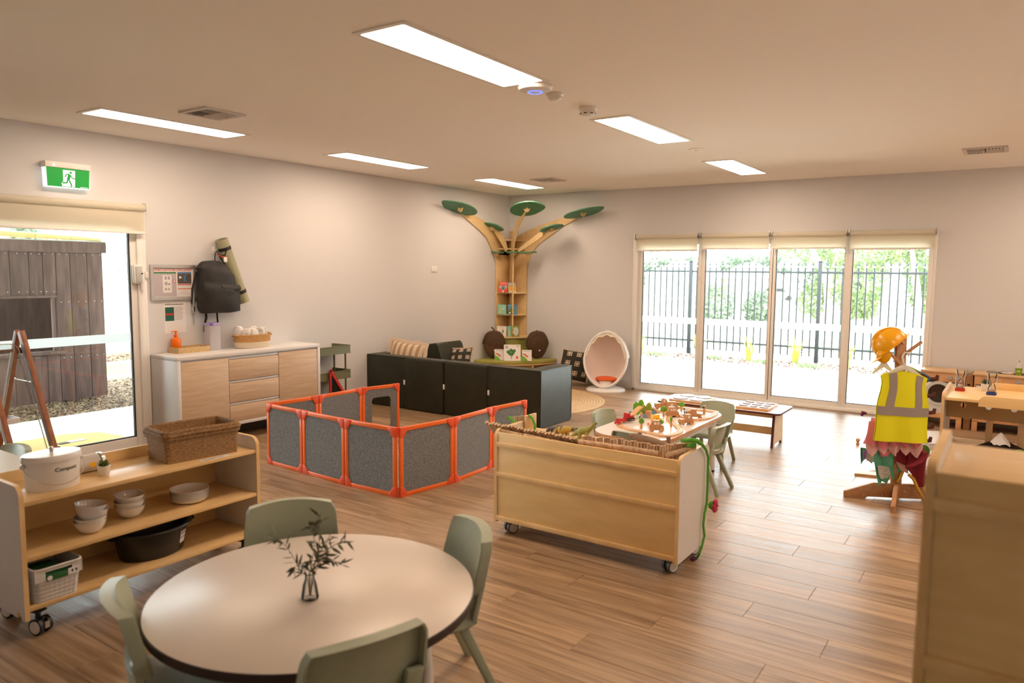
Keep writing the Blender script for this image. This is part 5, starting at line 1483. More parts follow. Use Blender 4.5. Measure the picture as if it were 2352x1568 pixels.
t = thing('log_edging', 'short upright strip of driftwood sticks at the vine end of the cabinet top', 'log edging', (-1.47, 3.8, .585), world=True, group='driftwood log edgings on the wheeled cabinet')
for k in range(11):
    f = k / 10
    p = Vector((-1.515 + f * .085, 3.68 + f * .17, .587))
    stick_piece(t, p, p + Vector((0, .004, .098 + rnd.uniform(-.005, .006))), rnd.uniform(.0095, .0115))
stick_piece(t, (-1.492, 3.668, .638), (-1.412, 3.86, .652), .015, 'cross_log')
t = thing('log', 'thick dark driftwood branch lying behind the upright sticks', 'log', (-1.72, 4.0, .585), world=True)
MB().tube([(-1.86, 3.985, .640), (-1.82, 3.98, .632), (-1.72, 3.985, .618), (-1.62, 3.98, .606), (-1.585, 3.98, .606)], [.012, .025, .029, .024, .012], 12).build('branch', mat('dark_driftwood', (.19, .115, .07), .8, rgb2=(.27, .18, .12), sc_=(10, 40, 40), bump=.5), t, jig=.003)
for x in (-1.80, -1.62):
    MB().cyl((x, 4.0, .586), (x, 4.0, .66), .012, n=10).build('stub', bpy.data.materials['dark_driftwood'], t)
MB().box(-1.865, -1.78, 3.955, 4.02, .586, .6).build('foot', bpy.data.materials['dark_driftwood'], t); MB().box(-1.66, -1.59, 3.955, 4.02, .586, .592).build('foot', bpy.data.materials['dark_driftwood'], t)
t = thing('stick_hut', 'little hut front of thin sticks with green felt arches on the cabinet', 'toy hut', (-2.6, 3.98, .585), world=True)
for k in range(12):
    f = k / 11
    x = -2.675 + f * .12
    stick_piece(t, (x, 3.95 - f * .03, .587), (x, 3.95 - f * .03, .655 + .032 * f + rnd.uniform(-.003, .003)), .006)
MB().box(-2.548, -2.532, 3.90, 4.02, .587, .688, .002).build('side_board', PINEW, t)
MB().tube([(-2.675, 3.90, .657), (-2.655, 3.885, .668), (-2.62, 3.88, .648), (-2.585, 3.878, .615), (-2.565, 3.878, .59)], .0085, 8).build('felt_arch', GREENF, t)
MB().tube([(-2.535, 3.93, .687), (-2.50, 3.92, .672), (-2.48, 3.918, .635), (-2.478, 3.918, .59)], .008, 8).build('felt_arch', GREENF, t)
t = thing('log_slice', 'pale sawn end of a small log between the two stick strips', 'log', (-2.03, 3.75, .585), world=True)
MB().cyl((-2.035, 3.73, .62), (-2.02, 3.80, .615), .024, n=16, endmi=1).build('log', [STICK, STICKEND], t); MB().prism([(-2.03, .59), (-1.995, .59), (-2.02, .63)], 3.70, 3.71, 'y').build('ribbon', PURPF, t)
# dinosaurs
def dino(name, label, path, rad, m, legs, spikes=None, sm=None, stripes=None):
    b0 = path[0]
    t = thing(name, label, 'toy dinosaur', (sum(p[0] for p in path) / len(path), sum(p[1] for p in path) / len(path), .585), world=True)
    MB().tube(path, rad, 12).build('body', m, t)
    for p in legs: MB().tube([p[0], p[1]], [.014, .010], 8).build('leg', m, t)
    if spikes:
        for p, h in spikes:
            MB().cyl(p, Vector(p) + Vector((0, .0, h)), .005, .0005, n=6).build('spike', sm, t)
    return t
DG = mat('olive_green_rubber', (.23, .25, .05), .5, rgb2=(.32, .32, .09), sc_=(30, 30, 30)); DGREY = mat('slate_rubber', (.10, .11, .13), .5); DY = mat('ochre_rubber', (.48, .33, .06), .5, rgb2=(.10, .09, .07), sc_=(55, 8, 8), detail=0, lo=.56, hi=.6)
yb = 3.93
dino('toy_dinosaur', 'long-necked olive green toy dinosaur with a grey spiky back on the cabinet', [px(1312, 1001, Y=yb), px(1325, 994, Y=yb), px(1337, 989, Y=yb), px(1350, 988, Y=yb), px(1358, 982, Y=yb), px(1364, 974, Y=yb), px(1369, 971, Y=yb), px(1373, 974, Y=yb)], [.006, .016, .024, .022, .014, .009, .0085, .005], DG,
     [(px(1332, 992, Y=yb - .012), px(1331, 1010, Y=yb - .015)), (px(1348, 992, Y=yb - .012), px(1349, 1010, Y=yb - .015)), (px(1332, 992, Y=yb + .012), px(1330, 1009, Y=yb + .015)), (px(1347, 992, Y=yb + .012), px(1348, 1009, Y=yb + .015))],
     [(px(1320 + 3.4 * k, 990.5 - (k if k < 6 else 6 + (k - 6) * .5) * .9, Y=yb) + Vector((0, 0, -.002)), .017 if 2 < k < 9 else .011) for k in range(12)], DGREY)
yb = 3.97
dino('toy_dinosaur', 'yellow striped toy dinosaur with a grey head lying behind the sticks', [px(1270, 992, Y=yb), px(1280, 989, Y=yb), px(1292, 987, Y=yb), px(1304, 986, Y=yb), px(1316, 986, Y=yb), px(1326, 984, Y=yb)], [.008, .02, .026, .022, .012, .004], DY,
     [(px(1282, 992, Y=yb), px(1281, 1008, Y=yb)), (px(1303, 992, Y=yb), px(1304, 1008, Y=yb))])
yb = 3.99
dino('toy_dinosaur', 'dark grey toy dinosaur mostly hidden behind the stick edging', [px(1256, 992, Y=yb), px(1264, 985, Y=yb), px(1274, 984, Y=yb), px(1286, 984, Y=yb), px(1296, 990, Y=yb)], [.010, .017, .014, .02, .01], DGREY,
     [(px(1268, 990, Y=yb), px(1268, 1006, Y=yb)), (px(1286, 990, Y=yb), px(1287, 1006, Y=yb))], [(px(1280 + 3 * k, 980, Y=yb), .014) for k in range(5)], DGREY)
# felt vine
t = thing('felt_vine', 'green felt flower vine hanging down the end of the wheeled cabinet', 'felt garland', (-1.38, 3.95, .62), world=True)
V_ = [px(1566, 1012, X=-1.44), px(1585, 1010, X=-1.415), px(1600, 1012, X=-1.39), px(1612, 1020, X=-1.378), px(1622, 1033, X=-1.376), px(1627, 1050, X=-1.376), px(1626, 1085, X=-1.376), px(1625, 1120, X=-1.376), px(1623, 1155, X=-1.376), px(1618, 1180, X=-1.376), px(1615, 1205, X=-1.376), px(1618, 1230, X=-1.376), px(1613, 1252, X=-1.376), px(1607, 1270, X=-1.38), px(1600, 1283, X=-1.40)]
MB().tube(V_, [.012, .012, .013, .010] + [.007] * (len(V_) - 4), 8).build('stem', GREENF, t, jig=.0015)
MB().tube([px(1597, 1023, X=-1.40), px(1586, 1021, X=-1.42), px(1578, 1026, X=-1.43)], [.014, .012, .006], 8).build('shoot', GREENF, t)
fc = px(1633, 1160, X=-1.362)
MB().lathe([(0, -.012), (.018, -.004), (.026, .015), (.022, .03)], 12, frame3(fc + Vector((-.006, 0, 0)), (0, 1, 0), (0, 0, 1))).build('calyx', GREENF, t, jig=.003)
for k in range(6):
    a = k * PI / 3
    MB().ball(fc + Vector((.024, .018 * math.cos(a), .024 * math.sin(a))), (.012, .013, .015), 8, 6).build('petal', PINKF, t)
for k in range(3): MB().prism([(-.012, 0), (.012, 0), (0, .045)], -.002, .002, M=frame3(fc + Vector((0, 0, 0)), (0, math.sin(k * 2.1), math.cos(k * 2.1)), (.7, .4 * math.cos(k * 2.1), -.4 * math.sin(k * 2.1)))).build('sepal', GREENF, t)
fb = px(1592, 1290, X=-1.42)
for k in range(6):
    a = k * PI / 3
    MB().ball(fb + Vector((.0, .02 * math.cos(a), .018 * math.sin(a))), (.016, .014, .014), 8, 6).build('petal', PURPF, t)

# ---------------------------------------------------------------- train table
TZ = .452
t = thing('train_table', 'white rounded table carrying a wooden train track', 'table', (-2.2, 5.35, 0), world=True)
TX0, TX1, TY0, TY1 = -2.52, -1.925, 4.66, 6.02
MB().prism(rr(TX1 - TX0, TY1 - TY0, .2, 8, (TX0 + TX1) / 2, (TY0 + TY1) / 2), TZ - .026, TZ, edgemi=1).build('tabletop', [mat('white_table_laminate', (.80, .77, .75), .22), BEECH], t)
MB().ring(rr(TX1 - TX0 - .1, TY1 - TY0 - .1, .14, 4, (TX0 + TX1) / 2, (TY0 + TY1) / 2), rr(TX1 - TX0 - .14, TY1 - TY0 - .14, .12, 4, (TX0 + TX1) / 2, (TY0 + TY1) / 2), TZ - .08, TZ - .026).build('apron', WHITE, t)
for a in (TX0 + .11, TX1 - .055):
    for c in (TY0 + .13, TY1 - .22):
        o = MB().cyl((a, c, .012), (a, c, TZ - .026), .03, n=18).build('leg', WHITE, t)
        MB().cyl((a, c, 0), (a, c, .014), .03, n=18).build('foot', BLACK, o)
# track: chain of rails, every piece its own part
t = thing('train_track', 'wooden toy train track laid in a loop on the white table', 'toy track', (-2.2, 5.3, TZ), world=True)
tp = [(1424, 975), (1445, 984), (1480, 991), (1510, 998), (1537, 999), (1556, 995), (1564, 986), (1555, 975), (1541, 966), (1534, 957), (1545, 949), (1565, 946), (1590, 962 - 4), (1617, 960), (1637, 953), (1645, 944), (1640, 936), (1622, 931), (1595, 929), (1567, 930), (1545, 935), (1520, 943), (1500, 946)]
tp = [(1420, 972), (1432, 980), (1460, 987), (1490, 992), (1515, 998), (1540, 998), (1560, 992), (1563, 984), (1553, 974), (1540, 965), (1536, 957), (1545, 950), (1563, 953), (1590, 962), (1618, 960), (1637, 953), (1645, 945), (1640, 938), (1625, 933), (1600, 929), (1575, 929), (1552, 933), (1525, 941), (1500, 946)]
W_ = [px(a, c, Z=TZ + .012) for a, c in tp]
W_ = [Vector((max(TX0 + .05, min(TX1 - .03, p.x)), max(TY0 + .05, min(TY1 - .06, p.y)), TZ)) for p in W_]
def catmull(P_, n):
    o = []
    for k in range(len(P_) - 1):
        p0, p1, p2, p3 = P_[max(k - 1, 0)], P_[k], P_[k + 1], P_[min(k + 2, len(P_) - 1)]
        for j in range(n):
            s = j / n
            o.append(.5 * ((2 * p1) + (p2 - p0) * s + (2 * p0 - 5 * p1 + 4 * p2 - p3) * s * s + (3 * p1 - p0 - 3 * p2 + p3) * s ** 3))
    return o + [P_[-1]]
CW = catmull(W_, 4)
TRK = mat('track_beech', (.66, .38, .19), .45, rgb2=(.74, .47, .26), sc_=(20, 20, 20), objvar=.1)
def rail(P_):
    q = MB(); b = bmesh.new()
    prof = [(-.021, 0), (-.021, .013), (-.013, .013), (-.012, .009), (-.008, .009), (-.007, .013), (.007, .013), (.008, .009), (.012, .009), (.013, .013), (.021, .013), (.021, 0)]
    rows = []
    for k, p in enumerate(P_):
        d = (P_[min(k + 1, len(P_) - 1)] - P_[max(k - 1, 0)]); d.normalize()
        n_ = Vector((-d.y, d.x, 0)).normalized()
        rows.append([b.verts.new(p + n_ * a + Vector((0, 0, z))) for a, z in prof])
    n = len(prof)
    for A, B in zip(rows, rows[1:]):
        for k in range(n): b.faces.new((A[k], A[(k + 1) % n], B[(k + 1) % n], B[k]))
    b.faces.new(rows[0]); b.faces.new(rows[-1])
    bmesh.ops.recalc_face_normals(b, faces=b.faces[:]); q.merge(b)
    q.build('track_piece', TRK, t, smooth=False)
for k in range(0, len(CW) - 1, 6): rail(CW[k:k + 7])
ramp = [px(1424, 971, Z=TZ), px(1440, 965, Z=TZ + .01), px(1452, 955, Z=TZ + .03), px(1464, 942, Z=TZ + .065), px(1472, 936, Z=TZ + .075)]
rail(ramp)
rail([px(1496, 938, Z=TZ + .05), px(1503, 944, Z=TZ + .02), px(1512, 946, Z=TZ + .004)])
# bridge tower with leaf boards
def at_(x, y, z=0): p = px(x, y, Z=TZ + z); return p
t = thing('toy_tree_bridge', 'wooden track bridge with two big green leaf shapes', 'toy bridge', tuple(at_(1480, 958)), world=True)
def leafshape(c, w, h, m, tilt=0, dots=False):
    X = _r.copy(); X.z = 0; X.normalize()
    M = frame3(c, X, (0, 0, 1))
    P_ = [(-.30, 0), (-.5, .35), (-.48, .68), (-.22, .86), (-.04, .74), (.10, .95), (.34, 1.0), (.5, .78), (.44, .4), (.2, .1), (.05, 0)]
    o = MB().prism([(a * w, z * h) for a, z in P_], -.008, .008, bev=.002, M=M).build('leaf_board', m, t)
    if dots:
        for a, z in ((-.25, .4), (-.3, .6), (0, .5), (.2, .7), (.28, .45), (.1, .3), (-.1, .68), (.3, .85)):
            MB().prism(oval(.05 * w, .03 * h, 8, a * w, z * h), .008, .009, M=M).build('leaf_spot', OLIVE, o)
leafshape(at_(1466, 952), .085, .125, GREENB)
leafshape(at_(1484, 958), .085, .12, mat('yellow_green_board', (.30, .40, .04), .5), dots=True)
c = at_(1489, 960)
MB().box(c.x - .022, c.x + .022, c.y - .015, c.y + .015, TZ, TZ + .06, .003).build('tower', BEECH, t)
BLT = mat('blue_arch', (.16, .30, .42), .5)
for a, y_ in ((1450, 956), (1479, 962), (1498, 953)):
    c = at_(a, y_ - 2); X = _r.copy(); X.z = 0; X.normalize()
    MB().prism([(.032 * math.cos(q), .036 * math.sin(q)) for q in [PI * k / 10 for k in range(11)]], -.008, .008, M=frame3(c, X, (0, 0, 1))).build('arch', BLT, t)
# toy vehicles
Xr = _r.copy(); Xr.z = 0; Xr.normalize()
Yr = Vector((-Xr.y, Xr.x, 0))
def toy_car(name, label, p, rz, L, hh, shape, m, holes=True, wheels=2, group=None):
    t = thing(name, label, 'toy car', (p.x, p.y, TZ), math.atan2(Xr.y, Xr.x) + rz, group)
    MB().prism([(a * L, z * hh) for a, z in shape], -.022, .022, 'y', bev=.003).build('body', m, t)
    wr = hh * .19
    for k in range(wheels):
        x = L * (-.33 + .66 * k / (wheels - 1))
        for s in (-1, 1):
            w_ = MB().cyl((x, s * .022, wr), (x, s * .032, wr), wr, n=18).build('wheel', m, t)
            MB().cyl((x, s * .032, wr), (x, s * .0335, wr), wr * .35, n=10).build('hub', TRK, w_)
    if holes:
        for a, z, w_ in holes: MB().prism(oval(w_ * L, hh * .12, 12, a * L, z * hh), -.0225, .0225, 'y').build('window', PAPER, t)
    return t
S_JEEP = [(-.5, .12), (-.5, .5), (-.42, .58), (-.3, .95), (.18, .95), (.3, .6), (.46, .52), (.5, .3), (.5, .12)]
S_VAN = [(-.5, .12), (-.5, .85), (-.44, .95), (.3, .95), (.46, .55), (.5, .12)]
S_TRUCK = [(-.5, .12), (-.5, .52), (.02, .52), (.05, .9), (.25, 1), (.42, .9), (.5, .6), (.5, .12)]
S_DIG = [(-.5, .2), (-.45, .7), (-.2, .95), (.1, .95), (.12, .55), (.5, .5), (.52, .4), (.1, .2)]
CARW = mat('toy_beech', (.50, .245, .105), .45, rgb2=(.60, .33, .16), sc_=(40, 40, 40))
GV = 'plain wooden toy vehicles on the train table'
toy_car('toy_car', 'plain wooden toy jeep at the front of the track behind the dark branch', at_(1508, 990), -.10, .105, .085, S_JEEP, CARW, ((-.12, .72, .08), (.08, .72, .07)), group=GV)
toy_car('toy_car', 'plain wooden toy jeep inside the track beside the yellow blocks', at_(1544, 957), .1, .10, .085, S_JEEP, CARW, ((-.15, .72, .07), (.02, .72, .06), (.14, .7, .05)), group=GV)
toy_car('toy_car', 'plain wooden toy tractor with large wheels on the chair side of the track', at_(1575, 974), .25, .105, .085, [(-.5, .15), (-.46, .48), (-.1, .5), (-.02, .9), (.36, .9), (.45, .5), (.5, .3), (.5, .15)], CARW, ((.14, .7, .1),), group=GV)
toy_car('toy_car', 'plain wooden toy digger with a long arm over the track', at_(1595, 961), -.1, .12, .08, S_DIG, CARW, (), group=GV)
toy_car('toy_car', 'plain wooden toy truck with a round cab on the bench side of the track', at_(1518, 938), .05, .105, .088, S_TRUCK, CARW, ((.24, .76, .07),), group=GV)
toy_car('toy_car', 'plain wooden toy van behind the truck with a round cab', at_(1544, 940), .05, .095, .07, S_VAN, CARW, ((-.1, .6, .13),), group=GV)
REDP = mat('red_paint', (.55, .025, .02), .35)
for k, (a, y_, lb) in enumerate(((1419, 974, 'small red wooden train engine at the lower end of the train'), (1429, 969, 'first little red wagon behind the train engine'), (1437, 966, 'second little red wagon behind the train engine'))):
    tr = toy_car('toy_wagon', lb, at_(a, y_, .012), .75, .042, .036 if k else .045, [(-.5, .2), (-.5, .7), (-.2, .7), (-.2, .95), (.3, .95), (.3, .7), (.5, .7), (.5, .2)] if not k else [(-.5, .2), (-.5, .75), (.5, .75), (.5, .2)], REDP, (), group='red toy train on the track')
    tr.location.z = TZ + .013; tr.scale = (.8, .62, 1)
tr = toy_car('toy_train', 'larger red toy locomotive with black wheels at the foot of the ramp', at_(1444, 966, .012), .75, .075, .07, [(-.5, .2), (-.5, .9), (-.1, .9), (-.08, .62), (.46, .62), (.5, .2)], REDP, (), wheels=3)
tr.location.z = TZ + .013
for o in tr.children:
    if o.name.startswith('wheel'): o.data = o.data.copy(); o.data.materials[0] = BLACK
# little trees, figures, blocks
def toy_tree(label, p, h, w, thin=False):
    t = thing('toy_tree', label, 'toy tree', (p.x, p.y, TZ), math.atan2(Xr.y, Xr.x) + (.9 if thin else 0), 'small wooden trees on the train table')
    MB().box(-.008, .008, -.006, .006, 0, h * .5, .001).build('trunk', BEECH, t)
    MB().prism(oval(w / 2, h * .27, 16, 0, h * .70), -.006, .006, 'y', bev=.0015).build('crown', GREENB, t)
    for k in range(7):
        a = k * 2.4
        MB().prism(oval(.0035, .0035, 6, w * .3 * math.cos(a) * (k / 7 + .2), h * .7 + h * .16 * math.sin(a) * (k / 7 + .2)), -.0066, .0066, 'y').build('leaf_spot', OLIVE, t)
toy_tree('small wooden tree beside the yellow blocks', at_(1524, 956), .085, .056)
toy_tree('small wooden tree near the bench-side track', at_(1565, 944), .08, .052)
toy_tree('small wooden tree on the near side inside the track', at_(1473, 984), .08, .04)
toy_tree('small wooden tree behind the front toy jeep', at_(1516, 984), .07, .05)
toy_tree('small wooden tree seen edge-on inside the track bend', at_(1541, 980), .08, .022, True)
t = thing('toy_sign', 'plain wooden post standing inside the far loop of the track', 'toy', tuple(at_(1617, 952)), world=True)
c = at_(1617, 952); MB().box(c.x - .01, c.x + .01, c.y - .006, c.y + .006, TZ, TZ + .075, .002).build('post', BEECH, t); MB().cyl((c.x - .011, c.y - .004, TZ + .06), (c.x + .004, c.y - .011, TZ + .06), .006, n=8).build('face', BLACK, t)
t = thing('toy_sign', 'wooden post with a dark stripe beside the track ramp', 'toy', tuple(at_(1472, 972)), world=True)
c = at_(1472, 972); MB().box(c.x - .01, c.x + .01, c.y - .006, c.y + .006, TZ, TZ + .085, .002).build('post', BEECH, t); MB().box(c.x - .0115, c.x - .002, c.y - .0075, c.y - .0, TZ + .02, TZ + .06).build('stripe', BLUEINK, t)
t = thing('toy_house', 'small white wooden toy house with black spots near the bench-side track', 'toy', tuple(at_(1577, 948)), world=True)
c = at_(1577, 950); MB().box(c.x - .026, c.x + .026, c.y - .012, c.y + .012, TZ + .006, TZ + .055, .006).build('body', PAPER, t)
for a in (-.014, .004, .015): MB().cyl((c.x + a, c.y - .013, TZ + .014), (c.x + a, c.y - .011, TZ + .014), .006, n=8).build('spot', BLACK, t)
MB().box(c.x - .022, c.x - .012, c.y - .0135, c.y - .011, TZ + .03, TZ + .048).build('spot', BLACK, t); MB().box(c.x - .02, c.x + .02, c.y - .01, c.y + .01, TZ, TZ + .006).build('base', BEECH, t)
t = thing('toy_duck', 'small yellow wooden bird beside the white toy house', 'toy', tuple(at_(1586, 954)), world=True)
c = at_(1586, 953); MB().ball((c.x, c.y, TZ + .012), (.018, .01, .012), 10, 8).build('body', YELLOW, t); MB().ball((c.x + .014, c.y, TZ + .028), .008, 8, 6).build('head', YELLOW, t)
t = thing('toy_boat', 'small blue wooden wedge beside the yellow bird', 'toy', tuple(at_(1571, 957)), world=True)
c = at_(1571, 957); MB().prism([(-.03, .0), (.02, 0), (.026, .022), (-.005, .02)], -.012, .012, 'y', M=frame3(c, Xr, Yr)).build('wedge', BLT, t)
t = thing('toy_hen', 'small white wooden hen with a red comb near the front toy jeep', 'toy', tuple(at_(1495, 982)), world=True)
c = at_(1493, 982); MB().ball((c.x, c.y, TZ + .012), (.02, .01, .012), 10, 8).build('body', PAPER, t); MB().box(c.x - .02, c.x - .01, c.y - .006, c.y + .006, TZ + .018, TZ + .035, .002).build('comb', REDOR, t)
for k, (dx, dz, lb) in enumerate(((-.022, 0, 'yellow block at the ramp end of the little stack'), (.020, 0, 'yellow block at the bench end of the little stack'), (-.004, .028, 'yellow block lying on top of the little stack'))):
    c = at_(1508, 968) + Xr * dx
    t = thing('toy_block', lb, 'toy block', (c.x, c.y, TZ + dz), math.atan2(Xr.y, Xr.x) + .15 * k, 'yellow wooden blocks on the train table')
    MB().box(-.020 - .006 * (k == 2), .020 + .006 * (k == 2), -.014, .014, 0, .0275, .003).build('block', YELLOW, t)

# ---------------------------------------------------------------- low bench with puzzle boards
BZ = .335
t = thing('low_bench', 'long low white-topped bench with slanted plywood legs in front of the windows', 'bench', (-2.3, 7.08, 0), world=True)
BX0, BX1, BY0, BY1 = -2.905, -1.715, 6.825, 7.325
EDGE = mat('burgundy_ply_edge', (.10, .022, .026), .5)
MB().prism(rr(BX1 - BX0, BY1 - BY0, .05, 5, (BX0 + BX1) / 2, (BY0 + BY1) / 2), BZ - .018, BZ, edgemi=1).build('bench_top', [bpy.data.materials['white_table_laminate'], EDGE], t)
for x in (BX0 + .10, BX1 - .075):
    MB().prism([(6.885, 0), (6.925, 0), (6.955, .03), (7.155, .03), (7.185, 0), (7.225, 0), (7.185, BZ - .018), (6.925, BZ - .018)], x - .012, x + .012, 'x', edgemi=1).build('leg', [PLY, EDGE], t)
MB().box(BX0 + .11, BX1 - .085, 7.03, 7.05, .095, .165, .002).build('stretcher', PLY, t)
MB().box(BX0 + .11, BX1 - .085, 6.94, 6.96, BZ - .065, BZ - .018, .002).build('apron', PLY, t)
def puzzle(label, cx_, cy_, w_, d_, rz, disks):
    t = thing('puzzle_board', label, 'puzzle', (cx_, cy_, BZ), rz, 'wooden puzzle boards on the low bench')
    MB().box(-w_ / 2, w_ / 2, -d_ / 2, d_ / 2, 0, .022, .003).build('board', BEECH, t)
    MB().box(-w_ / 2 + .003, w_ / 2 - .003, -d_ / 2 + .003, d_ / 2 - .003, .022, .0232).build('face', PAPER, t)
    for x, y, rx, ry in disks:
        o = MB().prism(oval(rx, ry, 24, x, y), .0225, .032, bev=.001).build('puzzle_piece', WLAM, t)
        MB().ring(oval(rx + .003, ry + .003, 24, x, y), oval(rx, ry, 24, x, y), .0232, .027).build('recess_edge', EDGE, o)
puzzle('square puzzle board with four large round pieces', -2.615, 7.045, .34, .36, -.02, [(-.085, -.085, .07, .07), (.085, -.085, .07, .07), (-.085, .09, .07, .07), (.085, .09, .07, .07)])
puzzle('square puzzle board with nine small animal-like pieces', -1.985, 7.055, .30, .36, .02, [(x, y, rx, ry) for (x, y), (rx, ry) in zip([(a, c) for c in (-.115, 0, .115) for a in (-.095, 0, .095)], [(.04, .022), (.03, .03), (.04, .025), (.035, .02), (.042, .03), (.03, .034), (.04, .02), (.034, .028), (.04, .03)])])

# ---------------------------------------------------------------- big round table with the vase
RT, RC, RR = .512, Vector((-1.932, 1.662, 0)), .542
t = thing('round_table', 'large round white table with a dark edge carrying a small glass vase', 'table', tuple(RC))
TOPW = mat('cream_table_laminate', (.78, .70, .63), .32)
m = MB().lathe([(0, RT), (RR - .004, RT), (RR, RT - .003), (RR, RT - .028), (RR - .006, RT - .032), (0, RT - .032)], 96)
m.bm.faces.ensure_lookup_table(); m.bm.normal_update()
for f in m.bm.faces:
    c = f.calc_center_median()
    if Vector((c.x, c.y)).length > RR - .008: f.material_index = 1
    if c.z < RT - .03: f.material_index = 1
m.build('tabletop', [TOPW, mat('dark_table_edge', (.020, .010, .009), .45)], t)
MB().ring(oval(.36, .36, 32), oval(.34, .34, 32), RT - .075, RT - .032).build('apron', WHITE, t)
for a in (.70, .70 + PI / 2, .70 + PI, .70 + 1.5 * PI):
    d = Vector((math.cos(a), math.sin(a), 0))
    o = MB().cyl(d * .385 + Vector((0, 0, .012)), d * .36 + Vector((0, 0, RT - .03)), .024, n=20).build('leg', WHITE, t)
    MB().cyl(d * .385, d * .385 + Vector((0, 0, .014)), .025, n=16).build('foot', BLACK, o)
VB = px(712, 1374, Z=RT)
t = thing('glass_vase', 'small clear glass bottle vase on the big round table', 'vase', tuple(VB))
MB().lathe([(r_ * 1.22, z_ * 1.08) for r_, z_ in [(0, .001), (.021, .001), (.024, .005), (.019, .045), (.013, .065), (.0125, .078), (.016, .082), (.0145, .083), (.0105, .078), (.0115, .064), (.017, .044), (.021, .006), (0, .005)]], 24).build('glass', CLEAR, t)
t = thing('leaf_sprigs', 'thin dark olive leafy sprigs standing in the glass vase', 'plant sprigs', tuple(VB), world=True)
rnd = random.Random(21)
dp = (VB - CAM).dot(_f)
def vp(x, y, dd=0):
    q = _r * ((x - 1176) / FPX) - _u * ((y - 784) / FPX) + _f
    return CAM + q * (dp + dd)
sprigs = [([(711, 1368), (705, 1325), (690, 1310), (668, 1270), (645, 1242), (626, 1232)], .03), ([(712, 1368), (712, 1320), (716, 1290), (722, 1255), (718, 1215), (712, 1205)], -.02), ([(713, 1366), (718, 1315), (728, 1280), (733, 1240), (733, 1205), (736, 1182)], .0),
          ([(714, 1366), (722, 1310), (738, 1280), (755, 1260), (775, 1248), (795, 1240)], -.05), ([(713, 1367), (725, 1312), (745, 1285), (768, 1288), (785, 1296)], .04), ([(712, 1366), (710, 1318), (718, 1300), (740, 1260), (760, 1225)], .07), ([(712, 1366), (704, 1320), (690, 1300), (676, 1302)], -.06)]
lf = MB()
for pts, dd in sprigs:
    P_ = [vp(a, c, dd * k / (len(pts) - 1)) for k, (a, c) in enumerate(pts)]
    C_ = catmull(P_, 4)
    MB().tube(C_, [.0016 * (1 - .5 * k / len(C_)) for k in range(len(C_))], 5).build('stem', TWIG, t)
    for k in range(5, len(C_)):
        for s in range(2 if k % 2 else 1):
            d = (C_[k] - C_[k - 1]).normalized()
            a = Matrix.Rotation(rnd.uniform(0, 6.28), 3, d) @ d.orthogonal().normalized()
            l_ = (d * rnd.uniform(.1, .9) + a).normalized() * rnd.uniform(.026, .052)
            w_ = l_.cross(Vector((rnd.gauss(0, 1), rnd.gauss(0, 1), rnd.gauss(0, 1)))).normalized() * rnd.uniform(.0040, .0062)
            p = C_[k]
            q = MB()
            v = [q.bm.verts.new(z) for z in (p, p + l_ * .35 + w_, p + l_ * .7 + w_ * .7, p + l_, p + l_ * .7 - w_ * .7, p + l_ * .35 - w_)]
            q.bm.faces.new(v)
            q.build('leaf', LEAFP, t, smooth=False)

# ---------------------------------------------------------------- on the low shelf unit
SH1, SH2, SH3 = .61, .367, .147
BUCK = mat('cream_enamel', (.80, .76, .72), .3)
cc = Vector((-3.575, 1.565, SH1))
t = thing('compost_bin', 'cream oval bin lettered Compost with lid and wire handle on the shelf unit', 'bin', tuple(cc), 0)
ov = lambda z, k=1: (k, z)
MB().lathe([(0, 0), (.108, 0), (.110, .004), (.118, .145), (0, .145)], 48, None, sx=.72).build('body', BUCK, t)
lid = MB().lathe([(.123, .128), (.124, .132), (.124, .152), (.120, .158), (0, .163)], 48, None, sx=.72)
o = lid.build('lid', BUCK, t); MB().cyl((0, 0, .160), (0, 0, .168), .008, n=12).ball((0, 0, .176), .0105, 12, 8).build('lid_knob', CHROME, o)
for s in (-1, 1): MB().ball((0, s * .121, .115), (.013, .011, .013), 12, 8).build('handle_lug', BUCK, t)
MB().tube([(.012 + .088 * math.sin(a), .127 * math.cos(a) * 1.0, .115 - .085 * math.sin(a)) for a in [PI * k / 24 for k in range(25)]], .0018, 6).build('wire_handle', CHROME, t)
cw = words('Compost', .05, mat('charcoal_print', (.06, .06, .05), .6), t, frame3((0, .024, .092), (0, 1, 0), (0, 0, 1)), width=.098)
for v in cw.data.vertices:
    R_ = .110 + .008 * v.co.z / .145
    v.co.x += .72 * R_ * math.sqrt(max(.01, 1 - (v.co.y / R_) ** 2)) + .0012
t = thing('tin_roll', 'grey foil-ended tube lying behind the compost bin on the shelf unit', 'roll', (-3.70, 1.77, SH1 + .042))
o = MB().cyl((0, -.09, 0), (0, .055, 0), .042, n=24).build('tube', mat('pale_paper_tube', (.6, .55, .5), .6), t)
MB().lathe([(.0, .0), (.035, .0), (.043, .004), (.043, .018)], 20, frame3((0, .055, 0), (1, 0, 0), (0, 0, 1)) @ Matrix.Rotation(PI, 4, 'X')).build('foil_end', CHROME, t, jig=.006)
for k in range(5): MB().prism([(-.012, 0), (.012, 0), (0, .02)], -.001, .001, M=frame3((.02 * math.cos(k * 1.3), .057, .025 * math.sin(k * 1.3)), (math.cos(k * 1.3 + 1), 0, math.sin(k * 1.3 + 1)), (.3, 1, .2))).build('foil_fold', ALU, t, smooth=False)
MB().box(.02, .042, .0, .03, -.012, .01).build('sticker', YELLOW, t)
t = thing('potted_succulent', 'small succulent in a white pot on top of the shelf unit', 'potted plant', (-3.575, 1.793, SH1))
MB().lathe([(0, 0), (.021, 0), (.023, .003), (.029, .048), (.026, .048), (.025, .04), (0, .04)], 24).build('pot', WHITE, t)
rnd = random.Random(4)
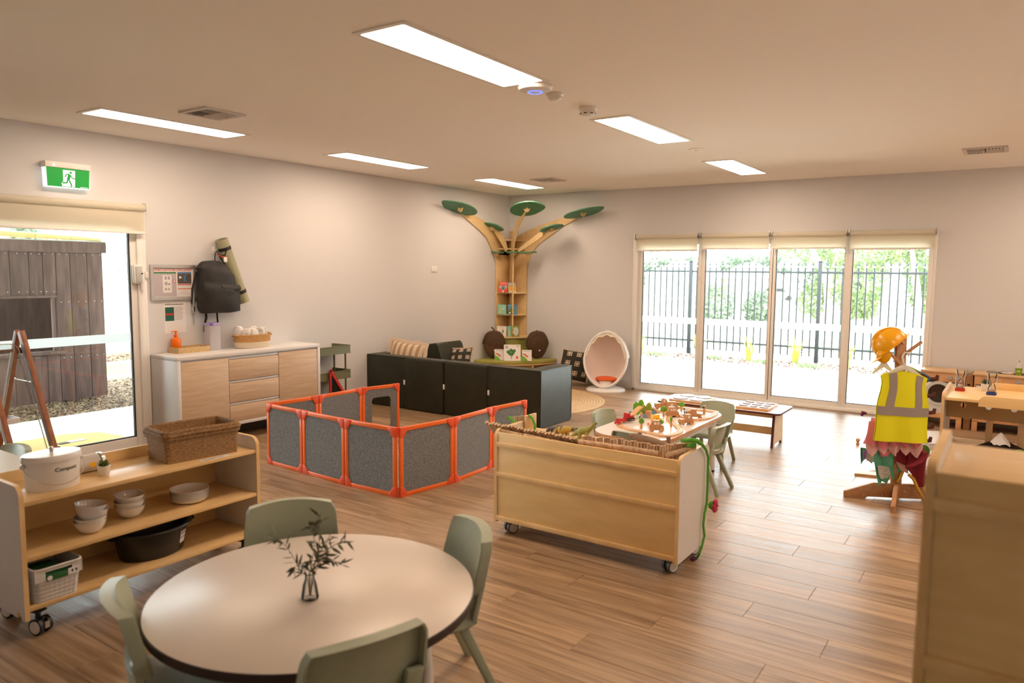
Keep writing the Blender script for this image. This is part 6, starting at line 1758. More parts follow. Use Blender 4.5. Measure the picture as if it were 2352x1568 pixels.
SUC = mat('succulent_green', (.10, .15, .03), .5, rgb2=(.17, .22, .06), sc_=(60, 60, 60))
for k in range(22):
    a = k * 2.4; e = .25 + .95 * (k / 22)
    d = Vector((math.cos(a) * math.cos(e), math.sin(a) * math.cos(e), math.sin(e)))
    MB().tube([Vector((0, 0, .043)), Vector((0, 0, .046)) + d * .018, Vector((0, 0, .048)) + d * .033], [.003, .006, .001], 6, flat=.6).build('leaf', SUC, t)
# seagrass basket: woven rows
bc = (-3.60, 2.28, SH1)
t = thing('seagrass_basket', 'rectangular brown seagrass basket on top of the shelf unit', 'basket', bc, math.radians(-7))
bw, bl, bh = .235, .40, .165
MB().ring(rr(bw - .010, bl - .010, .02, 4), rr(bw - .032, bl - .032, .016, 4), .0, bh - .01).box(-bw / 2 + .02, bw / 2 - .02, -bl / 2 + .02, bl / 2 - .02, .001, .012).build('wall', RATTAN, t)
wv = MB()
per = rr(bw, bl, .02, 4)
def along(P_, n):
    L = [0]
    for k in range(len(P_)): L.append(L[-1] + math.dist(P_[k], P_[(k + 1) % len(P_)]))
    o = []; j = 0
    for k in range(n):
        s = L[-1] * k / n
        while L[j + 1] < s: j += 1
        a, c = P_[j], P_[(j + 1) % len(P_)]; f = (s - L[j]) / max(1e-9, L[j + 1] - L[j])
        o.append((a[0] + (c[0] - a[0]) * f, a[1] + (c[1] - a[1]) * f))
    return o
PA = along(per, 96)
for r in range(17):
    z = .006 + r * (bh - .045) / 17
    k0 = 1 - .05 * (1 - z / bh)
    wv.tube([(x * k0 * (1 + (.012 if (k + r) % 2 else -.012)), y * k0 * (1 + (.008 if (k + r) % 2 else -.008)), z) for k, (x, y) in enumerate(PA)], .0048, 5, closed=True)
tag(wv.build('weave', RATTAN, t), kind='stuff')
rim = MB()
RIMM = mat('seagrass_rim', (.20, .105, .042), .85, rgb2=(.36, .21, .095), sc_=(80, 80, 80), bump=.6, bsc=(140, 140, 140))
rim.tube([(x * 1.02, y * 1.015, bh - .022) for x, y in PA], .014, 8, closed=True, flat=1); rim.tube([(x * .985, y * .99, bh - .008) for x, y in PA], .012, 8, closed=True); rim.tube([(x * 1.015, y * 1.01, bh - .040) for x, y in PA], .010, 8, closed=True)
rim.build('rim', RIMM, t, jig=.003)
t = thing('shelf_label', 'thin white label strip on the shelf edge beside the seagrass basket', 'label', (-3.44, 2.30, SH1), math.radians(1))
MB().box(-.016, .016, -.085, .085, 0, .0015).build('strip', PAPER, t); MB().box(-.006, .006, -.07, .05, .0015, .0018).build('print', GREYINK, t)
# crockery
def bowl_me():
    return [(0, .0), (.030, .0), (.046, .010), (.062, .032), (.069, .056), (.071, .060), (.067, .058), (.059, .032), (.043, .013), (0, .006)]
def bowl(label, loc, group, tilt=0):
    t = thing('bowl', label, 'bowl', loc, 0, group)
    MB().lathe(bowl_me(), 36).build('body', WGLOSS, t)
    t.rotation_euler = (tilt, tilt * .5, 0)
    return t
b0 = bowl('lowest white bowl of the stack beside the white storage basket', (-3.535, 1.70, SH2), 'white bowls on the middle shelf')
def bdup(lb, loc, tx=0, ty=0):
    o = dup(b0, loc, 0, lb); o.rotation_euler = (tx, ty, 0)
bdup('second white bowl from the bottom of the stack nearer the compost end', (-3.533, 1.703, SH2 + .021), .04, .02)
bdup('tilted third white bowl of the stack nearer the compost end', (-3.532, 1.704, SH2 + .056), -.10, .03)
bdup('topmost tilted white bowl of the stack nearer the compost end', (-3.536, 1.70, SH2 + .077), -.10, .03)
bdup('lowest white bowl of the stack beside the plates', (-3.60, 1.925, SH2))
bdup('middle white bowl of the stack beside the plates', (-3.598, 1.923, SH2 + .028), .02, 0)
bdup('topmost white bowl of the stack beside the plates', (-3.60, 1.925, SH2 + .056), .0, .03)
pl0 = thing('plate', 'lowest plate of the white stack on the middle shelf', 'plate', (-3.59, 2.24, SH2), 0, 'white plates stacked on the middle shelf')
MB().lathe([(0, 0), (.062, 0), (.085, .010), (.096, .026), (.098, .028), (.094, .0275), (.082, .013), (.06, .005), (0, .004)], 40).build('body', WGLOSS, pl0)
for k, n_ in enumerate(('second', 'third', 'fourth', 'fifth', 'sixth', 'seventh')):
    dup(pl0, (-3.59 + .001 * (k % 2), 2.24, SH2 + .0072 * (k + 1)), k, '%s plate from the bottom of the white stack on the middle shelf' % n_ if k < 5 else 'topmost plate of the white stack on the middle shelf')
# tub
t = thing('black_tub', 'oval black plastic tub with a white sticker on the lowest shelf', 'tub', (-3.60, 2.03, SH3))
BT = mat('black_tub_plastic', (.010, .010, .010), .35)
MB().lathe([(0, 0), (.150, 0), (.160, .01), (.186, .135), (.196, .139), (.197, .146), (.190, .148), (.180, .137), (.154, .014), (0, .008)], 48, None, sx=.72).build('body', BT, t)
MB().tube([(.150 * math.cos(a), .203 * math.sin(a), .143) for a in [PI * 2 * k / 40 for k in range(40)]], .006, 8, closed=True).build('rim', BT, t)
for s in (-1, 1): MB().ball((0, s * .205, .135), (.05, .02, .014), 12, 8).build('grip', BT, t)
st = MB()
def stp(u, v, d):
    a = .54 + u * .30
    z = .045 + v * .062
    R_ = .1605 + (z - .01) / .125 * .026 + d
    return (R_ * .72 * math.cos(a), R_ * math.sin(a), z)
st.sheet(lambda u, v: stp(u, v, .0015), 8, 2); so_ = st.build('sticker', PAPER, t)
MB().sheet(lambda u, v: stp(u, .42 + .07 * v, .0022), 8, 1).build('print', BLUEINK, so_)
MB().sheet(lambda u, v: stp(.05 + .85 * u, .80 + .09 * v, .0022), 8, 1).build('print', INK, so_); MB().sheet(lambda u, v: stp(.05 + .7 * u, .66 + .06 * v, .0022), 8, 1).build('print', GREYINK, so_)
# white storage basket
t = thing('storage_basket', 'white plastic storage basket with a green tag on the lowest shelf', 'basket', (-3.545, 1.50, SH3))
w2, l2, h2 = .27, .20, .155
def wallq(z0, z1, k0, k1, d0=0, d1=.003):
    q = MB(); b = bmesh.new()
    O0, O1 = [(x * k0, y * k0) for x, y in rr(w2, l2, .028, 5)], [(x * k1, y * k1) for x, y in rr(w2, l2, .028, 5)]
    n = len(O0)
    lo = [b.verts.new((x, y, z0)) for x, y in O0]; hi = [b.verts.new((x, y, z1)) for x, y in O1]
    for k in range(n): b.faces.new((lo[k], lo[(k + 1) % n], hi[(k + 1) % n], hi[k]))
    bmesh.ops.recalc_face_normals(b, faces=b.faces[:]); b.normal_update()
    bmesh.ops.solidify(b, geom=b.faces[:], thickness=.003)
    return q.merge(b)
WB = mat('white_basket_plastic', (.78, .75, .72), .4, sub=.12)
wallq(0, .105, .86, .955).box(-.11, .11, -.08, .08, 0, .004).build('wall', WB, t)
# upper wall leaves a hand hole on the open side
q = MB()
q.box(-w2 / 2 * .98, w2 / 2 * .99, -l2 / 2 * .985, -l2 / 2 * .955, .10, h2); q.box(-w2 / 2 * .98, w2 / 2 * .99, l2 / 2 * .955, l2 / 2 * .985, .10, h2)
for s in (-1, 1):
    x = s * w2 / 2 * .965
    q.box(x - .002, x + .002, -.095, -.055, .10, h2); q.box(x - .002, x + .002, .055, .095, .10, h2); q.box(x - .002, x + .002, -.056, .056, .138, h2)
q.build('upper_wall', WB, t)
MB().tube([(x * 1.0, y * 1.0, h2) for x, y in rr(w2, l2, .028, 5)], .005, 8, closed=True).build('rim', WB, t)
gr = MB()
for r in range(5):
    z = .012 + r * .019; k = .86 + .095 * z / .105
    gr.tube([(x * k * 1.004, y * k * 1.004, z) for x, y in rr(w2, l2, .028, 5)], .0014, 4, closed=True)
for x, y in along(rr(w2, l2, .028, 5), 40): gr.tube([(x * .862, y * .862, .004), (x * .957, y * .957, .102)], .0014, 4)
tag(gr.build('grid_ribs', WB, t), kind='stuff')
tagm = MB().box(w2 / 2 * .99, w2 / 2 * .99 + .003, -.052, .035, .096, .122, .002).build('tag', mat('tag_green', (.02, .12, .03), .5), t)
MB().cyl((w2 / 2 * .99 + .003, -.040, .109), (w2 / 2 * .99 + .0045, -.040, .109), .011, n=16).build('tag_disc', PAPER, tagm)
MB().box(w2 / 2 * .975, w2 / 2 * .975 + .002, .038, .085, .098, .126).build('tag_paper', PAPER, t)
for k in range(2): MB().ball((w2 / 2 * .985, .055 + .017 * k, .113), (.002, .005, .007), 8, 6).build('tag_print', INK, t)
t = thing('green_cloth', 'dark green cloths folded inside the white storage basket', 'cloth', (-3.545, 1.50, SH3 + .005))
MB().box(-.09, .095, -.065, .065, .0, .112, .02, 3).build('fold', mat('green_cloth', (.015, .12, .03), .9), t, jig=.008)

# ---------------------------------------------------------------- small table and easel by the door
LT = .505
t = thing('small_table', 'small white-topped table with a wooden edge beside the sliding door', 'table', (-5.0, 1.3, 0), world=True)
MB().prism(rr(.87, .95, .22, 8, -4.865, 1.43), LT - .024, LT, edgemi=1).build('tabletop', [mat('grey_white_laminate', (.66, .64, .58), .4), BEECH], t)
for a in (-5.15, -4.6):
    for c in (1.12, 1.75): MB().cyl((a, c, 0), (a, c, LT - .024), .028, n=16).build('leg', WHITE, t)
t = thing('green_paper', 'bright green paper lying on the small table by the sliding door', 'paper', (-4.86, 1.68, LT))
MB().box(-.16, .10, -.11, .06, 0, .0012, M=Matrix.Rotation(.5, 4, 'Z')).build('sheet', mat('green_paper', (.13, .46, .05), .7), t, smooth=False)
EYL = 2.32
t = thing('easel', 'red-brown wooden easel frame with clear board standing before the sliding door', 'easel', (-5.67, EYL, 0), world=True)
A0 = Vector((-5.675, EYL, 1.155))
fF, fB = Vector((-5.06, EYL, 0)), Vector((-6.245, EYL, 0))
for dy, tops in ((0, 0), (-.25, 0)):
    o_ = Vector((0, dy, 0))
    L1 = MB().bar(fF + o_, A0 + o_ + Vector((.022, 0, 0)), .045, .034, up=(0, 1, 0), bev=.003)
    a = L1.build('leg', TEAK, t)
    b2 = MB().bar(fB + o_, A0 + o_ + Vector((-.022, 0, 0)), .045, .034, up=(0, 1, 0), bev=.003).build('leg', TEAK, t)
    for (P0, Q0), par in (((fF, A0 + Vector((.022, 0, 0))), a), ((fB, A0 + Vector((-.022, 0, 0))), b2)):
        for f0, f1 in ((.22, .5), (.68, .93)):
            p, q = P0.lerp(Q0, f0) + o_, P0.lerp(Q0, f1) + o_
            for s in (-1, 1): MB().bar(p + Vector((0, s * .0172, 0)), q + Vector((0, s * .0172, 0)), .009, .0012, up=(0, 1, 0)).build('slot', BLACK, par)
    MB().bar(fF.lerp(A0, .70) + o_ + Vector((.01, .02, 0)), fB.lerp(A0, .70) + o_ + Vector((0, .02, 0)), .003, .012, up=(0, 1, 0)).build('stay', ALU, t)
    for f in (.70,):
        for P0 in (fF, fB): MB().cyl(P0.lerp(A0, f) + o_ + Vector((0, .017, 0)), P0.lerp(A0, f) + o_ + Vector((0, .028, 0)), .008, n=10).build('bolt', CHROME, t)
MB().cyl(fB.lerp(A0, .88) + Vector((.0, .018, 0)), fB.lerp(A0, .88) + Vector((0, .05, 0)), .022, n=8).build('knob', BLACK, t)
MB().cyl(fF.lerp(A0, .34) + Vector((.01, .018, 0)), fF.lerp(A0, .34) + Vector((.03, .02, .0)), .016, n=8).build('knob', BLACK, t)
for z in (.36, 1.02): MB().bar(fB.lerp(A0, z / 1.155) + Vector((.0, -.23, 0)), fB.lerp(A0, z / 1.155), .03, .02).build('cross_rail', TEAK, t)
# clear boards hang on both sides
for P0, s in ((fF, 1), (fB, -1)):
    p, q = P0.lerp(A0, .28) + Vector((-s * .03, 0, 0)), P0.lerp(A0, .93) + Vector((-s * .03, 0, 0))
    d = (q - p)
    X = Vector((0, 1, 0)); Y = d.normalized()
    M = frame3(p + Vector((0, -.125, 0)) + d / 2, X, Y)
    o = MB().prism(rr(.20, d.length, .05, 5), -.002, .002, M=M).build('clear_board', CLEAR, t, smooth=False)
    MB().tube([M @ Vector((a, c, 0)) for a, c in rr(.20, d.length, .05, 5)], .003, 6, closed=True).build('board_edge', mat('frosted_edge', (.75, .8, .8), .4) if s > 0 else bpy.data.materials['frosted_edge'], o)
TRY = mat('white_tray_plastic', (.70, .66, .68), .35)
tz = .42
tr = MB()
tr.box(-6.36 + .02, -6.20, 1.85, 2.50, tz, tz + .008)
o = tr.build('tray', TRY, t)
for a, c in ((1.86, 2.06), (2.07, 2.27), (2.28, 2.49)):
    MB().ring(rr(.15, c - a, .03, 4, -6.268, (a + c) / 2), rr(.135, c - a - .016, .026, 4, -6.268, (a + c) / 2), tz, tz + .035).build('tray_cup', TRY, o)
MB().ring(rr(.17, .66, .02, 4, -6.268, 2.175), rr(.15, .64, .016, 4, -6.268, 2.175), tz + .005, tz + .042).build('tray_rim', TRY, o)

# ---------------------------------------------------------------- dress-up stand
SC = Vector((-.64, 5.85, 0))
Xc = Vector((math.cos(YAW), -math.sin(YAW), 0)); Yc = Vector((math.sin(YAW), math.cos(YAW), 0))
def W(a, d, z): return SC + Xc * a + Yc * d + Vector((0, 0, z))   # across the view, away from it, up
t = thing('clothes_stand', 'wooden dress-up clothes stand with four flat feet holding costumes', 'clothes stand', tuple(SC), world=True)
MB().bar(W(-.005, 0, .05), W(-.03, 0, 1.185), .07, .028, up=Yc, bev=.003).build('pole', STANDW, t)
def foot(d, L0, y0=.0):
    d = Vector(d).normalized(); n_ = Vector((-d.y, d.x, 0))
    M = Matrix(((d.x, n_.x, 0, SC.x), (d.y, n_.y, 0, SC.y), (0, 0, 1, 0), (0, 0, 0, 1)))
    o = MB().prism([(.0, .012), (L0 * .55, .012), (L0 * .6, .0), (L0, .0), (L0, .045), (L0 * .45, .115), (.0, .115)], -.014, .014, 'y', bev=.002, M=M).build('foot', STANDW, t)
    for x, z in ((.08, .09), (.10, .03), (.05, .06)):
        MB().cyl(M @ Vector((x, -.016, z)), M @ Vector((x, .016, z)), .006, n=8).build('screw', ALU, o)
ldir = px(1938, 1140, Z=0) - SC; ldir.z = 0
foot(ldir, ldir.length); foot(-ldir, .30)
fd = px(2050, 1178, Z=0) - SC; fd.z = 0
foot(fd, fd.length); foot(-fd, .34)
for a, z, dx, dz in ((-.03, 1.06, .13, .075), (-.028, 1.0, -.11, .07)):
    MB().bar(W(a, -.02, z - .03), W(a + dx, -.03, z + dz), .02, .016, up=Yc, bev=.002).build('hook_peg', STANDW, t)
MB().cyl(W(-.035, -.03, 1.12), W(-.035, -.045, 1.13), .009, n=10).build('hook_peg', STANDW, t)
# hard hat
HC_ = W(-.085, .02, 1.10)
t = thing('hard_hat', 'yellow toy hard hat hung tilted on top of the clothes stand', 'hat', tuple(HC_), world=True)
ax = (Xc * -.62 + Vector((0, 0, .74)) + Yc * .25).normalized()
bx = ax.cross(Yc).normalized(); by = ax.cross(bx)
Mh = Matrix(((bx.x, by.x, ax.x, HC_.x), (bx.y, by.y, ax.y, HC_.y), (bx.z, by.z, ax.z, HC_.z), (0, 0, 0, 1)))
HATM = mat('yellow_hat', (.90, .44, .006), .25, sub=.12)
MB().lathe([(.112, 0), (.110, .03), (.098, .07), (.07, .105), (.03, .122), (0, .125)], 32, Mh, sx=1.08).lathe([(0, .120), (.03, .117), (.067, .10), (.094, .067), (.106, .03), (.108, 0), (.112, 0)], 32, Mh, sx=1.08).build('shell', HATM, t)
MB().ring([(1.12 * x, y) for x, y in oval(.125, .125, 32)], [(1.08 * x, y) for x, y in oval(.108, .108, 32)], -.006, .002, M=Mh).build('brim', HATM, t)
MB().ball(Mh @ Vector((.135, 0, -.01)), (.045, .075, .008), 16, 8, M=Mh.to_3x3().to_4x4()).build('peak', HATM, t)
MB().ball(W(-.155, -.02, 1.035), (.048, .04, .055), 16, 12).build('side_flap', HATM, t)
for s in (-.03, 0, .03): MB().tube([Mh @ Vector((.118 * math.cos(a), s, .128 * math.sin(a))) for a in [PI * (.12 + .76 * k / 14) for k in range(15)]], .005, 6).build('ridge', HATM, t)
# hangers
HG = mat('white_hanger', (.74, .70, .66), .4)
def hanger(label, a, d, z, w_, tilt=0, hookx=0, m=HG):
    t = thing('clothes_hanger', label, 'hanger', tuple(W(a, d, z)), world=True)
    P_ = [(-w_, -.055), (-w_ * .5, -.012), (-.02, .012), (.02, .012), (w_ * .5, -.012), (w_, -.055)]
    MB().prism(P_ + [(w_, -.07), (w_ * .45, -.04), (0, -.02), (-w_ * .45, -.04), (-w_, -.07)], -.004, .004, bev=.001, M=frame3(W(a, d, z), Xc * math.cos(tilt) + Vector((0, 0, math.sin(tilt))), Vector((0, 0, 1)))).build('bar', m, t)
    MB().tube([W(a, d, z + .005), W(a - .012, d, z + .04), W(a - .02, d, z + .07), W(a - .005 + hookx, d, z + .10), W(a + .018 + hookx, d, z + .095), W(a + .024 + hookx, d, z + .075)], .007, 8).build('hook', m, t)
hanger('white plastic hanger carrying the yellow safety vest', -.055, -.115, .968, .125, -.05)
hanger('pale hanger whose end shows beside the vest shoulder under the hat', -.15, -.02, .972, .075, .0)
# safety vest
t = thing('safety_vest', 'hi-vis yellow toy safety vest with grey bands hanging on the clothes stand', 'vest', tuple(W(-.07, -.14, .45)), world=True)
def vest(u, v, d=0):
    # u across, v from hem (0) to shoulder (1)
    z = .462 + .485 * v
    w_ = .188 - .028 * v
    w_ = w_ if v < .55 else w_ - .012 * math.sin((v - .55) / .45 * PI)
    x = -.072 + (u * 2 - 1) * w_ + .004 * math.sin(9 * v + u * 3)
    sag = .045 * max(0, v - .8) / .2 * (abs(u * 2 - 1)) ** 2 * .8
    y = -.145 - .035 * math.cos((u - .5) * 2.2) * (1 - .3 * v) - .010 * math.sin(u * 11 + v * 2) * (1 - v) - d
    return W(x, y, z - sag - .018 * u * (1 - v * .2))
MB().sheet(lambda u, v: vest(u, v), 22, 22, .003).build('front', HIVIS, t)
def vback(u, v):
    p = vest(u, v); return p + Yc * (.12 * math.sin(PI * u) * (1 - .5 * v) + .012)
MB().sheet(vback, 14, 10, .003).build('back', HIVIS, t)
MB().sheet(lambda u, v: vest(u, .375 + .125 * v, .004), 22, 2, .001).build('reflective_band', REFLECT, t)
MB().sheet(lambda u, v: vest(.155 + .16 * u - .0 * v, .44 + .56 * v, .0045), 3, 14, .001).build('reflective_band', REFLECT, t)
MB().sheet(lambda u, v: vest(.70 + .15 * u + .06 * v, .44 + .54 * v, .0045), 3, 14, .001).build('reflective_band', REFLECT, t)
# pink petal costume
def petals(t, n, a0, a1, dfun, z0, z1, wid, m, name, seed, fl=.015):
    rnd = random.Random(seed)
    for k in range(n):
        a = a0 + (a1 - a0) * (k + .5) / n
        zl = z1 + rnd.uniform(-.015, .015)
        def pet(u, v, a=a, zl=zl, ph=rnd.uniform(0, 6)):
            w_ = wid * (.45 + .55 * v) * (1 if v < .62 else max(0.03, 1 - ((v - .62) / .38) ** 2.2))
            return W(a + (u * 2 - 1) * w_, dfun(a) - .018 * math.cos((u - .5) * 3) - .02 * v + .007 * math.sin(6 * u + ph), z0 + (zl - z0) * v - .01 * math.sin(PI * u) * 0)
        MB().sheet(pet, 8, 10, .0015).build(name, m, t)
PK1, PK2 = mat('rose_chiffon', (.85, .27, .32), .8, sub=.2), mat('pale_pink_chiffon', (.88, .58, .58), .8, sub=.25)
t = thing('pink_costume', 'pink petal fairy dress hanging below the yellow vest', 'costume', tuple(W(-.12, -.05, .35)), world=True)
petals(t, 5, -.27, .10, lambda a: -.06 - .03 * math.cos(a * 6), .58, .345, .058, PK2, 'petal', 1)
petals(t, 5, -.28, .08, lambda a: -.085 - .03 * math.cos(a * 6), .58, .40, .052, PK1, 'petal', 2)
MB().sheet(lambda u, v: W(-.225 - .05 * v ** 1.3 + .10 * u, -.04 - .02 * math.sin(u * 8), .41 + .19 * (1 - v)), 5, 6, .002).build('bodice', PK1, t, jig=.006)
TEALC, SIL, LILAC = mat('mint_satin', (.10, .42, .27), .5), mat('silver_sequins', (.36, .37, .33), .35, rgb2=(.62, .64, .58), sc_=(220, 220, 220), lo=.45, hi=.55), mat('lilac_satin', (.27, .15, .42), .6)
t = thing('mint_costume', 'mint green dress with silver patches and zigzag hem, lowest on the clothes stand', 'costume', tuple(W(-.15, -.02, .12)), world=True)
def panel(t, name, pts, d, m, j=.006, th=.002):
    M = frame3(W(0, d, 0), Xc, (0, 0, 1))
    q = MB(); q.prism(pts, -th, th, M=M)
    bmesh.ops.triangulate(q.bm, faces=[f for f in q.bm.faces if len(f.verts) > 4])
    bmesh.ops.subdivide_edges(q.bm, edges=q.bm.edges[:], cuts=3, use_grid_fill=True)
    for v in q.bm.verts:
        a = (v.co - SC).dot(Xc)
        v.co += Yc * .014 * math.sin(a * 60 + v.co.z * 12)
    return q.build(name, m, t, jig=j)
panel(t, 'skirt_panel', [(-.205, .385), (-.07, .385), (-.075, .22), (-.09, .12), (-.115, .135), (-.135, .145), (-.16, .115), (-.18, .19), (-.20, .28)], -.05, TEALC)
panel(t, 'skirt_panel', [(-.10, .36), (.03, .36), (.03, .195), (-.0, .17), (-.045, .155), (-.075, .20)], -.02, TEALC)
panel(t, 'skirt_panel', [(-.265, .37), (-.18, .37), (-.19, .26), (-.225, .29), (-.265, .25)], .0, TEALC)
panel(t, 'sequin_patch', [(-.185, .265), (-.10, .25), (-.085, .21), (-.10, .17), (-.15, .165), (-.175, .20)], -.068, SIL, .003)
panel(t, 'sequin_patch', [(-.24, .345), (-.185, .345), (-.18, .275), (-.225, .28)], -.015, SIL, .003)
panel(t, 'ribbon', [(-.262, .35), (-.235, .36), (-.24, .30), (-.262, .29)], -.03, LILAC)
panel(t, 'ribbon', [(-.17, .375), (-.10, .372), (-.12, .33), (-.155, .325)], -.075, PK1)
CRIM = mat('crimson_cloth', (.21, .006, .018), .75, bump=.4, bsc=(9, 9, 9))
t = thing('crimson_cape', 'dark crimson cloth bunched at the low end of the clothes stand', 'costume', tuple(W(.1, -.03, .15)), world=True)
panel(t, 'fold', [(.02, .36), (.15, .385), (.175, .33), (.165, .22), (.175, .17), (.155, .115), (.11, .10), (.085, .16), (.06, .20), (.01, .25)], -.07, CRIM, .014)
panel(t, 'fold', [(-.03, .39), (.08, .38), (.10, .30), (.03, .255), (-.04, .29)], -.055, CRIM, .012)
MB().tube([W(-.0, -.11, .27), W(.04, -.12, .275), (W(.09, -.125, .305)), W(.13, -.12, .355), W(.165, -.1, .34)], [.02, .028, .034, .026, .012], 10, flat=.5).build('roll', CRIM, t, jig=.01)
panel(t, 'lining', [(-.04, .30), (.03, .28), (.045, .20), (.0, .215), (-.02, .25)], -.045, PK2, .008)
t = thing('petal_skirt', 'rainbow petal skirt showing orange, lilac, green and gold between the costumes', 'costume', tuple(W(.06, .0, .3)), world=True)
for a, z, w_, h, c in ((.075, .43, .045, .06, (.55, .07, .02)), (.025, .335, .035, .05, (.30, .16, .42)), (.095, .37, .04, .035, (.04, .32, .05)), (.055, .365, .04, .035, (.06, .30, .33)), (.13, .385, .04, .022, (.65, .36, .02)), (.0, .355, .03, .045, (.36, .20, .03)), (.115, .43, .018, .06, (.32, .20, .45)), (.17, .30, .018, .03, (.05, .33, .3)), (.175, .35, .03, .05, (.08, .30, .03))):
    nm = 'petal_%02d%02d%02d' % tuple(int(99 * q) for q in c)
    panel(t, 'petal', [(a + w_ * math.cos(q), z + h * math.sin(q)) for q in [2 * PI * k / 14 for k in range(14)]], -.035 + .12 * (a - .05), bpy.data.materials.get(nm) or mat(nm, c, .7), .004)
# bug costume with stuffed feet
t = thing('bug_costume', 'blue and green padded bug costume with brown stuffed feet behind the vest', 'costume', tuple(W(.16, .03, .6)), world=True)
BL1, GN1, GN2, BRF = mat('blue_satin', (.004, .075, .20), .6), mat('grass_green_satin', (.10, .34, .01), .6), mat('bottle_green_satin', (.004, .07, .03), .6), mat('brown_plush', (.085, .022, .012), .9)
segs = [(.875, BL1, .205), (.755, GN1, .19), (.635, GN2, .20), (.53, BL1, .195), (.43, GN1, .185)]
for z, m_, xe in segs:
    x0 = .055
    q = MB()
    q.sheet(lambda u, v: W(x0 + (xe - x0) * v, .03 + .03 * math.cos(2 * PI * u) * (1 - .55 * v ** 2), z - .03 * v * .3 + .062 * math.sin(2 * PI * u) * (1 if v < .35 else 1 - .72 * ((v - .35) / .65) ** 1.2)), 14, 8, wrap=True)
    q.build('segment', m_, t, jig=.003)
    zf = z - .01
    MB().tube([W(xe - .01, .03, zf), W(xe + .025, .03, zf - .002), W(xe + .048, .03, zf - .0), W(xe + .056, .03, zf + .028)], [.013, .014, .016, .010], 8).build('stuffed_foot', BRF, t)
MB().tube([W(-.245, .0, .62), W(-.27, .0, .625), W(-.278, .0, .60)], [.008, .014, .008], 8).build('stuffed_foot', mat('plum_plush', (.14, .012, .07), .9), t)
MB().sheet(lambda u, v: W(-.03 + .20 * u, -.02 + .05 * v, .965 - .10 * u ** 2 + .02 * math.sin(PI * v) - .03 * v), 12, 4, .003).build('collar', mat('lime_satin', (.28, .50, .02), .5), t)
MB().sheet(lambda u, v: W(.06 + .09 * u, -.05 + .02 * v, .935 - .045 * u - .03 * v), 6, 3, .003).build('trim', BRF, t)
t = thing('gold_sash', 'gold sequin sash draped over the foot of the clothes stand', 'sash', tuple(W(.12, -.08, .03)), world=True)
GOLD = mat('gold_sequins', (.42, .22, .015), .4, .3, rgb2=(.62, .40, .05), sc_=(160, 160, 160), lo=.45, hi=.55)
MB().tube([W(.045, -.06, .20), W(.075, -.08, .17), W(.095, -.11, .10), W(.125, -.13, .045), W(.16, -.13, .012)], .011, 8).build('strand', GOLD, t)
MB().tube([W(.13, -.05, .16), W(.15, -.08, .10), W(.155, -.12, .05), W(.165, -.135, .018)], .011, 8).build('strand', GOLD, t)
MB().tube([W(.02, -.03, .21), W(.0, -.04, .165), W(-.02, -.04, .135)], .011, 8).build('strand', GOLD, t)

# ---------------------------------------------------------------- small things on the floor by the stand
c = px(1970, 1020, Z=0)
t = thing('wooden_peg', 'tiny round-headed wooden peg standing on the floor beside the clothes stand', 'toy', tuple(c))
MB().lathe([(0, 0), (.014, 0), (.015, .012), (.010, .022), (.015, .03), (.019, .042), (.013, .058), (0, .06)], 16).build('peg', BEECH, t)
t = thing('floor_board', 'thin pale wooden board on the floor behind the clothes stand', 'board', tuple(px(2000, 1085, Z=0)), .1)
MB().prism([(-.11, -.16), (.14, -.13), (.17, .16), (-.02, .19)], 0, .018, bev=.002).build('board', PINEW, t)
MB().tube([(-.01, -.02, .019), (.07, -.02, .02), (.05, .05, .02), (-.01, -.02, .019)], .003, 6).build('wire', CHROME, t)
for k, (a, c_, lb) in enumerate((((2130, 1003), .3, 'white paper sheet on the floor nearer the toy kitchen'), ((2128, 1052), .15, 'white paper sheet on the floor nearer the crimson cape'))):
    p = px(*a, Z=0)
    t = thing('paper_sheet', lb, 'paper', (p.x, p.y, 0), c_, 'white paper sheets on the floor behind the stand')
    MB().sheet(lambda u, v: (-.25 + .5 * u, -.32 + .64 * v, .002 + .004 * math.sin(u * 7 + v * 5) ** 2), 8, 8, .001).build('sheet', PAPER, t)

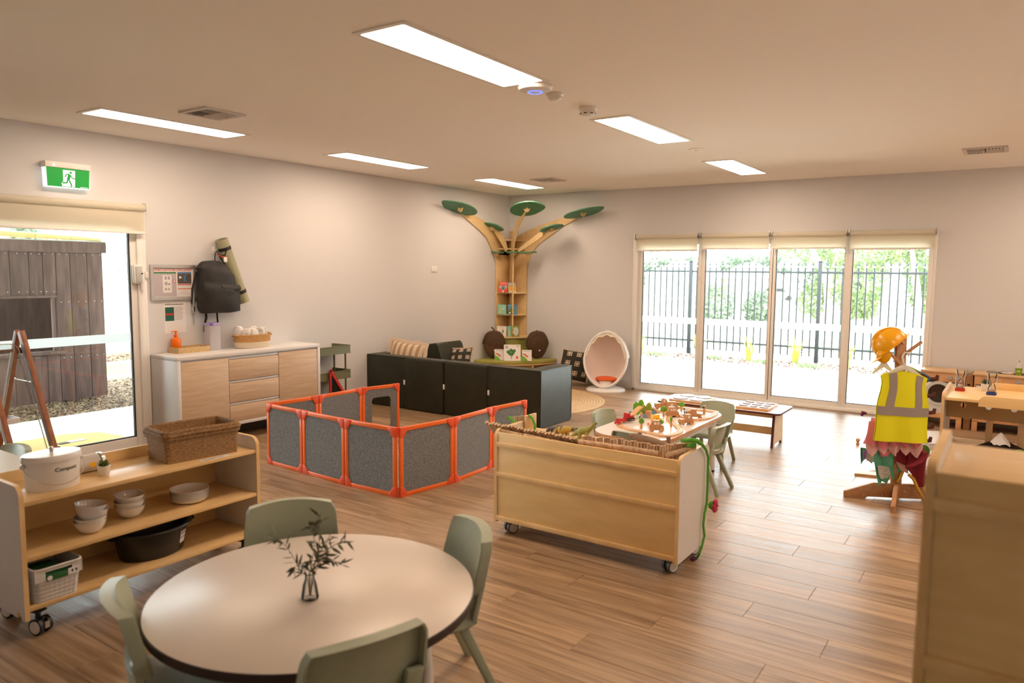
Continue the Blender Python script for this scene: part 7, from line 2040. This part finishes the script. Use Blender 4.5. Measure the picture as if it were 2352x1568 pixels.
# ---------------------------------------------------------------- toy kitchen along the far wall
KF, KB, KZ = 8.90, 9.24, .60
def kitchen(label, x0, x1, washer):
    t = thing('toy_kitchen', label, 'toy kitchen', ((x0 + x1) / 2, (KF + KB) / 2, 0), world=True, group='wooden toy kitchen units')
    MB().box(x0 - .012, x1 + .012, KF - .015, KB, KZ - .022, KZ, .004).build('worktop', PINEW, t)
    for a in (x0, x1 - .022): MB().box(a, a + .022, KF + .004, KB, .12, KZ - .022, .002).build('side_panel', BEECH, t)
    p = MB().box(x0, x1, KF - .004, KF + .014, KZ - .115, KZ - .022, .003).build('control_strip', BEECH, t)
    for a in (.68, .87): MB().lathe([(0, .022), (.02, .02), (.024, 0), (0, 0)], 20, frame3((x0 + (x1 - x0) * (a if washer else a * .8), KF - .004, KZ - .068), (1, 0, 0), (0, 0, 1))).build('knob', mat('grey_knob', (.36, .34, .33), .5) if 'grey_knob' not in bpy.data.materials else bpy.data.materials['grey_knob'], p)
    MB().box(x0 + .022, x1 - .022, KF + .0, KF + .014, .155, KZ - .125, .002).build('white_door', WLAM, t)
    if washer:
        cx_, cz_ = x0 + .165, .36
        d = MB().ring([(cx_ + .128 * math.cos(a), cz_ + .128 * math.sin(a)) for a in [2 * PI * k / 36 for k in range(36)]], [(cx_ + .098 * math.cos(a), cz_ + .098 * math.sin(a)) for a in [2 * PI * k / 36 for k in range(36)]], KF - .014, KF, 'y').build('porthole_ring', mat('grey_ring', (.56, .55, .55), .35), t)
        MB().prism([(cx_ + .098 * math.cos(a), cz_ + .098 * math.sin(a)) for a in [2 * PI * k / 36 for k in range(36)]], KF - .006, KF - .001, 'y').build('porthole', mat('dark_porthole', (.030, .014, .009), .15), d)
        MB().tube([(cx_ + .09, KF - .02, cz_ + .03), (cx_ + .055, KF - .035, cz_ + .02), (cx_ + .06, KF - .035, cz_ - .02), (cx_ + .045, KF - .03, cz_ - .03)], .005, 6).build('latch', BEECH, d)
    MB().box(x0, x1, KF - .002, KF + .02, .10, .155, .003).build('bottom_rail', BEECH, t)
    for a in (x0 + .0, x1 - .05):
        for c in (KF, KB - .05): MB().box(a, a + .05, c, c + .05, 0, .10, .003).build('leg', BEECH, t)
    if not washer:
        for a, m_ in ((x0 + .10, DARK), (x0 + .33, DARK)): MB().box(a, a + .13, KF + .08, KF + .24, KZ, KZ + .006, .001).build('hob', m_, t)
        MB().lathe([(0, 0), (.045, 0), (.06, .012), (.056, .012), (0, .004)], 24, Matrix.Translation((x0 + .275, KF + .13, KZ))).build('sink', WGLOSS, t)
        MB().box(x0 + .22, x0 + .28, KF + .2, KF + .22, KZ + .002, KZ + .012).build('tap_base', BLACK, t)
kitchen('wooden toy washing machine unit with a round dark porthole behind the clothes stand', -.800, -.415, True)
kitchen('wooden toy kitchen unit with two hobs and grey knobs by the far wall', -.325, .35, False)
c = px(2339, 864, Z=KZ); 
t = thing('takeaway_cup', 'lime green cup with a frosted dome lid on the toy kitchen', 'cup', (c.x, 8.99, KZ))
MB().lathe([(0, 0), (.024, 0), (.026, .004), (.033, .075), (0, .075)], 24).build('cup', mat('lime_cup', (.22, .36, .008), .4), t)
MB().lathe([(.035, .073), (.035, .08), (.031, .105), (.018, .122), (0, .126)], 24).build('lid', mat('frosted_lid', (.72, .70, .68), .3, sub=.2), t); MB().cyl((0, 0, .12), (0, 0, .15), .006, n=10).build('straw', GREYINK, t)
MB().box(-.014, .012, -.0325, -.030, .035, .05).build('print', mat('pale_green_print', (.5, .62, .3), .5), t)
t = thing('cardboard_box', 'brown cardboard box with a hand hole standing between the toy kitchen units', 'box', (-.37, 9.0, 0), world=True)
KRAFT = mat('kraft_card', (.36, .20, .09), .8)
MB().box(-.402, -.337, 8.93, 9.2, .10, .555, .002).prism([(-.402, .555), (-.337, .555), (-.337, .59)], 8.93, 9.2, 'y').build('carton', KRAFT, t); MB().box(-.385, -.36, 8.928, 8.931, .46, .48, .002).build('hand_hole', BLACK, t)
MB().box(-.40, -.34, 8.95, 9.18, 0, .10).build('base', KRAFT, t)

# ---------------------------------------------------------------- light wood counter with round holes
DZ, DFY = .62, 7.10
t = thing('play_counter', 'pale wooden play counter with round holes in its dark inner board', 'counter', (.15, DFY + .3, 0), world=True)
D0, D1, DD = -.482, .72, .80
P_ = [(DFY, 0), (DFY + DD, 0)] + [(DFY + DD - .05 + .05 * math.cos(a), DZ - .05 + .05 * math.sin(a)) for a in [PI / 2 * k / 5 for k in range(6)]] + [(DFY + .05 - .05 * math.cos(a), DZ - .05 + .05 * math.sin(a)) for a in [PI / 2 - PI / 2 * k / 5 for k in range(6)]]
for a in (D0, D1 - .022): MB().prism(P_, a, a + .022, 'x', edgemi=1).build('end_panel', [WLAM, PINEW], t)
CT = DZ - .035
MB().box(D0 + .022, D1 - .022, DFY + .008, DFY + DD, CT - .024, CT, .002).build('counter_top', MAPLE2, t)
MB().prism([(-.22, CT - .05), (-.22, CT + .0), (-.20, CT + .03), (-.18, CT + .038), (D1 - .022, CT + .038), (D1 - .022, CT - .05)], DFY - .012, DFY + .006, 'y', bev=.002).build('front_lip', MAPLE2, t)
MB().prism([(-.16, CT), (-.15, CT + .05), (-.13, CT + .058), (D1 - .022, CT + .058), (D1 - .022, CT)], DFY + DD - .04, DFY + DD - .022, 'y', bev=.002).build('back_lip', MAPLE2, t)
# inner board with round holes: strips around ring pieces
bz0, bz1, by = CT - .205, CT - .024, DFY + .28
xs = [-.335, -.155, .025, .205, .385, .565]
edge0 = D0 + .022
BRD = mat('shaded_ply', (.44, .29, .14), .5)
ib = MB(); k_ = .05
prev = edge0
hz = CT - .095
for x in xs:
    ib.box(prev, x - k_, by, by + .015, bz0, bz1)
    out = [(x + k_ * max(-1, min(1, 1.42 * math.cos(a))), hz + k_ * max(-1, min(1, 1.42 * math.sin(a)))) for a in [2 * PI * j / 32 for j in range(32)]]
    inn = [(x + .022 * math.cos(a), hz + .022 * math.sin(a)) for a in [2 * PI * j / 32 for j in range(32)]]
    ib.ring(out, inn, by, by + .015, 'y')
    ib.box(x - k_, x + k_, by, by + .015, bz0, hz - k_); ib.box(x - k_, x + k_, by, by + .015, hz + k_, bz1)
    prev = x + k_
ib.box(prev, D1 - .022, by, by + .015, bz0, bz1)
ib.build('inner_board', BRD, t, smooth=False)
for x in (-.165, .06, .5): MB().box(x, x + .05, by + .02, by + .05, 0, bz0 + .02, .003).build('leg_board', PINEW, t)
MB().box(D0 + .022, D1 - .022, DFY + .03, DFY + .76, .10, .118, .002).build('low_shelf', MAPLE2, t)
# sand timers, plant and cloths
def timer(label, x, y, m, group='big clear sand timers on the play counter'):
    t = thing('sand_timer', label, 'sand timer', (x, y, CT), -.1, group)
    MB().box(-.036, .036, -.026, .026, 0, .026, .005).build('base', m, t)
    MB().lathe([(.030, .027), (.031, .05), (.022, .085), (.009, .105), (.022, .125), (.033, .165), (.034, .185), (0, .186)], 24).build('glass', CLEAR, t)
    MB().box(-.036, .036, -.026, .026, .186, .196, .004).build('cap', CLEAR, t)
    MB().lathe([(0, .03), (.026, .03), (.024, .04), (0, .06)], 20).build('sand', mat('pink_sand', (.62, .42, .34), .9) if 'pink_sand' not in bpy.data.materials else bpy.data.materials['pink_sand'], t)
    for a in (-1, 1): MB().tube([(a * .033, -.02, .026), (a * .034, -.02, .1), (a * .037, -.02, .19)], .0028, 6).build('edge_post', bpy.data.materials['frosted_lid'], t)
timer('big clear sand timer with a red base on the play counter', px(2205, 896, Z=CT + .005).x, px(2205, 896, Z=CT + .005).y, mat('clear_red', (.70, .04, .03), .15, sub=.35))
timer('big clear sand timer with a blue base beside the potted plant', px(2277, 906, Z=CT + .005).x, px(2277, 906, Z=CT + .005).y + .02, mat('clear_blue', (.04, .09, .42), .15, sub=.3))
c = px(2263, 898, Z=CT)
t = thing('potted_plant', 'spiky green plant in a white pot on the play counter', 'potted plant', (c.x, c.y + .03, CT))
MB().lathe([(0, 0), (.03, 0), (.032, .004), (.036, .062), (.033, .062), (.03, .052), (0, .052)], 24).build('pot', WHITE, t)
rnd = random.Random(8)
SPK = mat('blue_green_leaf', (.035, .085, .05), .6)
for k in range(26):
    a = k * 2.4; e = .2 + 1.1 * (k / 26)
    d = Vector((math.cos(a) * math.cos(e), math.sin(a) * math.cos(e), math.sin(e)))
    MB().tube([Vector((0, 0, .055)), Vector((0, 0, .06)) + d * .025, Vector((0, 0, .062)) + d * .052], [.004, .005, .0008], 5, flat=.5).build('leaf', SPK, t)
t = thing('dark_cloth', 'dark brown fur cloth heaped on the low shelf of the play counter', 'cloth', (-.05, DFY + .18, .118))
def heap(u, v, s=1, h=.10):
    a = 2 * PI * u
    r = (.26 * math.cos(a) * (1 - v), .13 * math.sin(a) * (1 - v))
    return (r[0], r[1], h * (1 - (1 - v) ** 2) * (1 + .2 * math.sin(a * 3)))
MB().sheet(heap, 28, 8, wrap=True).build('heap', mat('dark_fur', (.014, .007, .005), .95), t, jig=.014)
t = thing('tissue', 'crumpled white tissue on the dark cloth under the play counter', 'tissue', (-.055, DFY + .17, .21))
MB().sheet(lambda u, v: (.075 * math.cos(2 * PI * u) * (1 - v) ** .8, .05 * math.sin(2 * PI * u) * (1 - v) ** .8, .085 * v + .012 * math.sin(u * 25)), 24, 8, wrap=True).build('crumple', PAPER, t, jig=.012)
t = thing('green_toy_bag', 'green and blue fabric toy showing above the blurred cabinet', 'toy', (.06, DFY + .14, .118))
MB().ball((.03, 0, .035), (.05, .05, .035), 12, 8).build('body', GREENB, t, jig=.01); MB().ball((.09, 0, .03), (.04, .05, .03), 12, 8).build('body', BLUEINK, t, jig=.01)
# the third row of ceiling lights, past the frame edge
for x, y, lb in ((.53, 3.16, 'ceiling light of the third row above the tall cabinet, past the frame edge'), (.53, 5.51, 'ceiling light of the third row above the play counter, past the frame edge'), (.53, 7.93, 'ceiling light of the third row above the toy kitchen, past the frame edge')):
    t = thing('ceiling_light', lb, 'ceiling light', (x, y, HC), group='recessed rectangular ceiling lights')
    MB().ring(rr(.33, 1.235, .01), rr(.272, 1.172, .008), -.006, .004).build('frame', WHITE, t)
    MB().box(-.137, .137, -.587, .587, -.004, .0).build('diffuser', PEM, t)
